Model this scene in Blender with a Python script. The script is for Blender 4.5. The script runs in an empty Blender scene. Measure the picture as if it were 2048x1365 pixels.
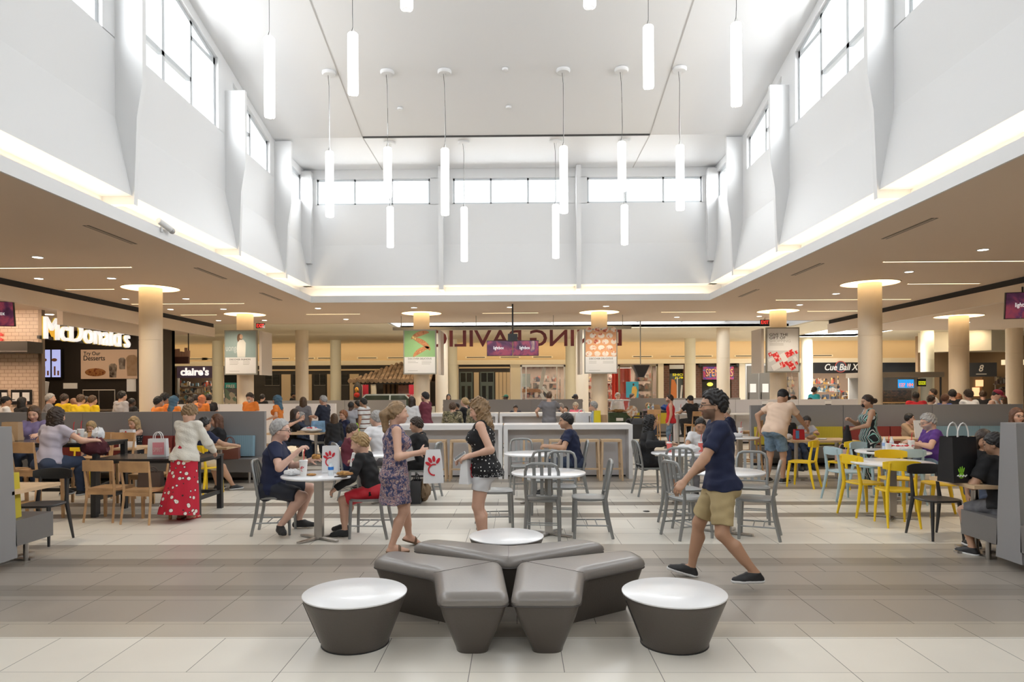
import bpy, bmesh, math, random
import numpy as np
from mathutils import Vector, Matrix
random.seed(7); np.random.seed(7)
SC = bpy.context.scene
COL = SC.collection
rad = math.radians
# ---------------- camera (24 mm shift lens, eye height 1.70 m) ----------------
F = 1365.0; HC = 1.7
PSI = math.atan(-.0129); RHO = -.0047
CX = 1034 + F*math.tan(PSI); CY = 780.0
fv = Vector((math.sin(PSI), math.cos(PSI), 0)); r0 = Vector((math.cos(PSI), -math.sin(PSI), 0)); u0 = Vector((0, 0, 1))
rv = r0*math.cos(RHO)+u0*math.sin(RHO); uv = -r0*math.sin(RHO)+u0*math.cos(RHO)
cam = bpy.data.cameras.new('camera'); cam.sensor_width = 36; cam.lens = F/2048*36
cam.shift_x = (1024-CX)/2048; cam.shift_y = (CY-682.5)/2048; cam.clip_end = 200
co = bpy.data.objects.new('camera', cam); COL.objects.link(co)
m = Matrix((rv, uv, -fv)).transposed().to_4x4(); m.translation = (0, 0, HC); co.matrix_world = m
SC.camera = co
SC.view_settings.view_transform = 'Standard'; SC.view_settings.look = 'None'
SC.view_settings.gamma = 1; SC.view_settings.use_curve_mapping = False
SC.view_settings.exposure = 0.18
SC.cycles.max_bounces = 7; SC.cycles.diffuse_bounces = 4; SC.cycles.glossy_bounces = 3
SC.cycles.transmission_bounces = 4; SC.cycles.transparent_max_bounces = 8
SC.cycles.sample_clamp_indirect = 4; SC.cycles.caustics_reflective = False; SC.cycles.caustics_refractive = False
w = bpy.data.worlds.new('sky'); SC.world = w; w.use_nodes = True
w.node_tree.nodes['Background'].inputs[0].default_value = (.93, .97, 1, 1)
w.node_tree.nodes['Background'].inputs[1].default_value = 1.3

def area(name, loc, rot, sx, sy, power, col=(1, 1, 1), spread=180):
    l = bpy.data.lights.new(name, 'AREA'); l.shape = 'RECTANGLE'; l.size = sx; l.size_y = sy; l.energy = power; l.color = col
    l.spread = rad(spread)
    o = bpy.data.objects.new(name, l); COL.objects.link(o); o.location = loc; o.rotation_euler = rot; return o
XL, XR = -5.81, 5.42          # faces of the light well
XLW, XRW = -6.06, 5.64        # its upper walls
YB = 19.22                    # far face of the light well
YW = 19.42
BAYS = [(-4.9, -1.1), (-1.1, 2.7), (2.7, 6.5), (6.5, 10.3), (10.3, 14.2), (14.2, 17.1), (17.1, 19.42)]
DAY = (.95, .98, 1)
PW = 60.0                    # daylight through one square metre of clerestory
for a, b in BAYS:
    wl = b-a-.9
    area('daylight', (XLW-.62, (a+b)/2, 7.95), (0, rad(-62), 0), 1.3, wl, PW*wl*1.2, DAY)
    area('daylight', (XRW+.62, (a+b)/2, 7.95), (0, rad(62), 0), 1.3, wl, PW*wl*1.2, DAY)
for cx in (-4.0, -.2, 3.6):
    area('daylight', (cx, YW+.5, 7.6), (rad(-64), 0, 0), 3.2, .8, PW*3.2*.75, DAY)
for cx in (-4.0, -.2, 3.6):
    area('daylight', (cx, -5.9, 7.6), (rad(64), 0, 0), 3.2, .8, PW*3.2*.9, DAY)  # added fill from behind the camera, for fins and far wall
area('daylight', (-.2, 26.5, 5.1), (0, 0, 0), 16, 1.9, 420, DAY)
area('wall_wash', (0, 35.25, 4.12), (rad(30), 0, 0), 46, .12, 165, (1, .74, .42))
area('wall_wash', (0, 29.5, 4.12), (rad(20), 0, 0), 40, .15, 420, (1, .80, .55))  # added strip that brightens the concourse floor and columns
area('daylight', (14.5, 31.0, 5.1), (0, 0, 0), 3, 4, 900, DAY)

# ---------------- helpers ----------------
def ray(x, y): return fv+rv*((x-CX)/F)-uv*((y-CY)/F)
O3 = Vector((0, 0, HC))
def aY(x, y, Y): d = ray(x, y); return O3+d*(Y/d.y)
def aZ(x, y, Z=0.0): d = ray(x, y); return O3+d*((Z-HC)/d.z)
def aX(x, y, X): d = ray(x, y); return O3+d*(X/d.x)
def xat(x, Y): return aY(x, 780, Y).x
def zat(x, y, Y): return aY(x, y, Y).z

MATS = {}
def nd(t, k, **kw):
    n = t.nodes.new(k)
    for a, b in kw.items(): setattr(n, a, b)
    return n
def mat(name, col=(.8, .8, .8), rough=.5, metal=0, emit=0, ecol=None, spec=None, noise=0, nscale=8, bump=0, bscale=60, coat=0):
    if name in MATS: return MATS[name]
    m = bpy.data.materials.new(name); m.use_nodes = True; t = m.node_tree; b = t.nodes['Principled BSDF']
    b.inputs['Base Color'].default_value = (*col, 1); b.inputs['Roughness'].default_value = rough; b.inputs['Metallic'].default_value = metal
    if spec is not None: b.inputs['Specular IOR Level'].default_value = spec
    if coat: b.inputs['Coat Weight'].default_value = coat
    if emit: b.inputs['Emission Color'].default_value = (*(ecol or col), 1); b.inputs['Emission Strength'].default_value = emit
    if noise or bump:
        tc = nd(t, 'ShaderNodeTexCoord'); n = nd(t, 'ShaderNodeTexNoise'); n.inputs['Scale'].default_value = nscale; n.inputs['Detail'].default_value = 4
        t.links.new(tc.outputs['Object'], n.inputs['Vector'])
    if noise:
        r = nd(t, 'ShaderNodeMapRange'); r.inputs[1].default_value = .3; r.inputs[2].default_value = .7; r.inputs[3].default_value = 1-noise; r.inputs[4].default_value = 1+noise*.6
        x = nd(t, 'ShaderNodeMix', data_type='RGBA', blend_type='MULTIPLY'); x.inputs[0].default_value = 1; x.inputs[6].default_value = (*col, 1)
        t.links.new(n.outputs[0], r.inputs[0]); t.links.new(r.outputs[0], x.inputs[7]); t.links.new(x.outputs[2], b.inputs['Base Color'])
    if bump:
        n2 = nd(t, 'ShaderNodeTexNoise'); n2.inputs['Scale'].default_value = bscale; t.links.new(tc.outputs['Object'], n2.inputs['Vector'])
        bp = nd(t, 'ShaderNodeBump'); bp.inputs['Strength'].default_value = bump; bp.inputs['Distance'].default_value = .01
        t.links.new(n2.outputs[0], bp.inputs['Height']); t.links.new(bp.outputs[0], b.inputs['Normal'])
    MATS[name] = m; return m
def mth(t, op, a, b=None, c=None):
    n = nd(t, 'ShaderNodeMath', operation=op)
    for i, v in enumerate((a, b, c)):
        if v is None: continue
        if isinstance(v, (int, float)): n.inputs[i].default_value = v
        else: t.links.new(v, n.inputs[i])
    return n.outputs[0]
def ramp(t, fac, stops, interp='CONSTANT'):
    r = nd(t, 'ShaderNodeValToRGB'); r.color_ramp.interpolation = interp; e = r.color_ramp.elements
    while len(e) > 1: e.remove(e[-1])
    e[0].position = stops[0][0]; e[0].color = (*stops[0][1], 1)
    for p, c in stops[1:]:
        k = e.new(p); k.color = (*c, 1)
    t.links.new(fac, r.inputs[0]); return r.outputs[0]
def tnode(name, rough=.6, metal=0):
    m = bpy.data.materials.new(name); m.use_nodes = True; t = m.node_tree; b = t.nodes['Principled BSDF']
    b.inputs['Roughness'].default_value = rough; b.inputs['Metallic'].default_value = metal
    tc = nd(t, 'ShaderNodeTexCoord'); sp = nd(t, 'ShaderNodeSeparateXYZ'); t.links.new(tc.outputs['Object'], sp.inputs[0])
    MATS[name] = m; return m, t, b, tc, sp

class MB:
    def __init__(s): s.v = []; s.f = []
    def add(s, vs, fs):
        k = len(s.v); s.v += [tuple(p) for p in vs]; s.f += [tuple(i+k for i in f) for f in fs]; return s
    def box(s, x0, x1, y0, y1, z0, z1, M=None):
        vs = [Vector((x, y, z)) for x in (x0, x1) for y in (y0, y1) for z in (z0, z1)]
        if M: vs = [M @ p for p in vs]
        return s.add(vs, [(0, 1, 3, 2), (4, 6, 7, 5), (0, 4, 5, 1), (2, 3, 7, 6), (0, 2, 6, 4), (1, 5, 7, 3)])
    def bar(s, a, b, w, d, up=(0, 0, 1), w2=None, d2=None):
        a = Vector(a); b = Vector(b); t = (b-a).normalized(); u = Vector(up)
        if abs(t.dot(u)) > .99: u = Vector((0, 1, 0))
        r = t.cross(u).normalized(); n = r.cross(t); w2 = w2 or w; d2 = d2 or d
        vs = [p+r*(i*ww/2)+n*(j*dd/2) for p, ww, dd in ((a, w, d), (b, w2, d2)) for i, j in ((-1, -1), (1, -1), (1, 1), (-1, 1))]
        return s.add(vs, [(3, 2, 1, 0), (4, 5, 6, 7)]+[(i, (i+1) % 4, 4+(i+1) % 4, 4+i) for i in range(4)])
    def cyl(s, a, b, r, r2=None, n=16):
        return s.tube([a, b], [r, r if r2 is None else r2], n)
    def tube(s, pts, r, n=8, cap=True, sx=1.0, up=(0, 0, 1)):
        P = [Vector(p) for p in pts]; R = r if isinstance(r, (list, tuple)) else [r]*len(P); vs = []; u = None
        for i, p in enumerate(P):
            t = (P[min(i+1, len(P)-1)]-P[max(i-1, 0)]).normalized()
            if u is None:
                u = Vector(up)
                if abs(t.dot(u)) > .95: u = Vector((0, 1, 0))
            u = (u-t*t.dot(u)).normalized(); q = t.cross(u)
            vs += [p+(q*math.cos(2*math.pi*k/n)*sx+u*math.sin(2*math.pi*k/n))*R[i] for k in range(n)]
        fs = [(i*n+k, i*n+(k+1) % n, (i+1)*n+(k+1) % n, (i+1)*n+k) for i in range(len(P)-1) for k in range(n)]
        if cap: fs += [tuple(reversed(range(n))), tuple(range((len(P)-1)*n, len(P)*n))]
        return s.add(vs, fs)
    def lathe(s, prof, n=32, c=(0, 0, 0), sx=1, sy=1, close=False):
        vs = [(c[0]+r*sx*math.cos(2*math.pi*k/n), c[1]+r*sy*math.sin(2*math.pi*k/n), c[2]+z) for r, z in prof for k in range(n)]
        fs = [(i*n+k, i*n+(k+1) % n, (i+1)*n+(k+1) % n, (i+1)*n+k) for i in range(len(prof)-1) for k in range(n)]
        if close: i = (len(prof)-1)*n; fs += [(i+k, i+(k+1) % n, (k+1) % n, k) for k in range(n)]
        else: fs += [tuple(reversed(range(n))), tuple(range((len(prof)-1)*n, len(prof)*n))]
        return s.add(vs, fs)
    def prism(s, pts, z0, z1, M=None):
        n = len(pts); vs = [Vector((x, y, z)) for z in (z0, z1) for x, y in pts]
        if M: vs = [M @ p for p in vs]
        return s.add(vs, [tuple(reversed(range(n))), tuple(range(n, 2*n))]+[(i, (i+1) % n, n+(i+1) % n, n+i) for i in range(n)])
    def loft(s, secs):
        n = len(secs[0]); vs = [p for q in secs for p in q]
        fs = [(i*n+k, i*n+(k+1) % n, (i+1)*n+(k+1) % n, (i+1)*n+k) for i in range(len(secs)-1) for k in range(n)]
        return s.add(vs, fs+[tuple(reversed(range(n))), tuple(range((len(secs)-1)*n, len(secs)*n))])
    def ell(s, c, r, n=12):
        pr = [(math.sin(math.pi*i/n) or 1e-4, -math.cos(math.pi*i/n)) for i in range(n+1)]
        k = len(s.v); s.lathe([(max(a, 1e-4), b) for a, b in pr], n*2)
        for i in range(k, len(s.v)):
            p = s.v[i]; s.v[i] = (c[0]+p[0]*r[0], c[1]+p[1]*r[1], c[2]+p[2]*r[2])
        return s
    def mesh(s, name, m, bevel=0, seg=2, smooth=True):
        bm = bmesh.new(); vv = [bm.verts.new(p) for p in s.v]
        for f in s.f:
            try: bm.faces.new([vv[i] for i in f])
            except ValueError: pass
        if bevel:
            es = [e for e in bm.edges if len(e.link_faces) == 2 and e.calc_face_angle(0) > .6]
            bmesh.ops.bevel(bm, geom=es, offset=bevel, segments=seg, affect='EDGES', profile=.6, clamp_overlap=True)
        bmesh.ops.recalc_face_normals(bm, faces=bm.faces)
        if smooth:
            for f in bm.faces: f.smooth = True
            for e in bm.edges:
                if len(e.link_faces) == 2 and e.calc_face_angle(0) > .65: e.smooth = False
        me = bpy.data.meshes.new(name); bm.to_mesh(me); bm.free()
        for q in (m if isinstance(m, (list, tuple)) else [m]): me.materials.append(q)
        return me
    def build(s, name, m, parent=None, bevel=0, seg=2, smooth=True, loc=None):
        o = bpy.data.objects.new(name, s.mesh(name, m, bevel, seg, smooth)); COL.objects.link(o)
        if parent: o.parent = parent
        if loc: o.location = loc
        return o
def tag(o, label, cat, group=None, kind=None):
    if label: o['label'] = label
    if cat: o['category'] = cat
    if group: o['group'] = group
    if kind: o['kind'] = kind
    return o
def thing(name, label, cat, loc=(0, 0, 0), rz=0, group=None):
    o = bpy.data.objects.new(name, None); COL.objects.link(o); o.empty_display_size = .1
    o.location = loc; o.rotation_euler = (0, 0, rz); return tag(o, label, cat, group)
def struct(o, label=None): o['kind'] = 'structure'; o['label'] = label or o.name.replace('_', ' '); return o
def dup(o, label=None, loc=None, rz=None, group=None, swap=None, parent=None):
    c = o.copy(); COL.objects.link(c)
    if parent: c.parent = parent
    if loc is not None: c.location = loc
    if rz is not None: c.rotation_euler = (0, 0, rz)
    if label: c['label'] = label
    if group: c['group'] = group
    if swap and c.type == 'MESH':
        c.data = c.data.copy()
        for i, q in enumerate(c.data.materials):
            if q.name in swap: c.data.materials[i] = swap[q.name]
    for ch in list(o.children): dup(ch, swap=swap, parent=c)
    return c
def text(name, s, m, w, h, M, parent=None, depth=.01, off=0.0, shear=0, space=1):
    cu = bpy.data.curves.new(name, 'FONT'); cu.body = s; cu.extrude = depth; cu.offset = off; cu.align_x = 'CENTER'; cu.align_y = 'CENTER'; cu.shear = shear
    cu.space_character = space; cu.resolution_u = 3
    o = bpy.data.objects.new(name, cu); COL.objects.link(o); dg = bpy.context.evaluated_depsgraph_get()
    me = bpy.data.meshes.new_from_object(o.evaluated_get(dg)); bpy.data.objects.remove(o); bpy.data.curves.remove(cu)
    P = np.array([v.co[:] for v in me.vertices]); lo = P.min(0); hi = P.max(0)
    S = Matrix.Diagonal((w/(hi[0]-lo[0]), (h or w/(hi[0]-lo[0])*(hi[1]-lo[1]))/(hi[1]-lo[1]), 1, 1)) @ Matrix.Translation((-(lo[0]+hi[0])/2, -(lo[1]+hi[1])/2, 0))
    me.transform(M @ S); me.materials.append(m); me.name = name
    q = bpy.data.objects.new(name, me); COL.objects.link(q)
    if parent: q.parent = parent
    return q
def face_cam(x, y, z): return Matrix.Translation((x, y, z)) @ Matrix.Rotation(rad(90), 4, 'X')      # text plane facing -Y
# ---------------- materials of the shell ----------------
WHITE = mat('white_paint', (.70, .705, .71), .55)
CEIL = mat('beige_ceiling_paint', (.70, .58, .475), .7)
CREAM = mat('cream_paint', (.80, .73, .58), .6)
TANW = mat('tan_wall_paint', (.66, .52, .33), .6)
COLM = mat('cream_column_paint', (.80, .68, .52), .45)
DARK = mat('black_metal', (.02, .02, .022), .4)
SLOT = mat('dark_slot', (.03, .027, .025), .8)
GREYP = mat('grey_fascia_paint', (.78, .69, .60), .6)
STEEL = mat('brushed_steel', (.52, .5, .48), .3, 1)
ALU = mat('aluminium', (.7, .71, .7), .35, 1)
FRAMEW = mat('white_window_frame', (.55, .58, .6), .4)
LGLOW = mat('warm_slot_light', (1, .9, .68), .5, emit=2.6, ecol=(1, .80, .48))
RING = mat('ring_light_glow', (1, .9, .7), .5, emit=3.4, ecol=(1, .70, .37))
DLG = mat('downlight_glow', (1, .97, .9), .5, emit=9, ecol=(1, .93, .82))
COVE = mat('cove_lamp', (1, .9, .7), .5, emit=16, ecol=(1, .86, .64))
TUBE = mat('pendant_diffuser', (1, 1, 1), .4, emit=2.1, ecol=(1, .985, .96))
CABLE = mat('black_cable', (.03, .03, .03), .5)
def glass_mat(name, t=.9, tint=(1, 1, 1)):
    m = bpy.data.materials.new(name); m.use_nodes = True; q = m.node_tree; q.nodes.clear()
    o = nd(q, 'ShaderNodeOutputMaterial'); a = nd(q, 'ShaderNodeBsdfTransparent'); g = nd(q, 'ShaderNodeBsdfGlossy'); x = nd(q, 'ShaderNodeMixShader')
    a.inputs[0].default_value = (*tint, 1); g.inputs['Roughness'].default_value = .03; x.inputs[0].default_value = 1-t
    q.links.new(a.outputs[0], x.inputs[1]); q.links.new(g.outputs[0], x.inputs[2]); q.links.new(x.outputs[0], o.inputs[0]); MATS[name] = m; return m
GLASS = glass_mat('window_glass', .92)
SGLASS = glass_mat('shop_glass', .9)

# floor: square tiles in wide rows with narrow rows between, light and grey bands
def floor_mat():
    m, t, b, tc, sp = tnode('floor_tile', .32)
    X, Y = sp.outputs[0], sp.outputs[1]
    v = mth(t, 'DIVIDE', mth(t, 'SUBTRACT', Y, 4.10-.847*20), .847)
    n = mth(t, 'FLOOR', v); fr = mth(t, 'MULTIPLY', mth(t, 'FRACT', v), .847)
    small = mth(t, 'GREATER_THAN', fr, .568)
    row = mth(t, 'ADD', mth(t, 'MULTIPLY', n, 2), small)
    wn = nd(t, 'ShaderNodeTexWhiteNoise', noise_dimensions='1D'); t.links.new(row, wn.inputs['W'])
    off = mth(t, 'MULTIPLY', mth(t, 'ROUND', mth(t, 'MULTIPLY', wn.outputs[0], 4)), .285)
    u = mth(t, 'DIVIDE', mth(t, 'ADD', mth(t, 'ADD', X, off), 40.052), mth(t, 'ADD', .572, mth(t, 'MULTIPLY', small, .572)))
    iu = mth(t, 'FLOOR', u); fu = mth(t, 'MULTIPLY', mth(t, 'FRACT', u), mth(t, 'ADD', .572, mth(t, 'MULTIPLY', small, .572)))
    wt = nd(t, 'ShaderNodeTexWhiteNoise', noise_dimensions='2D'); cb = nd(t, 'ShaderNodeCombineXYZ'); t.links.new(iu, cb.inputs[0]); t.links.new(row, cb.inputs[1]); t.links.new(cb.outputs[0], wt.inputs['Vector'])
    L = (.80, .755, .67); G = (.36, .32, .275); D = (.27, .238, .2); T = (.48, .43, .355); M2 = (.44, .395, .335)
    st = [(-30, L), (4.668, T), (4.947, G), (5.515, D), (5.794, G), (6.362, D), (6.641, M2), (7.209, T), (7.488, L), (8.9, D), (9.182, L), (9.75, D), (10.03, L), (11.45, D), (11.72, M2), (12.3, D), (12.57, M2), (13.14, T), (13.42, L), (14.2, D), (14.6, L), (15.1, D), (15.4, L), (17, T), (17.3, M2), (19, L), (21.5, T), (22, L), (27, M2)]
    pos = mth(t, 'DIVIDE', mth(t, 'ADD', Y, 30), 80)
    c = ramp(t, pos, [((a+30)/80, q) for a, q in st])
    g1 = mth(t, 'LESS_THAN', fu, .005); g2 = mth(t, 'LESS_THAN', mth(t, 'ABSOLUTE', mth(t, 'SUBTRACT', fr, .568)), .0025); g3 = mth(t, 'LESS_THAN', fr, .003)
    gr = mth(t, 'MAXIMUM', g1, mth(t, 'MAXIMUM', g2, g3))
    n1 = nd(t, 'ShaderNodeTexNoise'); n1.inputs['Scale'].default_value = 1.7; n1.inputs['Detail'].default_value = 6; t.links.new(tc.outputs['Object'], n1.inputs['Vector'])
    va = mth(t, 'ADD', .86, mth(t, 'ADD', mth(t, 'MULTIPLY', wt.outputs[0], .12), mth(t, 'MULTIPLY', n1.outputs[0], .16)))
    va = mth(t, 'MULTIPLY', va, mth(t, 'SUBTRACT', 1, mth(t, 'MULTIPLY', gr, .72)))
    x = nd(t, 'ShaderNodeMix', data_type='RGBA', blend_type='MULTIPLY'); x.inputs[0].default_value = 1; t.links.new(c, x.inputs[6]); t.links.new(va, x.inputs[7]); t.links.new(x.outputs[2], b.inputs['Base Color'])
    t.links.new(mth(t, 'ADD', .26, mth(t, 'ADD', mth(t, 'MULTIPLY', n1.outputs[0], .14), mth(t, 'MULTIPLY', gr, .4))), b.inputs['Roughness'])
    return m
struct(MB().box(-26, 26, -9, 46, -.1, 0).build('floor', floor_mat(), smooth=False), 'tiled floor in light and grey bands')

# ---------------- low ceiling, light well, concourse ----------------
ZC = 4.2
c = MB()
c.box(-11.25, XL-.5, -9, 25.3, ZC, ZC+.12).box(XR+.5, 11.45, -9, 25.3, ZC, ZC+.12)
c.box(XL-.5, XR+.5, YB+.5, 25.3, ZC, ZC+.12).box(XL-.5, XR+.5, -9, -5.4, ZC, ZC+.12)
# the strip beside the well carries the cove floor
c.box(XL-.5, XL, -5.4, YB+.5, ZC, ZC+.03).box(XR, XR+.5, -5.4, YB+.5, ZC, ZC+.03).box(XL, XR, YB, YB+.5, ZC, ZC+.03).box(XL, XR, -5.4, -4.9, ZC, ZC+.03)
struct(c.build('ceiling', CEIL, smooth=False), 'low beige ceiling around the light well')
c = MB().box(-26, -4.8, 25.3, 37, ZC-.02, ZC+.1).box(11, 13.2, 25.3, 37, ZC-.02, ZC+.1).box(16.2, 26, 25.3, 37, ZC-.02, ZC+.1).box(13.2, 16.2, 25.3, 29, ZC-.02, ZC+.1).box(13.2, 16.2, 33, 37, ZC-.02, ZC+.1).box(-4.8, 11, 27.5, 37, ZC-.02, ZC+.1)
struct(c.build('ceiling', CREAM, smooth=False), 'cream ceiling over the concourse')
c = MB().box(11.5, 26, -9, 25.3, 3.82, 3.95).box(-26, -11.3, -9, 25.3, 3.80, 3.95)
struct(c.build('ceiling', CEIL, smooth=False), 'lower ceiling over the side wings')
c = MB()
for x0, x1, y0, y1 in ((-4.8, -4.7, 25.3, 27.5), (10.9, 11, 25.3, 27.5), (-4.8, 11, 25.2, 25.3), (-4.8, 11, 27.5, 27.6), (13.1, 13.2, 29, 33), (16.2, 16.3, 29, 33), (13.1, 16.3, 28.9, 29), (13.1, 16.3, 33, 33.1)): c.box(x0, x1, y0, y1, ZC, 5.0)
struct(c.build('trim_skylight', WHITE, smooth=False), 'white upstand of the concourse skylight')
c = MB()
for i in range(9): x = -4.8+15.8*(i+.5)/9; c.box(x-.03, x+.03, 25.3, 27.5, 4.4, 4.5)
struct(c.build('trim_skylight', FRAMEW, smooth=False), 'bars across the concourse skylight')
# bulkheads of the side wings with a dark slot above
for sx, nm in ((1, 'right'), (-1, 'left')):
    x = 11.45 if sx > 0 else -11.25
    a, b = sorted((x, x+sx*.14)); struct(MB().box(a, b, -9, 25.3, 3.72, 4.06).build('trim_'+nm, GREYP, bevel=.02), 'beige bulkhead along the %s wing' % nm)
    a, b = sorted((x+sx*.05, x+sx*.3)); struct(MB().box(a, b, -9, 25.3, 4.06, 4.3).build('trim_'+nm, SLOT, smooth=False), 'dark air slot above the %s bulkhead' % nm)
YL = -4.9
def ring(mb, d, z0, z1, th):         # four boxes around the well, d outward from its face
    x0, x1, y0, y1 = XL-d, XR+d, YL-d, YB+d
    mb.box(x0-th, x0, y0-th, y1+th, z0, z1).box(x1, x1+th, y0-th, y1+th, z0, z1).box(x0, x1, y1, y1+th, z0, z1).box(x0, x1, y0-th, y0, z0, z1)
    return mb
struct(ring(MB(), -.012, ZC-.012, 4.375, .035).build('trim_fascia', WHITE, smooth=False), 'white fascia edging the light well')
c = ring(MB(), .46, ZC+.02, 4.8, .04)
struct(c.build('trim_cove', WHITE, smooth=False), 'recess of the lit cove')
c = MB(); d = .3
c.box(XL-.17, XL-.12, YL, YB, 4.24, 4.27).box(XR+.12, XR+.17, YL, YB, 4.24, 4.27).box(XL, XR, YB+.12, YB+.17, 4.24, 4.27)
tag(c.build('cove_light', COVE, smooth=False), 'warm light strip hidden in the cove at the foot of the white walls', 'light strip')
def zc(y): return 8.0 if y >= 16.95 or y <= -.15 else 8.0+.222*(8.55-abs(y-8.4))
MX = Matrix(((0, 0, 1, 0), (1, 0, 0, 0), (0, 1, 0, 0), (0, 0, 0, 1)))     # (y, z, x) -> xyz
for nm, x0, x1, xw, s in (('left', XL, XLW, XLW, -1), ('right', XR, XRW, XRW, 1)):
    c = MB()
    # leaning lower panel, closed above the cove
    pts = [(XL, 4.66), (XLW, 5.85), (XLW-.5, 5.85), (XL-.5, 4.66)] if s < 0 else [(XR, 4.66), (XR+.5, 4.66), (XRW+.5, 5.85), (XRW, 5.85)]
    vs = [(px, y, pz) for y in (YL, YB+.2) for px, pz in pts]
    c.add(vs, [(3, 2, 1, 0), (4, 5, 6, 7)]+[(i, (i+1) % 4, 4+(i+1) % 4, 4+i) for i in range(4)])
    a, b = sorted((xw, xw+s*.2))
    c.box(a, b, YL-.2, YW+.2, 5.84, 7.06)
    ys = [YL-.2]
    for q, e in BAYS:
        q2 = q+.35; e2 = e-.36 if e < 19 else 19.25
        def pier(y0, y1): c.prism([(y0, 7.05), (y1, 7.05), (y1, zc(y1)+.05)]+([(8.4, zc(8.4)+.05)] if y0 < 8.4 < y1 else [])+[(y0, zc(y0)+.05)], a, b, MX)
        pier(ys[-1], q2); ys.append(e2)
        mid = [8.4] if q2 < 8.4 < e2 else ([16.95] if q2 < 16.95 < e2 else [])
        up = [q2]+mid+[e2]
        c.prism([(y, zc(y)-.2) for y in up]+[(y, zc(y)+.05) for y in reversed(up)], a, b, MX)
    pier(ys[-1], YW+.2)
    struct(c.build('wall_'+nm, WHITE, smooth=False), 'white upper wall of the light well, %s side' % nm)
    for i, (q, e) in enumerate(BAYS):
        q2 = q+.35; e2 = e-.36 if e < 19 else 19.25
        f = MB(); xa, xb = sorted((xw+s*.07, xw+s*.15))
        mid = [8.4] if q2 < 8.4 < e2 else ([16.95] if q2 < 16.95 < e2 else [])
        up = [q2]+mid+[e2]; pm = (q2+e2)/2
        f.box(xa, xb, q2, e2, 7.06, 7.12).box(xa, xb, q2, q2+.07, 7.06, zc(q2)-.2).box(xa, xb, e2-.07, e2, 7.06, zc(e2)-.2)
        for y0, y1 in zip(up, up[1:]): f.prism([(y0, zc(y0)-.28), (y1, zc(y1)-.28), (y1, zc(y1)-.2), (y0, zc(y0)-.2)], xa, xb, MX)
        for k in ((.36, .68) if e-q > 3.2 else (.5,)):
            y = q2+(e2-q2)*k; f.box(xa, xb, y-.045, y+.045, 7.06, zc(y)-.22)
        zt = min(zc(q2), zc(e2))-.3; k = .68 if e-q > 3.2 else .5
        y = q2+(e2-q2)*k
        if e < 16: f.box(xa, xb, y, e2, zt-.04, zt+.04)
        f.box(xa, xb, q2, y, 7.55, 7.63)
        fo = struct(f.build('window_%s_%d' % (nm, i+1), FRAMEW, smooth=False), 'clerestory window %d in the %s white wall' % (i+1, nm))
        xc = xw+s*.11
        g = MB().prism([(q2, 7.08)]+[(e2, 7.08)]+[(y, zc(y)-.22) for y in reversed(up)], min(xc, xc+s*.01), max(xc, xc+s*.01), MX)
        g.build('pane', GLASS, fo, smooth=False)
# far wall of the well
c = MB(); vs = [(px, py, pz) for px in (XLW, XRW) for py, pz in ((YB, 4.66), (YW, 5.85), (YW+.5, 5.85), (YB+.5, 4.66))]
c.add(vs, [(0, 1, 2, 3), (7, 6, 5, 4)]+[(i, 4+i, 4+(i+1) % 4, (i+1) % 4) for i in range(4)])
WB = [(-5.7, -2.45), (-1.8, 1.42), (2.02, 5.28)]
c.box(XLW-.2, XRW+.2, YW, YW+.2, 5.84, 7.0).box(XLW-.2, XRW+.2, YW, YW+.2, 7.74, 8.05)
for x0, x1 in ((XLW-.2, -5.7), (-2.45, -1.8), (1.42, 2.02), (5.28, XRW+.2)): c.box(x0, x1, YW, YW+.2, 6.99, 7.75)
struct(c.build('wall_back', WHITE, smooth=False), 'white far wall of the light well')
for i, (x0, x1) in enumerate(WB):
    f = MB().box(x0, x1, YW+.06, YW+.13, 7.0, 7.05).box(x0, x1, YW+.06, YW+.13, 7.68, 7.74)
    for k in range(4):
        x = x0+(x1-x0-.05)*k/3; f.box(x, x+.05, YW+.06, YW+.13, 7.0, 7.74)
    fo = struct(f.build('window_back_%d' % (i+1), FRAMEW, smooth=False), 'long low window %d in the far white wall' % (i+1))
    MB().box(x0, x1, YW+.09, YW+.1, 7.02, 7.72).build('pane', GLASS, fo, smooth=False)
c = MB().box(XLW-.2, XRW+.2, YL-.4, YL-.2, 4.2, 7.0).box(XLW-.2, XRW+.2, YL-.4, YL-.2, 7.74, 8.05)
for x0, x1 in ((XLW-.2, -5.7), (-2.45, -1.8), (1.42, 2.02), (5.28, XRW+.2)): c.box(x0, x1, YL-.4, YL-.2, 6.99, 7.75)
struct(c.build('wall_front', WHITE, smooth=False), 'white near wall of the light well')
for i, (x0, x1) in enumerate(WB):
    f = MB().box(x0, x1, YL-.33, YL-.26, 7.0, 7.05).box(x0, x1, YL-.33, YL-.26, 7.68, 7.74)
    for k in range(4): x = x0+(x1-x0-.05)*k/3; f.box(x, x+.05, YL-.33, YL-.26, 7.0, 7.74)
    fo = struct(f.build('window_front_%d' % (i+1), FRAMEW, smooth=False), 'long low window %d in the near white wall' % (i+1)); MB().box(x0, x1, YL-.3, YL-.29, 7.02, 7.72).build('pane', GLASS, fo, smooth=False)  # unseen windows added so fill light can enter behind the camera
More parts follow.
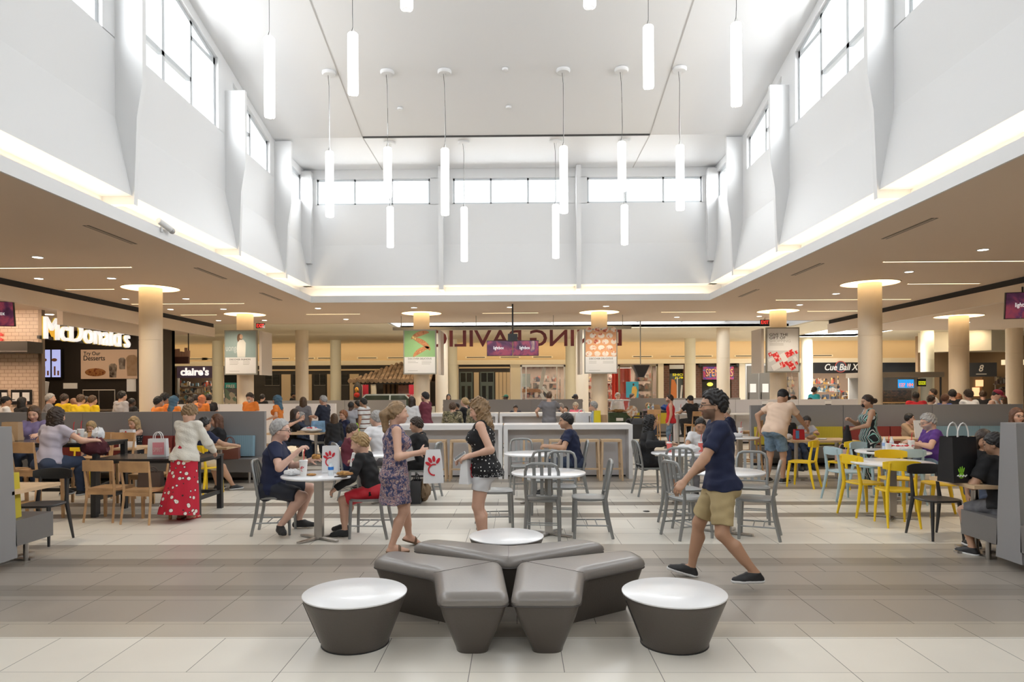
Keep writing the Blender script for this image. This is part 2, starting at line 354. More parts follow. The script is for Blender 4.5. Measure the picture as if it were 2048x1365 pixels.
# upper ceiling
yy = [YL-.4, -.15, 8.4, 16.95, YW+.2]
c = MB()
for y0, y1 in zip(yy, yy[1:]): c.prism([(y0, zc(y0)), (y1, zc(y1)), (y1, zc(y1)+.15), (y0, zc(y0)+.15)], XLW-.2, XRW+.2, MX)
struct(c.build('ceiling', WHITE, smooth=False), 'white gabled ceiling of the light well')
c = MB()
for x in (-3.81, 3.32):
    for y0, y1 in zip(yy[1:], yy[2:]): c.prism([(y0, zc(y0)-.006), (y1, zc(y1)-.006), (y1, zc(y1)+.02), (y0, zc(y0)+.02)], x-.012, x+.012, MX)
struct(c.build('trim_ceiling', mat('joint_shadow_grey', (.42, .41, .4), .7), smooth=False), 'fine joints in the white ceiling')  # joints drawn as thin grey strips
struct(MB().box(-3.8, 3.31, 16.9, 16.96, 7.985, 8.03).build('trim_ceiling_slot', SLOT, smooth=False), 'black linear slot across the white ceiling')
# fins
for s, xw, xf, xb, nm in ((-1, XLW, -5.64, XL, 'left'), (1, XRW, 5.25, XR, 'right')):
    for y in (-1.1, 2.7, 6.5, 10.3, 14.2, 17.1):
        prof = [(xb-s*.03, 4.53), (xf+s*.09, 5.85), (xf, 6.4), (xf, 7.97), (xw+s*.1, 7.97), (xw+s*.1, 5.6), (xb+s*.5, 4.53)]
        c = MB(); n = len(prof); c.add([(px, yq, pz) for yq in (y-.05, y+.05) for px, pz in prof], [tuple(range(n)), tuple(reversed(range(n, 2*n)))]+[(i, (i+1) % n, n+(i+1) % n, n+i) for i in range(n)])
        struct(c.build('trim_fin_'+nm, WHITE, bevel=.008), 'white fin between bays of the %s wall' % nm)
for x in (-2.12, 1.75):
    prof = [(YB-.04, 4.53), (YB-.12, 5.85), (YB-.12, 7.99), (YW+.1, 7.99), (YW+.1, 5.6), (YB+.5, 4.53)]; n = len(prof)
    c = MB().add([(xq, py, pz) for xq in (x-.065, x+.065) for py, pz in prof], [tuple(range(n)), tuple(reversed(range(n, 2*n)))]+[(i, (i+1) % n, n+(i+1) % n, n+i) for i in range(n)])
    struct(c.build('trim_fin_back', WHITE, bevel=.008), 'white fin on the far wall')
for x in (XLW+.12, XRW-.12): struct(MB().box(x-.14, x+.14, YB-.02, YW+.1, 5.3, 7.9).build('trim_corner', WHITE, bevel=.01), 'white corner pier of the light well')
# ---------------- outer walls ----------------
struct(MB().box(-26, -25.8, -9, 46, 0, 4.4).build('wall_left_far', CREAM), 'cream wall at the far left')
struct(MB().box(25.8, 26, -9, 46, 0, 4.4).build('wall_right_far', CREAM), 'cream wall at the far right')
struct(MB().box(-26, 26, -9.2, -9, 0, 4.4).build('wall_near', CREAM), 'cream wall behind the camera')
# ---------------- columns ----------------
def column(x, y, ztop, light=False, r=.26, col=COLM):
    c = MB().lathe([(r, 0), (r, 2.92), (r-.006, 2.925), (r-.006, 2.94), (r, 2.945), (r, ztop)], 40, (x, y, 0))
    return struct(c.build('column', col), 'round cream column')
CX4 = (-8.85, -3.09, 2.67, 8.43); RINGS = []
PALE = mat('pale_column_paint', (.80, .77, .62), .45)
for x in CX4:
    for y in (16.4, 22.13):
        if y < 20 and abs(x) < 5: continue
        column(x, y, 4.22); RINGS.append((x, y, ZC))
    column(x, 28.0, 4.22)
for x in (-14.8, -8.95, -3.2, 2.65, 8.5, 14.2): column(x, 33.6, 4.2, col=PALE)
column(13.1, 20.4, 3.84); RINGS.append((13.1, 20.4, 3.82))
column(17.9, 24.8, 3.84); column(17.9, 30, 4.2, col=PALE)
for x in (-8.85, 8.43):
    for y in (5.0, -1.0): column(x, y, 4.22)
for i, (x, y, z) in enumerate(RINGS):
    o = tag(MB().lathe([(.262, -.004), (.64, -.004), (.64, .03), (.262, .03)], 48, (x, y, z), close=True).build('ceiling_ring_light', RING),
        'glowing ring light in the ceiling around the %s column' % ('nearest left', 'far left', 'second far', 'third far', 'nearest right', 'far right', 'side wing right')[[0, 1, 2, 3, 4, 5, 6][i]], 'ceiling light')
    MB().lathe([(.64, -.012), (.66, -.012), (.66, .02), (.64, .02)], 48, (x, y, z), close=True).build('rim', CEIL, o)
# ---------------- pendants ----------------
def pendant(x, y, ztop, zbot, label, zc_=None):
    zt = zc_ or zc(y); o = thing('pendant_light', label, 'pendant light', (x, y, zt), group=None)
    a, b = ztop-zt, zbot-zt; r = .088
    MB().lathe([(.02, -.05), (.13, -.045), (.15, -.02), (.15, .02)], 28).build('canopy', WHITE, o)
    random.seed(int((x+9)*100+y)); q = random.uniform(-.02, .02)
    MB().tube([(-.025, 0, -.05), (-.004, 0, -.28), (q*.5, 0, a*.5), (q, 0, a*.8), (0, 0, a+.1), (-.03, 0, a)], .0055, 5).build('cable', CABLE, o)
    MB().tube([(.025, 0, -.05), (.006, 0, -.28), (.004, 0, a*.6), (.004, 0, a+.1), (.03, 0, a)], .0045, 5).build('cable', ALU, o)
    MB().lathe([(.03, a), (r-.015, a-.004), (r, a-.025), (r, b+.03), (r-.008, b+.008), (.058, b)], 28).build('diffuser_tube', TUBE, o)
    MB().lathe([(.05, b-.004), (.058, b-.004), (.058, b+.02), (.05, b+.02)], 24, close=True).build('lens_ring', STEEL, o)
    return o
def pz(py, Y): return HC+(CY-py)*Y/F
XS = (-4.0, -2.75, -1.52, 1.02, 2.26, 3.5)
ordn = ('leftmost', 'second from left', 'third from left', 'third from right', 'second from right', 'rightmost')
for i, (x, a, b) in enumerate(zip(XS, (302, 295, 298, 296, 288, 296), (432, 394, 430, 428, 386, 424))):
    pendant(x, 14.6, pz(a-2, 14.6), pz(b, 14.6), 'white tube pendant, %s of the six in the middle row' % ordn[i])
for i, (x, a, b) in enumerate(((-3.2, 412, 494), (-1.32, 414, 523), (1.0, 410, 518), (2.74, 412, 492))):
    pendant(x, 17.3, pz(a, 17.3), pz(b, 17.3), 'white tube pendant, %s of the four before the far windows' % ('leftmost', 'second from left', 'second from right', 'rightmost')[i])
for i, (px, a, b) in enumerate(((542, 69, 231), (709, 63, 187), (1300, 55, 180), (1475.5, 52, 217))):
    pendant(xat(px, 11.3), 11.3, pz(a, 11.3), pz(b, 11.3), 'white tube pendant in the near row, %s of the four hanging fully in view' % ('outer left', 'inner left', 'inner right', 'outer right')[i])
for px, l in ((817, 'left'), (1183, 'right')):
    pendant(xat(px, 9.4), 9.4, pz(17, 9.4)+1.35, pz(17, 9.4), 'white tube pendant cut off by the top edge, %s of the pair' % l)
# ---------------- ceiling fittings ----------------
def nm_side(x): return 'left' if x < -5 else ('right' if x > 5 else 'far middle')
k = 0
for y, spans in ((13.6, ((-11.0, -7.74), (7.27, 11.1))), (16.5, ((-11.0, -9.82), (9.4, 11.1))), (19.35, ((-11.0, -7.78), (7.33, 11.1))), (22.2, ((-11.0, -9.83), (-6.87, -5.12), (-1.11, .7), (4.7, 6.45), (9.42, 11.1))), (10.8, ((-11.0, -9.8), (9.4, 11.1)))):
    for a, b in spans:
        if y == 22.2: lb = ('leftmost of the five furthest thin light slots', 'second from left of the five furthest thin light slots', 'middle one of the five furthest thin light slots, above the hanging screens', 'second from right of the five furthest thin light slots', 'rightmost of the five furthest thin light slots')[k]; k += 1
        else: lb = '%s warm thin light slot in the %s ceiling, %s row from the front' % ('long' if b-a > 2.5 else 'short', nm_side(a), {10.8: 'first', 13.6: 'second', 16.5: 'third', 19.35: 'fourth'}[y])
        o = tag(MB().box(a, b, y-.035, y+.035, ZC-.007, ZC-.001).build('slot_light', LGLOW, smooth=False), lb, 'ceiling light')
        [MB().box(a-.01, b+.01, y+q-.005, y+q+.005, ZC-.009, ZC).build('trim', CEIL, o, smooth=False) for q in (-.04, .04)]
DLS = [(75.4, 514.7), (77.5, 557.3), (223, 556.8), (251, 598), (372, 597.7), (341, 619), (447, 618.5), (437, 641.4), (636, 617), (529, 641), (828, 615.6), (692, 639), (1020, 614.7), (1212, 612.7), (1353.6, 634.7), (1599.5, 610), (1518.5, 633), (1672, 587.7), (1818, 543.9), (1966, 499.7)]
DLL = ['nearest at the far left, before the long slot', 'far left, behind the long slot', 'left, just left of the nearest column', 'left, lower left of the nearest column ring', 'left, right of the nearest column', 'left, beyond the nearest column', 'left, near the far left ring', 'left, beside the fashion poster', 'between the far left ring and the light well', 'above the red exit sign at the left', 'just before the second far ring', 'far middle left', 'above the hanging screens', 'just before the third far ring', 'far middle right', 'right, just beyond the far right ring', 'above the red exit sign at the right', 'right, left of the nearest right column', 'right, between the two long slots', 'nearest at the far right, before the long slot']
def downlight(p, lb, power=190, warm=(1, .84, .64)):
    o = tag(MB().lathe([(.001, -.003), (.085, -.003), (.085, .03)], 24, (p.x, p.y, p.z)).build('downlight', DLG), 'round downlight, '+lb, 'ceiling light', 'round downlights in the low ceiling')
    MB().lathe([(.085, -.008), (.11, -.006), (.11, .02), (.085, .02)], 24, (p.x, p.y, p.z), close=True).build('rim', WHITE, o)
    l = bpy.data.lights.new('downlight_beam', 'SPOT'); l.energy = power; l.spot_size = rad(115); l.spot_blend = .7; l.shadow_soft_size = .08; l.color = warm
    q = bpy.data.objects.new('downlight_beam', l); COL.objects.link(q); q.parent = o; q.location = (p.x, p.y, p.z-.02)
for (px, py), lb in zip(DLS, DLL): downlight(aZ(px, py, ZC), lb)
for (px, py), lb in (((1860.6, 625.4), 'left of the side wing column ring'), ((2011.7, 597), 'beside the wall screen at the right'), ((1934, 645), 'behind the side wing column')): downlight(aZ(px, py, 3.82), lb, 230)
for (x, y), lb in (((-7.2, 8.3), 'near left, out over the bench'), ((7.0, 8.3), 'near right, out over the bench'), ((-9.6, 5.2), 'near the camera at the left'), ((9.4, 5.2), 'near the camera at the right')): downlight(Vector((x, y, ZC)), lb, 230)
VENT = mat('vent_grey', (.20, .17, .14), .6)
for i, (p0, p1) in enumerate((((165, 451), (275, 488)), ((390, 536), (452, 558)), ((520, 586), (563, 601)), ((1885, 436), (1755, 478)), ((1645, 527), (1585, 551)), ((1517, 579), (1478, 594)))):
    a = aZ(*p0, ZC); b = aZ(*p1, ZC); x = (a.x+b.x)/2
    o = tag(MB().box(x-.05, x+.05, a.y, b.y, ZC-.006, ZC+.01).build('ceiling_vent', VENT, smooth=False), 'slim ceiling air vent beside the %s edge of the light well, %s' % ('left' if i < 3 else 'right', ('nearest', 'middle', 'furthest')[i % 3]), 'vent')
    MB().box(x-.008, x+.008, a.y, b.y, ZC-.009, ZC).build('slat', CEIL, o, smooth=False)
sm = [(1010, 137, 'middle'), (800, 216, 'left'), (1017, 213, 'right')]
for px, py, l in sm:
    p = aY(px, py, 14.6)
    Y = 14.6
    for _ in range(20): p = aY(px, py, Y); Y += (p.z-zc(Y))*-1.2
    tag(MB().lathe([(.03, -.05), (.06, -.045), (.065, 0)], 16, p).build('smoke_detector', WHITE), 'small white detector on the white ceiling, %s one' % l, 'detector')
# spotlight clamp camera on the cove edge
p = aX(322, 452, XL+.02)
o = thing('security_camera', 'white security camera on the left edge of the light well', 'camera', (XL+.03, p.y, 4.36))
MB().cyl((0, 0, -.06), (0, 0, .08), .02).build('bracket', WHITE, o); MB().cyl((-.0, -.1, .1), (.06, .16, .02), .05).build('body', WHITE, o, bevel=.01); MB().ell((.07, .2, .0), (.05, .05, .05), 8).build('lens', mat('lens_grey', (.4, .4, .4), .2), o)
# exit signs
RED = mat('red_sign_glow', (.9, .05, .04), .5, emit=1.2, ecol=(1, .05, .04))
for px, py, l in ((521, 652, 'left'), (1529.5, 645, 'right')):
    p = aY(px, py, 24.2); o = thing('exit_sign', 'red EXIT sign hanging beside the %s far column' % l, 'sign', p)
    MB().box(-.16, .16, -.02, .02, -.09, .09).build('case', DARK, o, bevel=.006); text('lettering', 'EXIT', RED, .26, .12, face_cam(0, -.022, 0), o, .004, .004)
    MB().box(-.02, .02, -.01, .01, .09, 4.2-p.z).build('hanger', GREYP, o)
# ---------------- posters round the far columns ----------------
PFR = mat('poster_frame', (.36, .36, .33), .4, .4); PBK = mat('poster_pale_back', (.62, .56, .50), .5)
BLK = mat('black_print', (.02, .02, .02), .6); GRT = mat('grey_print', (.45, .45, .45), .6); PAPER = mat('poster_paper', (.82, .83, .84), .35)
def poster_base(x, y, zc0, lab, tilt=0):
    o = thing('column_poster', lab, 'poster', (x, y, zc0)); wd, ht = .52, .71
    MB().box(-wd, wd, -.05, .02, -ht, ht).build('frame', PFR, o, bevel=.012)
    MB().box(-wd+.035, wd-.035, -.056, -.05, -ht+.04, ht-.04).build('sheet', PAPER, o, smooth=False)
    return o
def side_panel(o, s):
    MB().box(min(s*.58, s*.66), max(s*.58, s*.66), -.02, .9, -.72, .68).build('side_panel', PBK, o, bevel=.015)
def lines(o, x, z, n, w_, m=GRT, gap=.045, h=.012):
    c = MB(); random.seed(n*7+int(z*50))
    for i in range(n): c.box(x, x+w_*random.uniform(.7, 1), -.058, -.0565, z-i*gap, z-i*gap+h)
    c.build('small_print', m, o, smooth=False)
def qmat(name, fn, rough=.4):
    m, t, b, tc, sp = tnode(name, rough); fn(t, b, tc, sp); return m
def noise_ramp(name, scale, stops, rough=.4, interp='LINEAR', det=3, emit=0, dist=0):
    m, t, b, tc, sp = tnode(name, rough); n = nd(t, 'ShaderNodeTexNoise'); n.inputs['Scale'].default_value = scale; n.inputs['Detail'].default_value = det; n.inputs['Distortion'].default_value = dist
    t.links.new(tc.outputs['Object'], n.inputs['Vector']); c = ramp(t, n.outputs[0], stops, interp); t.links.new(c, b.inputs['Base Color'])
    if emit: t.links.new(c, b.inputs['Emission Color']); b.inputs['Emission Strength'].default_value = emit
    return m
def vor_ramp(name, scale, stops, rough=.5, feature='F1', emit=0, out=0):
    m, t, b, tc, sp = tnode(name, rough); n = nd(t, 'ShaderNodeTexVoronoi', feature=feature); n.inputs['Scale'].default_value = scale
    t.links.new(tc.outputs['Object'], n.inputs['Vector']); c = ramp(t, n.outputs[out], stops, 'CONSTANT'); t.links.new(c, b.inputs['Base Color'])
    if emit: t.links.new(c, b.inputs['Emission Color']); b.inputs['Emission Strength'].default_value = emit
    return m
PY = 21.6
def ctr(x0, x1, y0, y1, Y=PY): p = aY((x0+x1)/2, (y0+y1)/2, Y); return p.x, Y, p.z
SKIN0 = mat('poster_skin', (.62, .40, .28), .5)
x, y, z = ctr(450, 515, 661, 750)
o = poster_base(x, y, z, 'framed poster reading DISCOVER FASHION with a woman in white, left column'); side_panel(o, 1)
MB().box(-.485, .485, -.058, -.056, -.16, .67).build('photo', noise_ramp('poster_teal', 1.2, [(0, (.23, .33, .34)), (1, (.35, .44, .44))]), o, smooth=False)
c = MB().prism([(-.1, -.15), (-.12, .1), (-.1, .3), (-.02, .4), (.1, .4), (.17, .3), (.16, .05), (.15, -.15)], .0575, .06, Matrix.Rotation(rad(90), 4, 'X')); c.build('printed_dress', mat('poster_white_dress', (.72, .72, .68), .5), o)
MB().ell((.02, -.0585, .5), (.055, .003, .075), 8).build('printed_face', SKIN0, o); MB().ell((-.03, -.0575, .45), (.085, .002, .15), 8).build('printed_hair', mat('poster_brown_hair', (.16, .09, .05), .6), o)
text('lettering', 'DISCOVER FASHION', BLK, .66, .055, face_cam(-.02, -.058, -.225), o, .001, .004); lines(o, -.35, -.3, 3, .3); lines(o, .08, -.3, 3, .22); lines(o, -.35, -.6, 1, .32)
text('lettering', 'ƃuoɾq', mat('poster_pale_print', (.6, .66, .66), .5), .36, .24, face_cam(-.3, -.0585, .06), o, .001) if 0 else text('lettering', 'uong', mat('poster_pale_print', (.55, .62, .62), .5), .34, .2, face_cam(-.3, -.0585, .08), o, .001)
x, y, z = ctr(808, 872, 660, 749)
o = poster_base(x, y, z, 'framed poster reading DISCOVER DELICIOUS with tacos on green'); side_panel(o, 1)
MB().box(-.485, .485, -.058, -.056, -.16, .67).build('photo', noise_ramp('poster_green', 1.5, [(0, (.20, .42, .16)), (.6, (.30, .52, .25)), (1, (.62, .68, .35))]), o, smooth=False)
TAC = noise_ramp('poster_taco', 7, [(.3, (.30, .10, .04)), (.45, (.58, .27, .12)), (.6, (.42, .16, .07)), (.68, (.75, .62, .25))], det=5)
for cx, cz, ang, ln in ((.02, .5, 20, .3), (.06, .22, -35, .32), (.06, -.02, 30, .3)):
    a = rad(ang); c = MB(); n = 14; pts = [(cx+ln*math.cos(t)*math.cos(a)-.5*ln*math.sin(t)*math.sin(a), cz+ln*math.cos(t)*math.sin(a)+.5*ln*math.sin(t)*math.cos(a)) for t in [math.pi*k/n for k in range(n+1)]]
    c.prism(pts, .058, .061, Matrix.Rotation(rad(90), 4, 'X')); c.build('printed_taco', TAC, o)
text('lettering', 'DISCOVER DELICIOUS', BLK, .74, .055, face_cam(.0, -.058, -.215), o, .001, .004); lines(o, -.38, -.3, 2, .34); lines(o, .06, -.3, 3, .32); lines(o, -.38, -.6, 1, .32)
x, y, z = ctr(1170, 1233, 658, 748)
o = poster_base(x, y, z, 'framed poster reading DISCOVER DELICIOUS with frosted pastries'); side_panel(o, -1)
MB().box(-.485, .485, -.058, -.056, -.17, .67).build('photo', mat('poster_dough', (.78, .42, .22), .5), o, smooth=False)
ICE = noise_ramp('poster_icing', 9, [(.35, (.85, .82, .78)), (.55, (.86, .74, .62)), (.62, (.70, .22, .12)), (.7, (.45, .08, .05))], det=2)
pc = [(cx, cz) for r in range(5) for cx in [-.36+.26*q+(.13 if r % 2 else 0)-.02 for q in range(4)] for cz in [-.08+.19*r] if cx < .47]
for cx, cz in pc: MB().ell((cx, -.0585, cz), (min(.105, .485-abs(cx)), .003, min(.08, .09)), 8).build('printed_pastry', ICE, o)
text('lettering', 'DISCOVER DELICIOUS', BLK, .74, .055, face_cam(.0, -.058, -.235), o, .001, .004); lines(o, -.38, -.33, 2, .24); lines(o, .06, -.33, 2, .34); lines(o, -.38, -.61, 1, .36)
x, y, z = ctr(1532, 1597, 655, 746)
o = poster_base(x, y, z, 'framed poster reading GIVE THE GIFT OF SHOPPING with red gift cards'); side_panel(o, -1)
for i, (s_, w_, m_) in enumerate((('GIVE THE', .58, BLK), ('GIFT OF', .5, BLK), ('SHOPPING', .66, mat('pale_grey_print', (.55, .55, .55), .6)))): text('lettering', s_, m_, w_, .085, face_cam(-.42+w_/2, -.058, .48-.1*i), o, .001, .006 if i < 2 else .0)
lines(o, -.42, .19, 2, .45)
MB().box(-.485, .485, -.058, -.056, -.67, -.02).build('photo', mat('poster_silver', (.62, .63, .64), .4), o, smooth=False)
RC = noise_ramp('poster_red_cards', 14, [(.42, (.62, .02, .03)), (.56, (.8, .1, .09)), (.6, (.85, .6, .6))])
WC = mat('poster_white_cards', (.8, .8, .8), .4)
for i, (cx, cz, an, m_) in enumerate(((-.2, -.22, 60, RC), (.2, -.12, -28, RC), (.02, -.45, -28, RC), (.26, -.5, 60, RC), (-.37, -.3, -28, WC), (.02, -.24, 60, WC), (-.22, -.52, -28, WC), (.38, -.28, 60, WC), (.42, -.07, -28, RC), (-.4, -.14, 62, RC), (.42, -.42, -28, RC))):
    M_ = Matrix.Translation((cx, -.058, cz)) @ Matrix.Rotation(rad(an), 4, 'Y'); hw = min(.14, .46-abs(cx)) if abs(cx) > .33 else .14
    MB().box(-hw*.98, hw*.98, -.004-.0005*i, 0, -.09 if hw > .1 else -.05, .09 if hw > .1 else .05, M_).build('printed_card', m_, o, smooth=False)
# ---------------- reversed hanging letters on a rail ----------------
MAROON = mat('maroon_letters', (.16, .025, .03), .5)
YD = 23.0; a = aY(786, 657, YD); b = aY(1262, 655, YD)
o = thing('hanging_sign', 'maroon letters hung from a grey rail, seen reversed from behind', 'sign', ((a.x+b.x)/2, YD, a.z))
L2 = (b.x-a.x)/2
MB().box(-L2, L2, -.06, .06, -.07, .03).build('rail', PFR, o, bevel=.01)
for s_, cx_, w_ in (('DINING', .270, .385), ('PAVILION', -.215, .485)): text('lettering', s_, MAROON, L2*2*w_, .56, Matrix.Translation((.05+L2*2*cx_*.97, 0, -.36)) @ Matrix.Rotation(math.pi, 4, 'Z') @ Matrix.Rotation(rad(90), 4, 'X'), o, .03, .012)
for x in (-L2*.93, -L2*.3, L2*.35, L2*.93): MB().cyl((x, 0, .03), (x, 0, 4.2-a.z), .012, n=8).build('hanger', PFR, o)
# ---------------- screens ----------------
SCRM = noise_ramp('screen_purple_clouds', 2.6, [(.3, (.03, .015, .03)), (.45, (.10, .03, .08)), (.56, (.32, .06, .10)), (.64, (.12, .04, .12)), (.75, (.45, .3, .24))], .25, det=4, emit=.35, dist=.6)
WGL = mat('white_print_lit', (.9, .9, .9), .5, emit=.6)
p = aY(1025.5, 697, 19.9)
o = thing('hanging_screen', 'pair of dark purple screens hung on a pole in the middle', 'screen', p)
for s in (-1, 1):
    q = MB().box(s*.38-.375, s*.38+.375, -.03, .03, -.225, .225).build('panel', DARK, o, bevel=.006); MB().box(s*.38-.365, s*.38+.365, -.034, -.03, -.21, .21).build('display', SCRM, q, smooth=False)
    text('lettering', 'lightbox', WGL, .3, .12, face_cam(s*.38-.03, -.036, -.0), q, .001, .0)
MB().cyl((0, 0, .2), (0, 0, 4.2-p.z), .025).build('pole', DARK, o); MB().box(-.14, .14, -.06, .08, .2, .42).build('mount', DARK, o, bevel=.01)
for px, py, Y, sx, l in ((2046, 611, 14.5, 1, 'right'), (-4, 628, 15.2, -1, 'left')):
    p = aY(px, py, Y); o = thing('wall_screen', 'tilted dark screen under the ceiling at the %s edge' % l, 'screen', p, rad(-18 if sx > 0 else 14))
    M_ = Matrix.Rotation(rad(8), 4, 'X')
    MB().box(-.33, .33, -.03, .03, -.28, .28, M_).build('case', DARK, o, bevel=.008); MB().box(-.315, .315, -.036, -.03, -.265, .265, M_).build('display', SCRM, o, smooth=False)
    text('lettering', 'lightbox', WGL, .3, .12, M_ @ face_cam(0, -.038, 0), o, .001, .004); MB().cyl((0, .02, .25), (0, .02, (3.82 if sx > 0 else 3.8)-p.z), .02).build('pole', DARK, o)
# speaker cluster hung on a thin pole, and angled strip lamp
p = aY(1281, 744, 25.05); o = thing('hanging_speaker', 'black funnel shaped speaker cluster hung on a thin pole at the right', 'speaker', p)
MB().add([(-.3, -.2, .24), (.3, -.2, .24), (.3, .2, .24), (-.3, .2, .24), (-.12, -.1, -.2), (.12, -.1, -.2), (.12, .1, -.2), (-.12, .1, -.2)], [(0, 1, 2, 3), (7, 6, 5, 4)]+[(i, (i+1) % 4, 4+(i+1) % 4, 4+i) for i in range(4)]).build('cabinet', DARK, o, bevel=.02)
MB().bar((-.3, -.21, .24), (-.1, -.11, -.2), .03, .02).bar((.3, -.21, .24), (.1, -.11, -.2), .03, .02).build('grille_edge', mat('charcoal', (.08, .08, .09), .5), o); MB().cyl((0, 0, .2), (0, 0, 4.22-p.z), .02).build('pole', PFR, o)
# ---------------- concourse shop fronts (facade at 36 m) ----------------
YF = 36.0
def fx(px): return xat(px, YF)
def fz(py, px=1034): return zat(px, py, YF)
struct(MB().box(-26, 26, YF, YF+.25, 3.1, 4.35).build('wall_facade', TANW, smooth=False), 'tan upper wall above the shops')
struct(MB().box(-26, 26, YF-.14, YF+.25, 3.03, 3.27).build('trim_ledge', CREAM, bevel=.02), 'cream ledge above the shop fronts')
struct(MB().box(-26, 26, YF+3.2, YF+3.4, 0, 4.3).build('wall_back_shops', mat('shop_back_brown', (.16, .11, .08), .7)), 'brown back wall inside the shops')
struct(MB().box(-26, 26, YF+.2, YF+3.3, 3.05, 3.12).build('ceiling', mat('shop_ceiling', (.35, .33, .3), .8), smooth=False), 'ceiling inside the shops')
area('shop_lighting', (-14, YF+1.7, 3.0), (0, 0, 0), 6, 2, 260, (1, .85, .65)); area('shop_lighting', (4, YF+1.7, 3.0), (0, 0, 0), 10, 2, 560, (1, .92, .8)); area('shop_lighting', (18, YF+1.2, 3.0), (0, 0, 0), 8, 1.6, 420, (1, .9, .75))
for i, (a, b) in enumerate(((1021, 1041), (1131, 1152), (1316, 1327), (1478, 1490), (1545, 1556), (1601, 1625), (1899, 1935), (905, 917), (486, 502))):
    x0, x1 = fx(a), fx(b)
    struct(MB().box(x0, x1, YF-.05, YF+.3, 0, 3.1).build('wall_pier', CREAM, bevel=.01), 'cream pier between shop fronts, %s' % ('beside the folding panels', 'left of the pale middle column', 'left of the brick shop', 'right of the brick shop', 'right of the grey doors', 'left of the white emblem shop', 'beside the lottery kiosk', 'left of the green doors', 'beside the purple sign')[i])
AL = ('over the purple shop sign', 'left of the fashion poster', 'right of the fashion poster', 'above the tiled roof, left', 'above the tiled roof, right', 'left of the hanging screens', 'under the hanging screens', 'right of the hanging screens', 'right of the pastry poster', 'above the manga poster', 'above the brick shop banner', 'left of the gift card poster', 'right of the gift card poster', 'above the lottery kiosk', 'above the kiosk, right of the pale column')
for i, px in enumerate((395, 425, 560, 610, 655, 735, 795, 952, 1020, 1085, 1285, 1360, 1405, 1490, 1645, 1870)[:15]):
    x = fx(px); o = tag(MB().box(x-.55, x+.55, YF-.02, YF, 3.36, 3.47).build('wall_grille', CREAM, bevel=.008), 'slim air grille on the tan wall, '+AL[i], 'vent')
    MB().box(x-.48, x+.48, YF-.024, YF-.015, 3.395, 3.435).build('slot', SLOT, o, smooth=False)
PAL = vor_ramp('merchandise_mix', 5, [(0, (.55, .12, .08)), (.14, (.10, .12, .16)), (.28, (.62, .55, .45)), (.4, (.16, .30, .38)), (.5, (.62, .38, .12)), (.6, (.05, .05, .06)), (.7, (.7, .66, .6)), (.82, (.25, .14, .08)), (.92, (.3, .42, .2))], out='Color')
PALD = vor_ramp('merchandise_dark_mix', 6, [(0, (.10, .06, .05)), (.2, (.30, .26, .22)), (.35, (.05, .05, .06)), (.5, (.28, .10, .07)), (.65, (.14, .11, .09)), (.8, (.36, .28, .16))], out='Color')
def goods(x0, x1, y, z0, z1, n, lab, m=PAL, sz=.13, seed=1, dy=.25):
    random.seed(seed); c = MB(); rows = max(1, int((z1-z0)/(sz*2.1)))
    for i in range(n):
        zz = z0+(i % rows)*(z1-z0)/rows; x = random.uniform(x0, x1); w_ = sz*random.uniform(.5, 1); h = sz*random.uniform(.8, 1.9); yy = y+random.uniform(0, dy)
        c.box(x-w_/2, x+w_/2, yy, yy+.12, zz, zz+h)
    for k in range(rows): zz = z0+k*(z1-z0)/rows; c.box(x0, x1, y, y+dy+.15, zz-.03, zz)
    for xx in (x0, x1): c.box(xx-.02, xx+.02, y+dy-.02, y+dy+.02, 0, z1)
    o = c.build('merchandise', m, smooth=False); return tag(o, lab, 'merchandise', kind='stuff')
def shopglass(x0, x1, lab, z1=3.0, fr=ALU, mull=()):
    o = thing('shop_window', lab, 'shop window', ((x0+x1)/2, YF, 0)); h = (x1-x0)/2
    c = MB().box(-h, -h+.08, 0, .08, 0, z1).box(h-.08, h, 0, .08, 0, z1).box(-h, h, 0, .08, z1-.1, z1).box(-h, h, 0, .08, 0, .15)
    for q in mull: c.box(q*h-.025, q*h+.025, .01, .07, 0, z1)
    c.build('frame', fr, o, smooth=False); MB().box(-h+.05, h-.05, .03, .045, .1, z1-.05).build('pane', SGLASS, o, smooth=False); return o
# dark shuttered shop behind the tiled kiosk
DK = mat('dark_grey_front', (.045, .04, .036), .5); DKG = mat('dark_window', (.02, .022, .022), .15); GRN = mat('grey_green_door', (.12, .16, .155), .5); SHUT = mat('tan_shutter', (.68, .54, .36), .6)
x0, x1 = fx(500), fx(905)
o = thing('shop_front', 'dark closed shop front with tan shutters behind the tiled kiosk roof', 'shop front', (0, YF, 0))
MB().box(x0, x1, .02, .2, 0, 3.04).build('wall_panel', DK, o, smooth=False); MB().box(x0, x1, -.05, .02, fz(740), fz(737)).build('strip', TANW, o, smooth=False)
for a, b in ((564, 582), (612, 624), (655, 665), (700, 718), (742, 752), (845, 860)): MB().box(fx(a), fx(b), -.08, .02, 0, fz(747)).build('shutter', SHUT, o, bevel=.01)
for a, b in ((530, 560), (586, 608), (628, 652), (668, 698)):
    q = MB().box(fx(a), fx(b), -.02, .02, 0, fz(746)).build('window_unit', GRN if 0 else DK, o, smooth=False); MB().box(fx(a)+.04, fx(b)-.04, -.03, -.02, fz(768), fz(747)).build('pane', DKG, q, smooth=False)
    c = MB(); h = fz(768)
    for k in range(7): z = h+.06+k*.075; c.box(fx(a)+.06, fx(b)-.06, -.04, -.025, z, z+.012)
    c.box((fx(a)+fx(b))/2-.012, (fx(a)+fx(b))/2+.012, -.045, -.02, h, fz(746)).box(fx(a), fx(b), -.05, -.02, h-.05, h); c.build('louvre', mat('louvre_grey', (.16, .15, .14), .5), q, smooth=False)
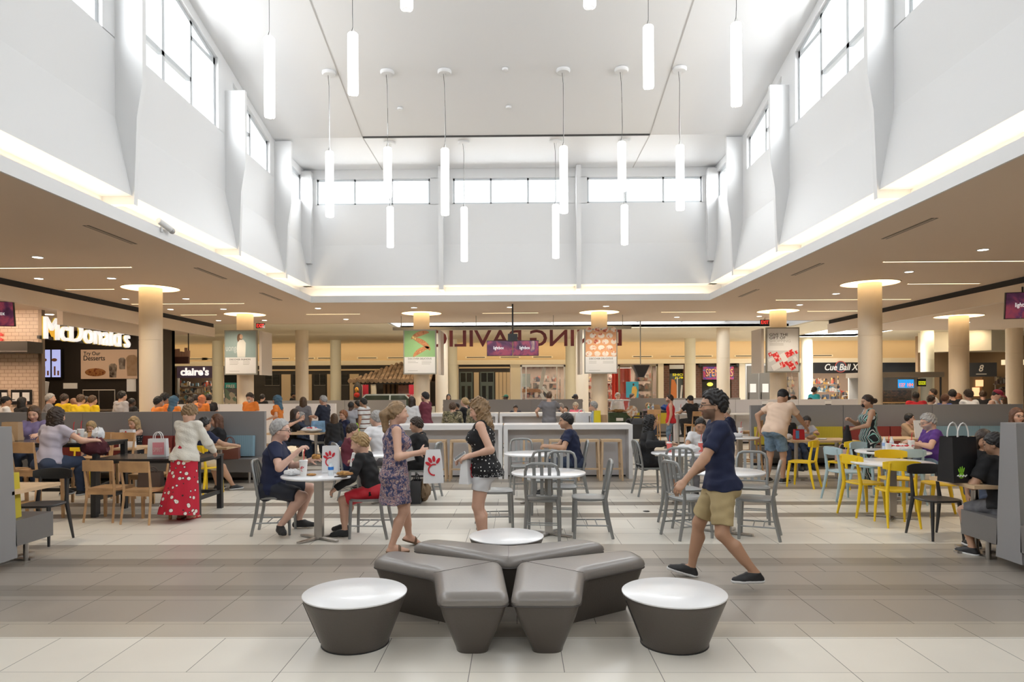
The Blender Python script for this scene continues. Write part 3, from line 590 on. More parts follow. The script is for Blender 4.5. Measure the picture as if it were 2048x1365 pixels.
x0, x1 = fx(917)+.03, fx(1021)-.03
o = thing('shop_front', 'shop front with two grey green double doors and folding tan panels', 'shop front', (0, YF, 0))
MB().box(x0, x1, .02, .2, 0, 3.04).build('wall_panel', DK, o, smooth=False); MB().box(x0, x1, -.06, .02, fz(737), fz(734)).build('strip', TANW, o, smooth=False)
MB().box(fx(948), fx(958), -.06, .02, 0, fz(745)).build('shutter', SHUT, o, bevel=.01)
c = MB()
for k in range(4): a = fx(991)+(fx(1021)-fx(991))*k/4; c.box(a, a+(fx(1021)-fx(991))/4-.02, -.06-.02*(k % 2), .02, 0, fz(745))
c.build('folding_panel', SHUT, o, bevel=.01)
for a, b in ((918, 947), (959, 990)):
    A, B = fx(a)+.04, fx(b)-.04; q = MB().box(A, B, -.03, .03, 0, fz(744)).build('double_door', GRN, o, bevel=.008); mid = (A+B)/2
    for s0, s1 in ((A+.06, mid-.03), (mid+.03, B-.06)):
        MB().box(s0, s1, -.036, -.03, fz(764), fz(746)).box(s0+.04, s1-.04, -.036, -.03, .9, fz(772)).build('pane', DKG, q, smooth=False)
    MB().cyl((mid-.03, -.07, 1.0), (mid-.03, -.07, 1.35), .015, n=8).build('handle', STEEL, q)
# glass shop with white sculpture display
A, B = fx(1041), fx(1131); shopglass(A, B, 'tall glass shop window left of the pale middle column', mull=(-.75, .62))
goods(A+.2, B-.2, YF+1.2, .4, 2.6, 60, 'mixed goods behind the tall glass window left of the pale middle column', PALD, .2, 3)
o = thing('display_wall', 'white angular display panels standing in the tall glass shop', 'display', (fx(1082), YF+.6, 0))
for i, (x, z, w_, h, an) in enumerate(((-.9, 2.2, .7, .7, 0), (.1, 2.3, .2, 1.2, 12), (.4, 1.5, .9, .16, 48), (.25, 1.1, .9, .16, 60), (.6, .9, .9, .5, 8))): MB().box(-w_/2, w_/2, -.03, .03, -h/2, h/2, Matrix.Translation((x, .1*i, z)) @ Matrix.Rotation(rad(an), 4, 'Y')).build('panel', mat('bluish_white', (.62, .72, .78), .4) if i == 0 else PAPER, o, bevel=.008)
MB().box(-1.2, .0, .3, .36, 1.55, 1.75).build('wood_band', mat('orange_wood', (.35, .15, .06), .5), o); MB().cyl((0, .1, 0), (0, .1, 1), .03).build('post', STEEL, o)
# shop with red drape and blue poster
A, B = fx(1237), fx(1316); shopglass(A, B, 'glass shop window with blue poster and red drape', fr=mat('bronze_frame', (.30, .27, .2), .4, .6), mull=(.7,))
goods(fx(1278), fx(1310), YF+.9, .5, 2.7, 50, 'shoes and bags on shelves behind the blue poster window', PALD, .22, 5)
goods(fx(1178), fx(1236), YF+1.4, .3, 2.6, 60, 'small goods in the dim doorway right of the third far column', PALD, .2, 8)
o = thing('drape', 'red drape hanging in the window beside the blue poster', 'drape', (fx(1247), YF+.7, 0)); c = MB(); pts = []
for i in range(25): x = -.5+i/24; pts.append((x, .05*math.sin(i*1.3)))
c.prism(pts+[(x, y+.03) for x, y in reversed(pts)], .6, 2.8); c.build('cloth', mat('red_cloth', (.62, .05, .03), .7), o); MB().cyl((-.55, 0, 2.82), (.55, 0, 2.82), .02, n=8).build('rod', STEEL, o); MB().cyl((-.5, 0, 2.82), (-.5, 0, 3.06), .01, n=8).build('hanger', STEEL, o); MB().cyl((.5, 0, 2.82), (.5, 0, 3.06), .01, n=8).build('hanger', STEEL, o)
o = thing('window_poster', 'blue shop poster with a figure in a yellow shirt', 'poster', ((fx(1252)+fx(1277))/2, YF-.02, (fz(765)+fz(797))/2)); W, Hh = (fx(1277)-fx(1252))/2, (fz(765)-fz(797))/2
MB().box(-W, W, -.015, .015, -Hh, Hh).build('sheet', mat('poster_sky_blue', (.05, .42, .66), .5), o, smooth=False); MB().prism([(-.06, -.4), (-.02, .1), (.04, .18), (.2, .16), (.26, .0), (.2, -.4)], .016, .02, Matrix.Rotation(rad(90), 4, 'X')).build('printed_shirt', mat('poster_yellow', (.75, .5, .12), .5), o); MB().ell((.06, -.018, .27), (.05, .004, .07), 6).build('printed_head', mat('poster_dark_skin', (.1, .05, .03), .6), o); MB().bar((.2, -.018, .12), (.31, -.018, -.1), .04, .006).build('printed_arm', mat('poster_dark_skin'), o)
# brick shop
def brick(name, c1, c2, mortar, scale, bw=.5, rh=.25, rough=.8, ms=.02):
    m, t, b, tc, sp = tnode(name, rough); n = nd(t, 'ShaderNodeTexBrick'); cb = nd(t, 'ShaderNodeCombineXYZ'); t.links.new(mth(t, 'ADD', sp.outputs[0], sp.outputs[1]), cb.inputs[0]); t.links.new(sp.outputs[2], cb.inputs[1])
    for i, q in enumerate((c1, c2, mortar)): n.inputs[i+1].default_value = (*q, 1)
    n.inputs['Scale'].default_value = scale; n.inputs['Brick Width'].default_value = bw; n.inputs['Row Height'].default_value = rh; n.inputs['Mortar Size'].default_value = ms
    t.links.new(cb.outputs[0], n.inputs['Vector']); t.links.new(n.outputs[0], b.inputs['Base Color']); return m
BR = brick('dark_red_brick', (.16, .07, .045), (.10, .05, .035), (.16, .12, .1), 2.2)
A, B = fx(1327), fx(1478); o = thing('brick_shop_front', 'dark red brick shop front with a graffiti banner', 'shop front', (0, YF, 0))
c = MB()
for a, b in ((1327, 1339), (1388, 1404), (1463, 1478)): c.box(fx(a), fx(b), 0, .3, 0, 3.03)
c.box(A, B, 0, .3, fz(733), 3.03); c.box(fx(1367), fx(1389), 0, .3, 0, 3.03); c.build('brick_wall', BR, o, smooth=False)
MB().box(fx(1339), fx(1367), -.03, .03, fz(740), fz(732)).build('shutter_box', ALU, o, bevel=.01); MB().box(fx(1339), fx(1367), .25, .3, 0, 2.9).build('window_back', SLOT, o, smooth=False)
q = MB().box(fx(1340), fx(1367), .1, .12, .6, fz(749)).build('poster', mat('poster_dark_teal', (.08, .10, .10), .5), o, smooth=False)
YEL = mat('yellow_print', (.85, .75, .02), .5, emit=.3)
text('lettering', 'SHONEN', YEL, 1.15, .13, face_cam(fx(1346)+.575, .09, fz(751.5)), q, .004, .012); text('lettering', 'JUMP', YEL, .75, .13, face_cam(fx(1350)+.37, .09, fz(758)), q, .004, .012)
MB().prism([(fx(1341), .7), (fx(1341)+.05, 1.9), (fx(1344), fz(760)), (fx(1350), fz(762)), (fx(1354), 1.9), (fx(1354), .7)], -.1, -.085, Matrix.Rotation(rad(90), 4, 'X')).build('printed_coat', mat('poster_orange', (.62, .2, .05), .6), q); MB().bar((fx(1355.5), .09, .6), (fx(1355.5), .09, fz(758)), .05, .01).bar((fx(1361), .09, .8), (fx(1365), .09, 1.9), .1, .008).build('printed_lines', PAPER, q)
MB().cyl((fx(1399), -.12, fz(734)), (fx(1473), -.12, fz(734)), .035).build('banner_rod', DARK, o)
for a in (1399, 1473): MB().ell((fx(a), -.12, fz(734)), (.09, .09, .09), 8).build('finial', DARK, o)
q = MB().box(fx(1405), fx(1466), -.13, -.1, fz(761.5), fz(736)).build('banner', noise_ramp('graffiti_purple', 2.2, [(.3, (.05, .06, .35)), (.45, (.25, .08, .4)), (.52, (.62, .06, .1)), (.6, (.08, .12, .5)), (.7, (.5, .6, .75))], dist=1.5), o, smooth=False)
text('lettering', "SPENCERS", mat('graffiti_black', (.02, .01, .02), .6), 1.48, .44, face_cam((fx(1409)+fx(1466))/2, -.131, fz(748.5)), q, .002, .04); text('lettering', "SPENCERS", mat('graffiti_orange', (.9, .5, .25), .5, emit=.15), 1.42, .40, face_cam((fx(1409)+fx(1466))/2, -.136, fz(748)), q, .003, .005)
MB().box(fx(1405), fx(1466), .2, .3, 0, fz(761)).build('dark_entrance', SLOT, o, smooth=False); MB().ell((fx(1420), -.0, fz(771)), (.16, .05, .1), 8).build('yellow_lamp', mat('yellow_lamp', (.9, .8, .1), .4, emit=1), o)
# grey doors, display right of them
o = thing('shop_doors', 'pair of tall grey doors left of the gift card poster', 'door', (0, YF, 0)); A, B = fx(1491), fx(1545); GD = mat('bronze_grey_door', (.20, .19, .175), .35, .3)
MB().box(A, B, 0, .08, 0, 3.02).build('frame', ALU, o, bevel=.02)
for s0, s1 in ((A+.08, (A+B)/2-.02), ((A+B)/2+.02, B-.08)): q = MB().box(s0, s1, -.03, 0, 0, 2.9).build('door_leaf', GD, o, bevel=.01); MB().box((s0+s1)/2-.16, (s0+s1)/2+.16, -.036, -.03, 1.5, 1.95).build('notice', PAPER, q, smooth=False); MB().cyl((s0+.08, -.08, 1.0), (s0+.08, -.08, 1.5), .02, n=8).build('handle', DARK, q)
A, B = fx(1557), fx(1601); shopglass(A, B, 'glass shop window right of the gift card poster'); goods(A+.1, B-.1, YF+.6, .4, 2.5, 26, 'framed goods behind the window right of the gift card poster', PALD, .3, 11)
# shop with white emblem
A, B = fx(1625), fx(1742); BKS = mat('black_fascia', (.018, .018, .02), .35)
o = thing('emblem_shop_front', 'shop with a black fascia and white script lettering and round emblem', 'shop front', (0, YF, 0)); MB().box(A, B, -.2, .2, fz(747, 1680), fz(725, 1680)-.02).build('fascia', BKS, o, bevel=.01)
MB().cyl(((A+B)/2-.15, -.205, 2.82), ((A+B)/2-.15, -.2, 2.82), .27, n=28).build('emblem_disc', mat('emblem_navy', (.05, .07, .1), .5), o); MB().lathe([(.26, -.01), (.3, -.01), (.3, .01), (.26, .01)], 28, close=True).build('emblem_ring', mat('emblem_red', (.5, .1, .08), .5), o, loc=((A+B)/2-.15, -.21, 2.82)).rotation_euler = (rad(90), 0, 0)
text('lettering', 'Cue Ball X', PAPER, 1.75, .34, face_cam((A+B)/2-.1, -.225, 2.8), o, .012, .012, .25); text('lettering', 'CUE', mat('emblem_blue', (.15, .35, .6), .5), .8, .07, face_cam((A+B)/2-.15, -.225, 2.6), o, .006, .004) if 0 else None
goods(A+.15, fx(1688), YF+.4, .3, 2.35, 90, 'colourful goods crowding the shop under the white emblem', PAL, .17, 13); goods(fx(1690), fx(1740), YF+.2, .2, 1.6, 40, 'stacked bright goods at the right of the emblem shop', PAL, .13, 14)
# lottery kiosk: canopy, screens, stone patterned counter
Y2 = 29.0
def kx(px): return xat(px, Y2)
def kz(py): return zat(1820, py, Y2)
A, B = kx(1742), kx(1889); o = thing('lottery_kiosk', 'lottery kiosk under a brushed metal canopy with blue and yellow screens', 'kiosk', (0, Y2, 0))
MB().box(A, B, 0, 2.2, kz(755), kz(744.5)).build('canopy', mat('kiosk_bronze', (.36, .30, .24), .35, .7), o, bevel=.02); MB().box(A, B, 1.9, 2.0, 0, kz(755)).build('back_wall', mat('kiosk_white', (.55, .53, .5), .6), o, smooth=False)
MB().box(A, kx(1838), -.05, .5, 0, 1.06).build('counter', brick('kiosk_stone', (.24, .19, .14), (.10, .09, .07), (.05, .04, .035), 4.5, .5, .3), o, smooth=False); MB().box(A, kx(1838), -.1, .55, 1.06, 1.1).build('counter_top', mat('orange_wood_light', (.55, .33, .15), .5), o, bevel=.006)
MB().box(A, kx(1838), .55, .65, 1.05, kz(781)).build('scratch_card_wall', brick('card_wall', (.30, .20, .15), (.10, .11, .10), (.04, .04, .035), 6, .7, .4, .5), o, smooth=False)
LB = mat('lottery_blue', (.02, .3, .75), .4, emit=.8); RL = mat('lottery_red_digits', (1, .12, .03), .4, emit=1.6)
for a, b, s_ in ((1800, 1814.5, '127'), (1816, 1830.5, '104')):
    q = MB().box(kx(a), kx(b), .1, .16, kz(776.5), kz(759.5)).build('jackpot_screen', LB, o, bevel=.01); text('digits', s_, RL, .24, .13, face_cam((kx(a)+kx(b))/2, .09, kz(770)), q, .004, .008); MB().box(kx(a)+.04, kx(b)-.04, .094, .1, kz(775.5), kz(774)).build('caption', PAPER, q, smooth=False)
    text('caption_text', 'POWER' if s_ == '127' else 'MEGA', PAPER, .22, .05, face_cam((kx(a)+kx(b))/2, .09, kz(763.5)), q, .003, .004) if 0 else None
q = MB().box(kx(1838), kx(1855), .1, .16, kz(773.5), kz(758)).build('keno_screen', BKS, o, bevel=.01); MB().box(kx(1840), kx(1854), .094, .1, kz(770), kz(763)).build('panel', mat('keno_yellow', (.75, .8, .02), .4, emit=.5), q, smooth=False); text('lettering', 'KENO', BLK, .26, .1, face_cam((kx(1840)+kx(1854))/2, .09, kz(766.5)), q, .003, .008)
for a, b in ((1768, 1782), (1788, 1800)): q = MB().box(kx(a), kx(b), 1.84, 1.9, kz(775), kz(757)).build('framed_picture', BKS, o, bevel=.01); MB().box(kx(a)+.05, kx(b)-.05, 1.83, 1.84, kz(773), kz(759)).build('print', noise_ramp('kiosk_print', 3, [(.3, (.1, .14, .2)), (.5, (.5, .55, .6)), (.7, (.2, .2, .2))]), q, smooth=False)
for x in (A+.05, B-.1): MB().cyl((x, .1, 0), (x, .1, kz(755)), .04).build('post', DARK, o)
A, B = kx(1760), fx(1900)
o = thing('dark_glass_front', 'dark glass band above the lottery kiosk', 'shop window', (0, YF, 0)); MB().box(fx(1745), fx(1905), -.02, .05, 0, 3.02).build('dark_pane', mat('dark_blue_glass', (.05, .06, .075), .15), o, smooth=False); MB().box(fx(1745), fx(1905), -.04, .06, fz(727), fz(724)).build('rail', ALU, o, smooth=False)
# dark shop with emblem at the right
Y3 = 30.5; A, B = xat(1934, Y3), xat(1988, Y3); o = thing('grey_sign_shop', 'shop under a dark grey sign with a pale brushed emblem at the right', 'shop front', ((A+B)/2, Y3, 0), rad(-16)); W = (B-A)/2
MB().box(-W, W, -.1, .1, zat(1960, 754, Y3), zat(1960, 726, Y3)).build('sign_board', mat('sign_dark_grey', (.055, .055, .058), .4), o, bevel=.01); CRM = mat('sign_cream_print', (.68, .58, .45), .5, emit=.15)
text('emblem', '8', CRM, .18, .3, face_cam(0, -.11, zat(1960, 737, Y3)), o, .01, .01, .25); MB().box(-.2, .2, -.112, -.1, zat(1960, 749.5, Y3), zat(1960, 748, Y3)).build('emblem_line', CRM, o, smooth=False)
MB().box(-W, W, 1.6, 1.7, 0, zat(1960, 754, Y3)).build('back_wall', mat('warm_wood', (.36, .2, .09), .5), o, smooth=False); MB().box(-W, W, -.3, .3, 0, 1.1).build('counter', DK, o, bevel=.01)
for i, (a, z, w_, h) in enumerate(((-.25, 1.75, .5, .55), (.25, 1.5, .4, .4), (.45, 1.9, .3, .3))): MB().box(a-w_/2, a+w_/2, 1.5, 1.6, z-h/2, z+h/2).build('lit_panel', mat('warm_lit_panel', (1, .62, .3), .5, emit=.9), o, bevel=.01)
goods(xat(2008, 31), xat(2060, 31), 31.3, .8, 2.4, 45, 'warm lit goods on shelves at the far right edge', PALD, .2, 21); MB()
o = tag(MB().box(xat(2012, 31), 24, 31.1, 31.3, 2.72, 2.95).build('light_band', mat('cream_lit_band', (1, .8, .5), .5, emit=.8)), 'glowing cream band above the far right shop', 'light strip')
struct(MB().box(18.6, 24.5, 31.9, 32.1, 0, 4.1).build('wall_right_shop', mat('warm_brown_wall', (.34, .22, .12), .6), smooth=False), 'warm brown wall of the far right shop')
struct(MB().prism([(18.2, 31.2), (20.4, 29.6), (22.5, 31.2)], 3.3, 4.2).build('trim_soffit_right', CREAM, smooth=False), 'cream angled soffit at the far right')
# ---------------- purple sign shop at the left ----------------
PUR = mat('sign_purple', (.085, .06, .13), .5); WG = mat('white_lit_letters', (.95, .95, .95), .4, emit=.6)
A, B = fx(356), fx(428); o = thing('purple_sign_shop', 'shop under a purple sign with white letters at the left', 'shop front', (0, YF, 0)); zs0, zs1 = zat(392, 756.5, YF), zat(392, 731, YF)
MB().box(A, B, -.12, .1, zs0, zs1).build('sign_board', PUR, o, bevel=.01); text('lettering', "claire's", WG, (B-A)*.78, .43, face_cam((A+B)/2, -.14, (zs0+zs1)/2), o, .02, .03); MB().box(fx(330), A, 0, .05, 0, 3.0).build('glass_side', SGLASS, o, smooth=False)
for a in (330, 356, 428): MB().box(fx(a)-.04, fx(a)+.04, -.02, .1, 0, 3.0).build('post', ALU, o, smooth=False)
q = MB().cyl((fx(336), -.1, zat(336, 774, YF)), (fx(336), -.06, zat(336, 774, YF)), .19, n=24).build('round_sticker', mat('teal_sticker', (.05, .35, .33), .5), o)
goods(fx(338), fx(427), YF+1.0, .5, 2.35, 150, 'small bright goods filling the shop under the purple sign', PAL, .15, 31); goods(fx(400), fx(412), YF+.3, 1.2, 2.1, 8, 'blue and yellow display card stand under the purple sign', PAL, .25, 33)
A, B = fx(449), fx(475); o = thing('window_poster', 'teal poster reading FREE in the window left of the fashion poster column', 'poster', ((A+B)/2, YF-.02, 0)); W = (B-A)/2
MB().box(-W, W, 0, .05, 0, 3.0).build('pane', DKG, o, smooth=False); MB().box(-W+.03, W-.05, -.02, 0, zat(462, 777, YF), zat(462, 766, YF)).build('sheet', mat('teal_sheet', (.05, .4, .42), .5), o, smooth=False); text('lettering', 'FREE', PAPER, W*1.3, .16, face_cam(0, -.025, zat(462, 773, YF)), o, .003, .008); text('lettering', 'out today', PAPER, W*1.2, .09, face_cam(0, -.025, zat(462, 768, YF)), o, .003, .002) if 0 else None
MB().box(-W+.03, W-.05, -.02, 0, .9, zat(462, 777.5, YF)).build('photo_sheet', vor_ramp('photo_collage', 4, [(0, (.7, .75, .72)), (.3, (.2, .3, .25)), (.5, (.6, .55, .5)), (.7, (.15, .15, .18)), (.85, (.75, .8, .8))], out='Color'), o, smooth=False)
# tiled kiosk, car, banners
Y4 = 31.0; TILE = mat('clay_roof_tile', (.36, .25, .16), .8, noise=.5, nscale=3)
xl, xr = xat(700, Y4), xat(832, Y4); o = thing('tiled_kiosk', 'kiosk with a clay tiled hip roof behind the tacos poster', 'kiosk', (0, Y4, 0)); ze, zr = 2.12, 2.98
c = MB(); b_ = MB()
def hp(x, t): return Vector((x, t*2.0, ze+(zr-ze)*t))
x = xl
while x < xr+.6:
    tm = min(1.0, max(.05, (x-xl)/1.9)); k = max(2, int(tm*6)); pts = [hp(x, tm*j/k) for j in range(k+1)]
    for p_, q_ in zip(pts, pts[1:]): c.tube([p_-Vector((0, .03, 0)), q_+Vector((0, .05, .03))], [.105, .085], 8)
    x += .2
c.build('roof_tiles', TILE, o); b_.add([hp(xl, 0), hp(xr+.6, 0), hp(xr+.6, 1), hp(xl+1.9, 1), Vector((xl, 4, ze)), Vector((xr+.6, 4, ze))], [(0, 1, 2, 3), (0, 3, 4), (3, 2, 5, 4), (0, 4, 5, 1)]); b_.build('roof_deck', mat('dark_clay', (.16, .1, .07), .9), o, smooth=False)
MB().box(xl+.1, xr+.5, .1, .25, ze-.14, ze-.02).build('beam', DK, o, smooth=False)
for px in (720, 746, 830): MB().box(xat(px, Y4)-.1, xat(px, Y4)+.1, .1, .3, 0, ze-.1).build('post', CREAM, o, bevel=.02)
MB().box(xat(744, Y4), xr, 2.6, 2.7, 0, ze).build('slatted_back', brick('slats', (.3, .2, .12), (.28, .19, .11), (.06, .04, .03), 1.0, .22, 4, ms=.05), o, smooth=False); MB().box(xat(778, Y4), xat(819, Y4), 2.4, 2.45, 1.2, zat(800, 771, 33.5)).build('backdrop', noise_ramp('pink_backdrop', 1.6, [(.35, (.35, .2, .22)), (.5, (.6, .35, .3)), (.65, (.3, .12, .16))]), o, smooth=False)
SALE = mat('sale_red', (.62, .03, .06), .5)
for px, l in ((731, 'left'), (823.5, 'right')):
    p = aY(px, 770, 30.4); o = thing('sale_banner', 'red SALE banner at the %s of the tiled kiosk' % l, 'banner', (p.x, 30.4, 0)); MB().box(-.13, .13, -.01, .01, .35, p.z).build('cloth', SALE, o, smooth=False); text('lettering', 'SALE', PAPER, .2, .09, face_cam(0, -.014, 1.47), o, .003, .006); MB().cyl((0, .02, 0), (0, .02, p.z+.03), .015, n=8).build('pole', STEEL, o); MB().box(-.15, .15, -.12, .12, 0, .03).build('foot', DARK, o, bevel=.005)
p = aY(714.5, 785, 30.2); o = thing('helmet_display', 'red and gold helmeted bust in a dark arched niche by the tiled kiosk', 'statue', (p.x, 30.2, 0)); MB().box(-.2, .2, -.1, .3, 0, 1.25).build('plinth', DK, o, bevel=.02); MB().lathe([(.19, 1.25), (.19, 1.85), (.12, 2.02), (.02, 2.1)], 20, (0, .1, 0)).build('niche', DK, o); MB().ell((0, -.08, 1.72), (.1, .1, .14)).build('helmet', mat('gold_metal', (.7, .35, .08), .25, .8), o); MB().ell((0, -.08, 1.5), (.13, .1, .12)).build('bust', mat('toy_red', (.6, .03, .02), .3), o)
Yc = 29.8; x0 = xat(781, Yc); o = thing('car', 'pale green white car parked by the tiled kiosk', 'car', (x0, Yc, 0)); CW = mat('car_paint', (.66, .72, .68), .25, coat=.6)
MB().loft([[(x, y, z) for y, z in ((-.8, .35), (.8, .35), (.85, .7), (.78, .98), (-.78, .98), (-.85, .7))] for x in (-2.0, -1.9, 1.7, 1.85)]).build('body', CW, o, bevel=.06, seg=3)
MB().loft([[(-1.5, -.75, .97), (-1.5, .75, .97), (1.3, .75, .97), (1.3, -.75, .97)], [(-.95, -.62, 1.5), (-.95, .62, 1.5), (.75, .62, 1.5), (.75, -.62, 1.5)]]).build('window_glass', mat('car_glass', (.05, .07, .05), .1), o, bevel=.04)
MB().box(-.95, .75, -.64, .64, 1.48, 1.54).bar((-1.5, -.76, .97), (-.95, -.63, 1.5), .06, .05).bar((1.3, -.76, .97), (.75, -.63, 1.5), .06, .05).bar((.1, -.77, .97), (.1, -.63, 1.5), .06, .05).build('roof', CW, o, bevel=.02)
for x in (-1.3, 1.2):
    for y in (-.78, .78): MB().cyl((x, y-.09, .32), (x, y+.09, .32), .32, n=20).build('wheel', DARK, o, bevel=.03)
# ---------------- burger counter at the left ----------------
YP = 17.3; TILEW = brick('subway_tile', (.72, .58, .47), (.68, .54, .43), (.40, .28, .2), 1.0, .19, .095, .25, .006)
xp = xat(78, YP); struct(MB().box(-16.5, xp, YP, YP+.1, 0, 3.8).build('wall_tiled_pier', TILEW, smooth=False), 'cream tiled pier at the left')
struct(MB().box(xp, xp+.09, YP-.02, YP+.1, 0, 3.8).build('trim_pier_edge', mat('bronze_trim', (.22, .17, .13), .4, .5), smooth=False), 'bronze edge of the tiled pier')
struct(MB().box(-11.75, -11.6, YP, 21.3, 3.42, 3.8).build('trim_bulkhead', GREYP, smooth=False), 'grey bulkhead above the burger counter')
BKW = mat('near_black_wall', (.035, .028, .024), .5)
struct(MB().box(-20, -11.9, 23.4, 23.6, 0, 3.8).build('wall_kitchen', BKW, smooth=False), 'dark wall behind the burger counter'); struct(MB().box(-12.1, -11.9, 21.6, 23.6, 0, 3.8).build('wall_kitchen_side', BKW, smooth=False), 'dark return wall by the burger counter')
xs = -12.1; a = aX(87, 640, xs); b = aX(257, 690, xs); a2 = aX(100, 678, xs)
o = thing('burger_sign', 'white lit letters on a dark rail above the burger counter', 'sign', (xs, (a.y+b.y)/2, 3.36)); L2 = (b.y-a.y)/2
M_ = Matrix.Rotation(rad(90), 4, 'Z') @ Matrix.Rotation(rad(90), 4, 'X')
text('lettering', "McDonald's", WG, L2*2, .60, M_ @ Matrix.Translation((0, .0, .03)), o, .04, .0); text('letter_edge', "McDonald's", mat('letter_edge_yellow', (.8, .6, .12), .4, emit=.25), L2*2+.03, .62, M_ @ Matrix.Translation((0, .0, -.03)), o, .02, .004)
MB().box(-.1, -.04, -L2-.1, L2+.1, -.3, -.22).box(-.1, -.05, -.9, -.84, -.3, .44).box(-.1, -.05, .9, .96, -.3, .44).build('rail', DARK, o, smooth=False)
YM = 23.3
def mx(px): return xat(px, YM)
def mz(py): return zat(200, py, YM)
A, B = mx(163), mx(280); o = thing('dessert_poster', 'tan menu poster reading Try Our Desserts with shakes and fries', 'poster', ((A+B)/2, YM, mz(729))); W, Hh = (B-A)/2, (mz(700)-mz(758.5))/2
MB().box(-W, W, -.03, .095, -Hh, Hh).build('board', mat('menu_tan', (.52, .33, .2), .5, emit=.35), o, bevel=.01)
for s_, z, w_ in (('Try Our', Hh*.7, .58), ('Desserts', Hh*.42, .74)): text('lettering', s_, BLK, w_, .17, face_cam(-W+.1+w_/2, -.035, z), o, .003, .008)
MB().ell((-W*.5, -.04, -Hh*.55), (.36, .01, .14)).build('printed_fries', noise_ramp('fries_print', 9, [(.35, (.25, .06, .02)), (.5, (.55, .25, .08)), (.65, (.35, .12, .04))]), o)
for i, (x, z, w_, h) in enumerate(((.1, -.22, .14, .24), (.42, .02, .12, .2), (.76, -.05, .2, .36))): MB().prism([(x-w_*.8, z-h), (x-w_, z+h*.7), (x-w_*.5, z+h), (x+w_*.5, z+h), (x+w_, z+h*.7), (x+w_*.8, z-h)], .034, .042, Matrix.Rotation(rad(90), 4, 'X')).build('printed_shake', noise_ramp('shake_print%d' % i, 6, [(.35, ((.06, .04, .03), (.5, .45, .4), (.55, .36, .22))[i]), (.6, ((.5, .42, .35), (.2, .15, .13), (.62, .45, .3))[i])]), o)
A, B = mx(84), mx(125); o = thing('menu_screen', 'blue white lit menu screen left of the dessert poster', 'screen', ((A+B)/2, YM-.02, mz(727))); W, Hh = (B-A)/2, (mz(697.5)-mz(757))/2
MB().box(-W, W, -.03, .115, -Hh, Hh).build('case', DARK, o, bevel=.01)
for s in (-1, 1): MB().box(s*W/2-W/2+.03, s*W/2+W/2-.03, -.036, -.03, -Hh+.04, Hh-.04).build('display', mat('menu_blue_glow', (.45, .5, .9), .4, emit=.7), o, smooth=False); MB().box(s*W/2-.08, s*W/2-.02, -.04, -.036, -Hh+.1, -.1).box(s*W/2+.04, s*W/2+.1, -.04, -.036, -Hh+.1, -.25).ell((s*W/2-.06, -.04, .12), (.1, .004, .06), 6).build('printed_food', mat('printed_food', (.4, .2, .1), .5), o, smooth=False)
o = thing('service_counter', 'dark service counter of the burger stand with steel frames', 'counter', (-14.2, 21.5, 0)); MB().box(-2, 2.2, -.35, .35, 0, 1.1).build('cabinet', BKW, o, bevel=.01); MB().box(-2.05, 2.2, -.4, .4, 1.1, 1.14).build('worktop', STEEL, o, bevel=.006)
for x in (.55, 1.05): MB().tube([(x, -.2, 1.14), (x, -.2, 1.75), (x+.5, -.2, 1.75), (x+.5, -.2, 1.14)], .02, 8).build('sneeze_guard_frame', STEEL, o)
MB().box(-1.5, -1.0, -.2, .1, 1.5, 1.9, Matrix.Rotation(rad(8), 4, 'Y')).build('menu_stand', PAPER, o, bevel=.005); MB().box(-.35, .1, .2, .22, 1.8, 1.98).build('notice', PAPER, o, smooth=False); MB().box(1.7, 2.0, .2, .22, 1.7, 2.1).build('paper_sheet', PAPER, o, smooth=False)
random.seed(4); YMk = ((372, 410, 97), (394, 448, 88), (420, 446, 146), (395, 472, 182), (430, 505, 226), (470, 505, 173), (440, 475, 127)); pp = [(87, 638), (99, 630), (127, 640), (146, 637.5), (173, 651), (182, 643.5), (226, 650.5)]
for i, (px, py) in enumerate(pp):
    p = aZ(px, py, 3.79); p = Vector((max(-18, p.x), min(23, max(18.2, p.y)), 3.79)); tag(MB().lathe([(.001, 0), (.1, 0), (.1, .03)], 20, p).build('downlight', DLG), 'small round downlight over the burger counter, %s from the left' % ('first', 'second', 'third', 'fourth', 'fifth', 'sixth', 'seventh')[i], 'ceiling light')
l = bpy.data.lights.new('counter_lamp', 'AREA'); l.size = 3; l.energy = 45; l.color = (1, .75, .5); q = bpy.data.objects.new('counter_lamp', l); COL.objects.link(q); q.location = (-14.5, 20.5, 3.7)
l = bpy.data.lights.new('pier_lamp', 'AREA'); l.energy = 110; l.size = 2.2; l.color = (1, .72, .5); q = bpy.data.objects.new('pier_lamp', l); COL.objects.link(q); q.location = (-13.4, 16.0, 3.75); q.rotation_euler = (rad(25), 0, 0)  # unseen fill light added to brighten the tiled pier
p = aY(30, 695, YP-.4); o = thing('sign_canopy', 'dark projecting sign box on the tiled pier', 'sign', (p.x-.3, YP, p.z)); MB().box(-.7, .72, -.55, 0, -.14, .14).build('box', DK, o, bevel=.012); MB().box(-.7, .72, -.56, -.55, -.12, -.1).build('edge', STEEL, o, smooth=False)
for px, w_ in ((43, .26), (3, .14)):
    p = aY(px, 795, YP-.03); o = thing('notice_board', 'dark framed notice on the tiled pier, %s one' % ('right' if px > 20 else 'left'), 'notice', p); MB().box(-w_, w_, -.02, .02, -.19, .19).build('frame', DARK, o, bevel=.008)
    for s in (-.5, .5): MB().box(s*w_-.09, s*w_+.09, -.026, -.02, -.1, .12).build('sheet', PAPER, o, smooth=False)
for i, (py,) in enumerate(((669,), (679,))): p = aY(1, py, YP-.05); tag(MB().ell(p, (.04, .03, .04), 8).build('red_lamp', RED), 'small red lamp on the tiled pier, %s one' % ('upper', 'lower')[i], 'lamp')
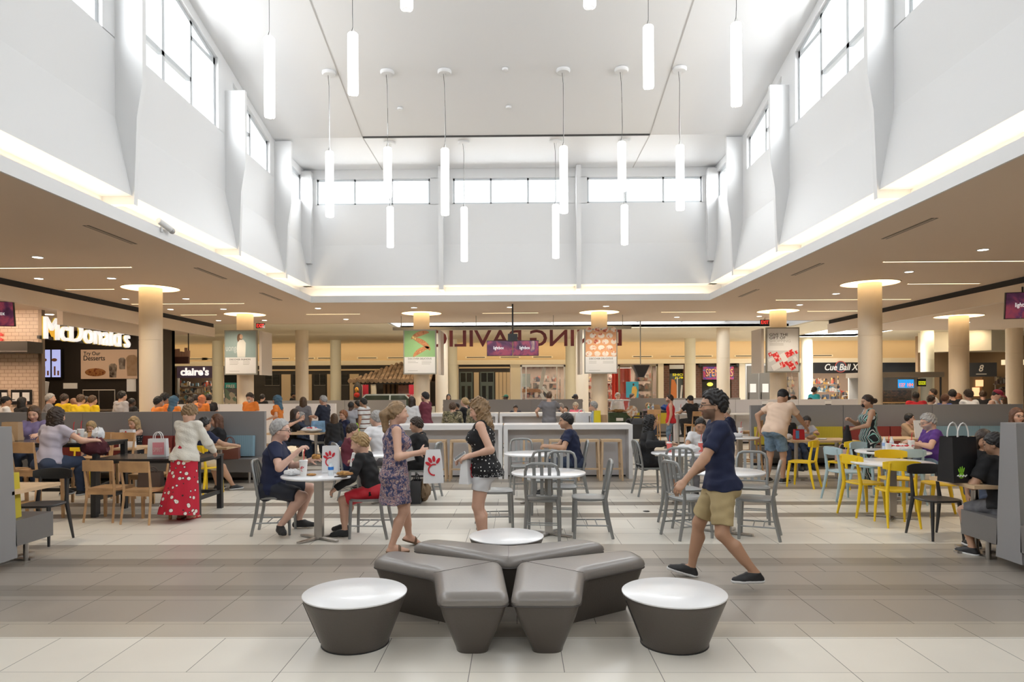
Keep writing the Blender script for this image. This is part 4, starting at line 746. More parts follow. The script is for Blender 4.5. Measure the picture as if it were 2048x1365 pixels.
# box sign with a skyline cut-out beside the left column
Yk = 24.6; p = aY(354, 711, Yk); o = thing('skyline_sign', 'brown hanging sign with pink skyline blocks between the left columns', 'sign', p); MB().box(-.42, .44, -.05, .05, -.31, -.06, Matrix.Rotation(rad(-0), 4, 'Y')).build('band', mat('sign_brown', (.09, .04, .035), .5), o, bevel=.01)
c = MB(); random.seed(3)
for i in range(9): x = -.38+i*.095; c.box(x, x+.09, -.03, .03, -.06, random.uniform(.12, .3))
c.build('skyline', mat('skyline_pink', (.5, .3, .24), .6), o, smooth=False); MB().cyl((.42, 0, -.06), (.42, 0, 3.8-p.z), .02, n=8).build('hanger', DARK, o)
# ---------------- furniture builders ----------------
CHG = mat('grey_chair_metal', (.33, .34, .34), .4, .6); OAK = mat('light_oak', (.52, .31, .15), .45, noise=.25, nscale=5); OAKL = mat('pale_oak', (.62, .44, .27), .5, noise=.15, nscale=5)
YELP = mat('yellow_chair', (.84, .56, .015), .38); BLUP = mat('pale_blue_chair', (.42, .55, .60), .42); BLKP = mat('black_chair', (.025, .025, .026), .42)
TOPW = mat('white_tabletop', (.84, .85, .87), .22, coat=.2); CORIAN = mat('white_counter', (.84, .84, .85), .3); CORB = mat('white_counter_back', (.78, .76, .77), .5)
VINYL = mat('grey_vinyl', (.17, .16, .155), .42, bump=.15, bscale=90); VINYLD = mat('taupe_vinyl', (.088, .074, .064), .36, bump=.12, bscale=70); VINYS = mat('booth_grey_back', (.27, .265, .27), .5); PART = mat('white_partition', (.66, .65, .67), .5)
NOW = {}
def rframe(r, zs): return [(r*math.cos(t), r*math.sin(t), zs) for t in [2*math.pi*k/20 for k in range(20)]]
def round_table(x, y, dia, h, label):
    o = thing('round_table', label, 'table', (x, y, 0), group=None); r = dia/2
    MB().lathe([(r-.012, h-.028), (r, h-.02), (r, h-.006), (r-.008, h)], 56).build('tabletop', TOPW, o)
    MB().box(-.045, .045, -.045, .045, .02, h-.03).build('pedestal', STEEL, o, bevel=.01); MB().box(-.16, .16, -.16, .16, h-.04, h-.028).build('top_plate', STEEL, o)
    for k in range(4): a = rad(45+90*k+12); MB().bar((.03*math.cos(a), .03*math.sin(a), .02), (.3*math.cos(a), .3*math.sin(a), .014), .06, .022, w2=.045, d2=.016).build('foot', STEEL, o, bevel=.006)
    return o
def metal_chair():                                     # faces +Y
    o = thing('metal_chair', '', 'chair')
    c = MB(); n = 24; pts = []
    for k in range(n):
        t = 2*math.pi*k/n; cs, sn = math.cos(t), math.sin(t); pts.append((.205*abs(cs)**.45*(1 if cs >= 0 else -1)*(1 if sn > -.2 else .93), .2*abs(sn)**.5*(1 if sn >= 0 else -1)))
    secs = [[(x*q, y*q, z) for x, y in pts] for q, z in ((.93, .425), (1, .435), (1, .452), (.95, .458), (.6, .448), (.2, .446))]
    c.loft(secs).build('seat', CHG, o)
    for s in (-1, 1):
        MB().tube([(s*.175, .165, .44), (s*.18, .175, .2), (s*.185, .18, 0)], [.021, .019, .016], 8).build('leg', CHG, o)
        MB().tube([(s*.175, -.175, .45), (s*.185, -.2, .25), (s*.195, -.255, 0)], [.021, .02, .017], 8).build('leg', CHG, o)
    pa = [(-.18, -.175, .44), (-.19, -.2, .6), (-.185, -.235, .78), (-.16, -.25, .845), (-.11, -.256, .868), (0, -.258, .872)]
    MB().tube(pa+[(-x, y, z) for x, y, z in reversed(pa[:-1])], .0185, 8).build('back_frame', CHG, o)
    MB().tube([(-.185, -.185, .5), (0, -.215, .5), (.185, -.185, .5)], .011, 6).build('back_rail', CHG, o)
    for x in (-.085, 0, .085): MB().bar((x, -.205, .5), (x*1.02, -.255, .865), .038, .014, (0, 1, 0)).build('slat', CHG, o, bevel=.003)
    for s in (-1, 1): MB().tube([(s*.182, .177, .15), (s*.19, -.222, .15)], .009, 6).build('side_stretcher', CHG, o)
    for y in (.03, -.08): MB().tube([(-.185, y, .15), (.185, y, .15)], .007, 6).build('cross_stretcher', CHG, o)
    return o
def plastic_chair(m):
    o = thing('plastic_chair', '', 'chair'); n = 28; pts = []
    for k in range(n):
        t = 2*math.pi*k/n; cs, sn = math.cos(t), math.sin(t); pts.append((.21*abs(cs)**.6*(1 if cs >= 0 else -1)*(1+.08*sn), .2*abs(sn)**.62*(1 if sn >= 0 else -1)))
    MB().loft([[(x*q, y*q, z) for x, y in pts] for q, z in ((.9, .42), (.985, .427), (1, .44), (.97, .448), (.5, .44), (.2, .438))]).build('seat', m, o)
    for s in (-1, 1):
        MB().tube([(s*.155, .15, .43), (s*.17, .175, .22), (s*.178, .19, 0)], [.026, .022, .015], 10, sx=.8).build('leg', m, o)
        MB().tube([(s*.15, -.235, .79), (s*.155, -.2, .6), (s*.16, -.175, .44), (s*.175, -.22, .2), (s*.185, -.265, 0)], [.016, .021, .027, .022, .015], 10, sx=.8).build('leg', m, o)
    secs = []
    for k in range(13):
        u = -1+2*k/12; x = .215*u; y = -.245+.055*u*u; h = .062*(1-.35*abs(u)**3); z0 = .755
        secs.append([(x, y-.011, z0-h), (x, y+.011, z0-h), (x, y+.014, z0), (x, y+.008, z0+h), (x, y-.008, z0+h), (x, y-.014, z0)])
    MB().loft(secs).build('backrest', m, o); return o
def wood_chair(h=.44, m=None):
    m = m or OAK; o = thing('wooden_chair', '', 'chair'); b = h+.36
    MB().prism([(-.2, -.19), (.2, -.19), (.215, .2), (-.215, .2)], h-.03, h).build('seat', m, o, bevel=.01)
    for s in (-1, 1):
        MB().bar((s*.19, .18, h-.03), (s*.2, .19, 0), .042, .036, w2=.03, d2=.028).build('leg', m, o, bevel=.006)
        MB().add([], []).tube([(s*.185, -.19, 0 and h) if 0 else (s*.2, -.235, 0), (s*.19, -.19, h*.7), (s*.188, -.185, h), (s*.2, -.235, b)], [.017, .02, .022, .014], 4).build('leg', m, o, bevel=.004)
    secs = []
    for k in range(9):
        u = -1+2*k/8; y = -.235-.02*(1-u*u); secs.append([(u*.205, y-.011, b-.13), (u*.205, y+.011, b-.13), (u*.205, y+.008, b+.01), (u*.205, y-.014, b+.01)])
    MB().loft(secs).build('backrest', m, o, bevel=.005)
    [MB().box(-.19, .19, q-.012, q+.012, h-.08, h-.03).build('apron', m, o, bevel=.004) for q in (.178, -.187)]
    if h > .55:
        for s in (-1, 1): MB().bar((s*.195, .18, .22), (s*.195, -.21, .22), .025, .03).build('stretcher', m, o)
        MB().bar((-.195, .185, .2), (.195, .185, .2), .025, .03).build('foot_rail', m, o)
    return o
def stool():
    o = thing('counter_stool', '', 'stool'); h = .76
    MB().box(-.19, .19, -.15, .15, h-.04, h).build('seat', OAKL, o, bevel=.012)
    for sx in (-1, 1):
        for sy in (-1, 1): MB().bar((sx*.17, sy*.13, h-.04), (sx*.195, sy*.16, 0), .036, .036).build('leg', OAKL, o, bevel=.005)
        MB().bar((sx*.185, -.15, .3), (sx*.185, .15, .3), .024, .03).build('stretcher', OAKL, o)
    MB().bar((-.185, -.15, .22), (.185, -.15, .22), .024, .03).build('foot_rail', OAKL, o); return o
PROTO = {'metal': metal_chair, 'yellow': lambda: plastic_chair(YELP), 'blue': lambda: plastic_chair(BLUP), 'black': lambda: plastic_chair(BLKP), 'wood': wood_chair, 'highwood': lambda: wood_chair(.68), 'stool': stool}
GRP = {'metal': 'grey metal chairs at the white round tables', 'yellow': 'yellow plastic chairs', 'blue': 'pale blue plastic chairs', 'black': 'black plastic chairs at the booths', 'wood': 'low wooden chairs', 'highwood': 'counter height wooden chairs', 'stool': 'pale wooden stools at the white counters'}
def put(kind, x, y, face, label):                      # face: compass angle, 0 away from the camera, 90 to the right
    if kind not in NOW: NOW[kind] = o = PROTO[kind](); o['label'] = label; o.location = (x, y, 0); o.rotation_euler = (0, 0, rad(-face))
    else: o = dup(NOW[kind], label, (x, y, 0), rad(-face))
    o['group'] = GRP[kind]; return o
def fl(px, py): p = aZ(px, py); return p.x, p.y
# ---------------- round tables and chairs ----------------
TB = {}
for k, px, Y, d, h, l in (('T1', 637, 7.78, .84, .74, 'white round table between the man in glasses and the blond boy'), ('T2', 1096, 8.0, .87, .735, 'empty white round table among grey chairs in the middle'), ('T3', 1063, 10.4, .86, .735, 'white round table where the man in a navy tee sits'), ('T4', 1452, 8.05, .87, .735, 'white round table behind the walking man'), ('T5', 1359, 10.4, .86, .735, 'white round table of the curly haired woman and the boy'),
                          ('T6', 1782, 9.0, 1.0, .735, 'empty white round table with yellow chairs at the right'), ('T7', 1784, 10.5, 1.04, .735, 'white round table with takeaway bags before the man in purple'), ('T8', 772, 10.4, .86, .735, 'white round table of the man in white and the boy in maroon')):
    x = xat(px, Y); TB[k] = (x, Y); round_table(x, Y, d, h, l)
x, y = TB['T2']
put('metal', *fl(1087, 1074), 6, 'grey metal chair nearest the camera at the empty middle table, back to us')
put('metal', x+.47, 7.95, -88, 'grey metal chair right of the empty middle table, facing left')
put('metal', x-.62, 8.5, 84, 'grey metal chair behind the curly blond woman, facing right')
put('metal', x+.2, 8.85, 186, 'grey metal chair on the far side of the empty middle table')
put('metal', x-.02, 9.5, -10, 'grey metal chair between the two middle tables, back to us')
put('metal', xat(1046, 11.2), 11.2, 172, 'grey metal chair on the far side of the navy tee man\'s table')
CH_NAVY = (xat(1143, 11.0), 11.0); put('metal', *CH_NAVY, -88, 'grey metal chair under the man in the navy tee')
CH_P2 = (xat(553, 8.15), 8.15); put('metal', *CH_P2, 82, 'grey metal chair under the man in black glasses')
CH_P3 = (xat(737, 7.95), 7.95); put('metal', *CH_P3, -88, 'grey metal chair under the blond boy in red shorts')
CH_POLO = (xat(846, 10.75), 10.75); put('metal', *CH_POLO, -82, 'grey metal chair under the man in the black polo')
CH_MAR = (xat(700, 10.75), 10.75); put('metal', *CH_MAR, 60, 'grey metal chair under the boy in maroon')
CH_WSH = (xat(768, 11.35), 11.35); put('metal', *CH_WSH, 190, 'grey metal chair under the grey haired man in white')
put('metal', xat(640, 16.4), 16.4, -85, 'grey metal chair at the wooden table before the police officer')
x, y = TB['T5']
CH_CURL = (xat(1300, 11.0), 11.0); put('metal', *CH_CURL, 84, 'grey metal chair under the curly black haired woman')
put('metal', xat(1353, 9.85), 9.85, 4, 'grey metal chair before the curly haired woman\'s table, back to us')
CH_BOY = (xat(1400, 11.25), 11.25); put('metal', *CH_BOY, 180, 'grey metal chair under the boy in white')
x, y = TB['T4']
put('metal', xat(1366, 8.6), 8.6, 76, 'grey metal chair left of the walking man, the further of two')
put('metal', xat(1377, 7.9), 7.9, 70, 'grey metal chair left of the walking man, the nearer of two')
put('metal', xat(1505, 8.75), 8.75, 196, 'grey metal chair on the far side of the table behind the walking man')
put('metal', xat(1512, 7.85), 7.85, -68, 'grey metal chair right of the walking man, nearest the camera')
put('yellow', xat(1603, 11.85), 11.85, -48, 'yellow chair before the bending man\'s table'); put('yellow', xat(1684, 11.75), 11.75, -30, 'yellow chair holding a pink bag, back to us')
put('blue', xat(1688, 10.45), 10.45, 80, 'pale blue chair left of the right round tables, facing right'); put('yellow', xat(1727, 9.2), 9.2, 78, 'yellow chair left of the empty right table, facing right')
put('yellow', xat(1790, 8.55), 8.55, 8, 'yellow chair nearest the camera at the empty right table, back to us'); put('yellow', xat(1880, 9.1), 9.1, -82, 'yellow chair right of the empty right table, facing left'); put('yellow', xat(1792, 9.62), 9.62, 188, 'yellow chair on the far side of the empty right table')
put('blue', xat(1806, 10.15), 10.15, 356, 'pale blue chair between the two right round tables, back to us'); put('blue', xat(1738, 11.15), 11.15, 150, 'pale blue chair beside the woman in the striped jumpsuit'); CH_PUR = (xat(1874, 10.75), 10.7); put('blue', *CH_PUR, -80, 'pale blue chair under the man in purple')
put('black', xat(1872, 7.8), 7.8, 176, 'black chair with the booth table at the right edge'); put('black', xat(84, 7.6), 7.6, 176, 'black chair with the booth table at the left edge')
put('yellow', xat(412, 11.3), 11.3, 20, 'yellow chair under the young man in khaki shorts'); CH_KH = (xat(412, 11.3), 11.3)
put('yellow', xat(163, 11.2), 11.2, 160, 'yellow chair behind the tall black table at the left')
# ---------------- ottomans ----------------
def drum(px, Y, label, rz=0):
    h = .345; o = thing('drum_ottoman', label, 'ottoman', (xat(px, Y), Y, 0), rz)
    MB().lathe([(.2, .0), (.222, .004), (.228, .03), (.338, h-.035), (.342, h-.02), (.34, h-.014)], 64).build('body', VINYLD, o)
    MB().lathe([(.335, h-.016), (.345, h-.012), (.346, h-.004), (.34, h), (.1, h+.001)], 64).build('top', mat('white_ottoman_top', (.86, .86, .87), .3, coat=.1), o)
    MB().lathe([(.215, -.0), (.226, 0), (.226, .008), (.215, .008)], 48, close=True).build('foot_ring', DARK, o)
    MB().bar((.2295, .01, .03), (.339, .01, h-.04), .004, .004).build('seam', DARK, o); return o
drum(708.5, 4.585, 'round ottoman with a white top, left front', rad(200)); drum(1346, 4.585, 'round ottoman with a white top, right front', rad(190)); drum(1011.5, 6.35, 'round ottoman with a white top, behind the grey benches', rad(90))
def bench(poly_top, label, seam=None, taper=.19):
    # tapered leather bench: outline at the top, smaller outline at the floor, soft rounded edge
    h = .42; o = thing('leather_bench', label, 'bench', (sum(p[0] for p in poly_top)/len(poly_top), sum(p[1] for p in poly_top)/len(poly_top), 0)); ox, oy = o.location.x, o.location.y
    P = [Vector((x-ox, y-oy)) for x, y in poly_top]; n = len(P)
    def inset(d, z):
        Q = []
        for i in range(n):
            a, b, c_ = P[i-1], P[i], P[(i+1) % n]; e1 = (b-a).normalized(); e2 = (c_-b).normalized(); n1 = Vector((-e1.y, e1.x)); n2 = Vector((-e2.y, e2.x)); q = n1+n2; Q.append(b+q*(d*2/max(.5, q.length_squared)))
        out = []
        for i in range(n):
            a, b, c_ = Q[i-1], Q[i], Q[(i+1) % n]; q1 = (a-b).normalized(); q2 = (c_-b).normalized(); r = min(.075, (a-b).length*.42, (c_-b).length*.42)
            for k in range(7): t = k/6; p_ = (b+q1*r)*(1-t)**2+b*2*t*(1-t)+(b+q2*r)*t*t; out.append((p_.x, p_.y, z))
        return out
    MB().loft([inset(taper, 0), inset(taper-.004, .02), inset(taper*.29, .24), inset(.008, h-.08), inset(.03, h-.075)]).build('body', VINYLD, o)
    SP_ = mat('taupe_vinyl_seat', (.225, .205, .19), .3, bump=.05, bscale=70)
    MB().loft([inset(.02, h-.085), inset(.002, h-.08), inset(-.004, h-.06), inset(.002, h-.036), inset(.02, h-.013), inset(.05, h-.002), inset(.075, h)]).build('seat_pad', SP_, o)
    pi_ = [Vector(q) for q in inset(.0, h-.082)]; MB().tube(pi_+[pi_[0]], .005, 6).build('piping', mat('dark_piping', (.07, .06, .055), .5), o)
    if seam: a, b = seam; MB().bar((a[0]-ox, a[1]-oy, h+.0005), (b[0]-ox, b[1]-oy, h+.0005), .003, .002).build('seam', mat('dark_piping'), o)
    return o

def tp(px, py, z=.345): p = aZ(px, py, z); return p.x, p.y
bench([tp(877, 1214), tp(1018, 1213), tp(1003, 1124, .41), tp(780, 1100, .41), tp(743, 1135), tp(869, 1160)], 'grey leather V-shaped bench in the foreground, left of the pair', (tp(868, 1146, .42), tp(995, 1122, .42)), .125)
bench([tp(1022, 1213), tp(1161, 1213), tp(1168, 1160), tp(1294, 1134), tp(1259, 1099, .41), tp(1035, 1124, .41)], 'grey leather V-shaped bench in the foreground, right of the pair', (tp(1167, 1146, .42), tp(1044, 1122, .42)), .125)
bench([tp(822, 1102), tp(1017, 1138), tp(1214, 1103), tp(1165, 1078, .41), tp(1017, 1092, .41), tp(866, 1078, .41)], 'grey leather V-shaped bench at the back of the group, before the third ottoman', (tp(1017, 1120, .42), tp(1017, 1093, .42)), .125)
# ---------------- white counters and stools ----------------
def counter(x0, x1, y0, y1, label, h=1.03):
    o = thing('bar_counter', label, 'counter', ((x0+x1)/2, (y0+y1)/2, 0)); a, b = (x1-x0)/2, (y1-y0)/2
    MB().box(-a, a, -b, b, h-.09, h).build('worktop', CORIAN, o, bevel=.008)
    for s in (-1, 1): MB().box(min(s*a, s*(a-.075)), max(s*a, s*(a-.075)), -b, b, 0, h-.09).build('end_panel', CORIAN, o, bevel=.008)
    MB().box(-a+.075, a-.075, -.02, .02, .03, h-.09).build('middle_panel', CORB, o, smooth=False); MB().box(-a+.08, a-.08, -.015, .015, 0, .03).build('plinth', DARK, o, smooth=False); return o
counter(-2.62, -.285, 12.97, 13.75, 'white bar counter at the left, behind the two standing women'); counter(-.255, 2.19, 12.97, 13.75, 'white bar counter at the right, behind the man in the navy tee')
counter(-3.1, -.55, 19.5, 20.3, 'second white bar counter at the left, behind the first'); counter(-.5, 2.16, 19.5, 20.3, 'second white bar counter at the right, behind the first')
for px, l in ((872, 'left end of the near white counter'), (921, 'left of the curly blond woman'), (1066, 'behind the far chair of the navy tee man\'s table'), (1118, 'left of the man in the navy tee'), (1176, 'right of the man in the navy tee'), (1221, 'at the right end of the near white counter')):
    put('stool', xat(px, 12.85), 12.85, 0, 'pale wooden counter stool '+l)
for px, l in ((1060, 'left'), (1090, 'middle'), (1163, 'right')): put('stool', xat(px, 19.2), 19.2, 0, 'pale wooden stool at the second white counter, %s of the three' % l)
put('stool', xat(1012, 18.9), 18.9, 0, 'pale wooden stool behind the curly blond woman\'s shoulder')
# ---------------- booths ----------------
def vstripe(name, c1, c2, sc):
    m, t, b, tc, sp = tnode(name, .75); n = mth(t, 'GREATER_THAN', mth(t, 'FRACT', mth(t, 'MULTIPLY', sp.outputs[0], sc)), .5); c = ramp(t, n, [(0, c1), (.5, c2)]); t.links.new(c, b.inputs['Base Color']); return m
def wallboth(x0, x1, y, h, joints, label, mt=None, th=.1):
    o = thing('low_partition' if mt else 'booth_screen', label, 'partition' if mt else 'booth screen', ((x0+x1)/2, y, 0)); xs_ = [x0]+list(joints)+[x1]; cx = (x0+x1)/2
    for a, b in zip(xs_, xs_[1:]): MB().box(a-cx+.004, b-cx-.004, -th/2, th/2, .05, h).build('panel', mt or VINYS, o, bevel=.018)
    MB().box(x0-cx+.05, x1-cx-.05, -th/2+.02, th/2-.02, 0, .05).build('plinth', DARK, o, smooth=False); return o
CUSH = {'red': vstripe('red_cushion', (.28, .045, .035), (.24, .035, .03), 28), 'blue': vstripe('blue_cushion', (.26, .40, .48), (.21, .34, .42), 28), 'yellow': vstripe('yellow_cushion', (.58, .47, .04), (.50, .40, .03), 28)}
def booth_seat(x0, x1, yb, label, dep=.52, leg=True, s=-1):
    o = thing('booth_bench', label, 'bench seat', ((x0+x1)/2, yb, 0)); w_ = (x1-x0)/2
    a, b = sorted((0, s*dep)); MB().box(-w_, w_, a, b, .21, .45).build('seat', VINYL, o, bevel=.03, seg=3)
    for q in (-1, -.33, .33, 1):
        x = q*(w_-.1); MB().cyl((x, s*(dep-.08), 0), (x, s*(dep-.08), .21), .022).build('leg', STEEL, o)
    return o
def cushion(x0, x1, y, col, label, z0=.47, z1=.86, s=-1):
    o = tag(MB().box(-(x1-x0)/2, (x1-x0)/2, -.06, .06, 0, z1-z0).build('back_cushion', CUSH[col], bevel=.028, seg=3), label, 'cushion'); o.location = ((x0+x1)/2, y+s*.12, z0); o.rotation_euler = (rad(4*s), 0, 0); return o
yb = 13.0
wallboth(-14.4, xat(531, yb), yb, 1.31, [xat(168, yb), xat(348, yb)], 'long grey booth back at the left, across the room')
booth_seat(-14.2, xat(529, yb), yb-.06, 'long grey booth bench at the left under the booth back')
for a, b, c_, l in ((283, 345, 'red', 'dark red back cushion behind the white haired standing woman'), (348, 400, 'red', 'dark red back cushion behind the young man in navy'), (455, 506, 'blue', 'pale blue back cushion at the end of the left booth'), (402, 453, 'blue', 'pale blue back cushion behind the woman eating'), (90, 166, 'red', 'dark red back cushion behind the woman in lilac'), (172, 280, 'red', 'dark red back cushion behind the blond woman in black')):
    cushion(xat(a, yb-.2), xat(b, yb-.2), yb-.06, c_, l)
yr = 15.2
wallboth(xat(1500, yr), xat(2043, yr), yr, 1.33, [xat(1684, yr), xat(1862, yr)], 'long grey booth back at the right, across the room'); booth_seat(xat(1504, yr), xat(2040, yr), yr-.06, 'long grey booth bench at the right under the booth back')
for a, b, c_, l in ((1511, 1598, 'yellow', 'yellow back cushion behind the bending man'), (1600, 1684, 'yellow', 'yellow back cushion behind the child'), (1692, 1778, 'red', 'dark red back cushion behind the woman in the jumpsuit'), (1780, 1850, 'red', 'dark red back cushion behind the woman in the tan top'), (1852, 1958, 'blue', 'pale blue back cushion above the black shopping bag'), (1960, 2040, 'blue', 'pale blue back cushion at the right end of the right booth')):
    cushion(xat(a, yr-.2), xat(b, yr-.2), yr-.06, c_, l)
def double_booth(x_end, s, label):                     # s=+1 runs to the right
    o = thing('double_booth', label, 'booth', (x_end, 6.4, 0)); L = 2.2
    def bx(a, b): return sorted((a*s, b*s))
    a, b = bx(0, L)
    n = [(-.17, .09), (.17, .09), (.1, 1.37), (-.1, 1.37)]
    MB().loft([[(x, y, z) for y, z in n] for x in (a, b)]).build('back_panel', VINYS, o, bevel=.02)
    for q, nm in ((1, 'far'), (-1, 'near')):
        y0, y1 = sorted((q*.15, q*.68)); MB().box(a, b, y0, y1, .2, .45).build('seat', VINYL, o, bevel=.03, seg=3)
        for x in (.1*s, 1.1*s, (L-.1)*s): MB().cyl((x, q*.42, 0), (x, q*.42, .2), .024).build('leg', STEEL, o)
    return o
double_booth(4.56, 1, 'double grey booth cut off by the right edge'); double_booth(-4.86, -1, 'double grey booth cut off by the left edge')
o = cushion(4.72, 5.3, 6.23, 'yellow', 'yellow back cushion on the near side of the right edge booth', .452, .93); o = cushion(-5.9, -4.95, 6.57, 'yellow', 'yellow back cushion on the left edge booth', .452, .9, 1)
def wood_table(x0, x1, y0, y1, h, label, m=None, legs=2):
    o = thing('wooden_table', label, 'table', ((x0+x1)/2, (y0+y1)/2, 0)); a, b = (x1-x0)/2, (y1-y0)/2
    MB().box(-a, a, -b, b, h-.035, h).build('tabletop', m or OAKL, o, bevel=.005)
    for s in ((-1, 1) if legs == 2 else (0,)):
        x = s*a*.62; MB().cyl((x, 0, .02), (x, 0, h-.035), .035).build('pedestal', STEEL, o); MB().box(x-.035, x+.035, -b*.75, b*.75, 0, .022).box(x-.2, x+.2, -.03, .03, 0, .02).build('foot', STEEL, o, bevel=.004)
    return o
wood_table(4.46, 5.75, 6.72, 7.45, .74, 'wooden table of the booth at the right edge'); wood_table(-6.2, -4.86, 6.5, 7.2, .74, 'wooden table of the booth at the left edge')
wood_table(xat(1568, 12.9), xat(1699, 12.9), 12.55, 13.3, .74, 'wooden table the man in peach leans over'); wood_table(xat(1750, 13.2), xat(1838, 13.2), 12.9, 13.6, .74, 'wooden table before the woman in the tan top')
wood_table(xat(1935, 13.2), xat(2010, 13.2), 12.9, 13.6, .74, 'wooden table behind the black shopping bag'); wood_table(xat(238, 11.7), xat(288, 11.7), 11.45, 12.15, .74, 'wooden table before the blond woman in black', legs=1); wood_table(xat(412, 11.8), xat(467, 11.8), 11.5, 12.1, .74, 'wooden table before the woman eating', legs=1)
wood_table(xat(543, 15.8), xat(652, 15.8), 15.3, 16.3, .74, 'wooden table of the group before the police officer')
# black steel tables, high and low
def frame_table(x0, x1, y0, y1, h, label):
    o = thing('black_table', label, 'table', ((x0+x1)/2, (y0+y1)/2, 0)); a, b = (x1-x0)/2, (y1-y0)/2; BT = mat('black_tabletop', (.03, .03, .032), .25)
    MB().box(-a, a, -b, b, h-.025, h).build('tabletop', BT, o, bevel=.004); MB().box(-a+.02, a-.02, -b+.02, b-.02, h-.06, h-.025).build('apron', DARK, o)
    for sx in (-1, 1):
        for sy in (-1, 1): MB().box(sx*(a-.04)-.035, sx*(a-.04)+.035, sy*(b-.04)-.035, sy*(b-.04)+.035, 0, h-.025).build('leg', DARK, o, bevel=.004)
        MB().box(sx*(a-.04)-.02, sx*(a-.04)+.02, -b+.07, b-.07, .22, .27).build('stretcher', DARK, o)
    MB().box(-a+.07, a-.07, -.02 if 0 else b-.07, b-.03, .22, .27).build('foot_rail', DARK, o); return o
frame_table(-5.76, -4.28, 9.12, 9.9, .79, 'low black table where the woman in the floral skirt stands'); frame_table(-8.4, -5.8, 9.35, 10.1, .99, 'tall black table at the left with cups and bags')
put('wood', xat(219, 9.0), 9.0, 4, 'wooden chair at the low black table, left of the two with backs to us'); put('wood', xat(293, 8.85), 8.85, 8, 'wooden chair at the low black table holding a brown handbag')
CH_LIL = (xat(78, 9.0), 8.98); put('highwood', *CH_LIL, 14, 'tall wooden chair under the woman in lilac'); put('highwood', xat(5, 9.0), 8.98, 4, 'tall wooden chair cut off by the left edge')
put('highwood', xat(226, 10.5), 10.5, 184, 'tall wooden chair at the far side of the low black table'); put('highwood', xat(185, 10.6), 10.6, 178, 'tall wooden chair on the far side of the tall black table'); put('wood', xat(296, 10.45), 10.45, 184, 'wooden chair on the far side of the low black table')
# partitions further back
def partition(x0, x1, y, h, label, joints=()): return wallboth(x0, x1, y, h, joints, label, PART, .12)
partition(-11.2, xat(672, 21.3), 21.3, 1.29, 'long white partition at the left behind the people in orange', [xat(440, 21.3), xat(553, 21.3)]); partition(xat(1347, 21.3), xat(1722, 21.3), 21.3, 1.36, 'white partition at the right behind the man in the black cap', [xat(1470, 21.3), xat(1595, 21.3)])
wallboth(xat(530, 25.0), xat(812, 25.0), 25.0, 1.34, [xat(690, 25.0)], 'dark grey booth back far behind the police officer'); wallboth(xat(886, 24.5), xat(1165, 24.5), 24.5, 1.35, [xat(960, 24.5), xat(1061, 24.5)], 'dark grey booth back far behind the second counter')
wallboth(xat(1258, 24.5), xat(1480, 24.5), 24.5, 1.37, [xat(1350, 24.5)], 'dark grey booth back far behind the stroller')
cushion(xat(1262, 24.2), xat(1352, 24.2), 24.4, 'yellow', 'yellow back cushion far behind the stroller'); cushion(xat(1043, 24.2), xat(1062, 24.2), 24.4, 'red', 'dark red cushion far behind the second white counter')
frame_table(xat(1283, 22.6), xat(1345, 22.6), 22.3, 23.0, .98, 'tall black table of the elderly pair near the stroller'); put('highwood', xat(1305, 21.9), 21.9, 0, 'tall wooden chair at the elderly pair\'s table')
CH_CAP = (xat(1388, 20.0), 20.0); put('highwood', *CH_CAP, -20, 'tall wooden chair under the man in the black cap'); put('highwood', xat(1497, 14.1), 14.1, -60, 'tall wooden chair by the end of the right booth')
put('highwood', xat(1500, 16.5), 16.5, -30, 'tall wooden chair behind the end of the right booth'); put('wood', xat(534, 15.9), 15.9, 70, 'wooden chair at the end of the left booth')
o = thing('ledge_table', 'narrow grey ledge table with one steel leg left of the man in the black cap', 'table', (xat(1362, 20.6), 20.6, 0)); MB().box(-.2, .75, -.25, .6, .92, .95).build('tabletop', CORIAN, o, bevel=.004); MB().cyl((-.12, -.18, 0), (-.12, -.18, .92), .03).build('leg', STEEL, o)
round_table(xat(1479, 13.6), 13.6, .75, .74, 'small white table with a cup beside the right booth end'); 
o = thing('ledge_table', 'white ledge table between the partition and the right booth', 'table', (xat(1490, 20.6), 20.6, 0)); MB().box(-.5, .9, -.3, .6, .92, .95).build('tabletop', CORIAN, o, bevel=.004); MB().cyl((-.3, 0, 0), (-.3, 0, .92), .03).build('leg', STEEL, o)
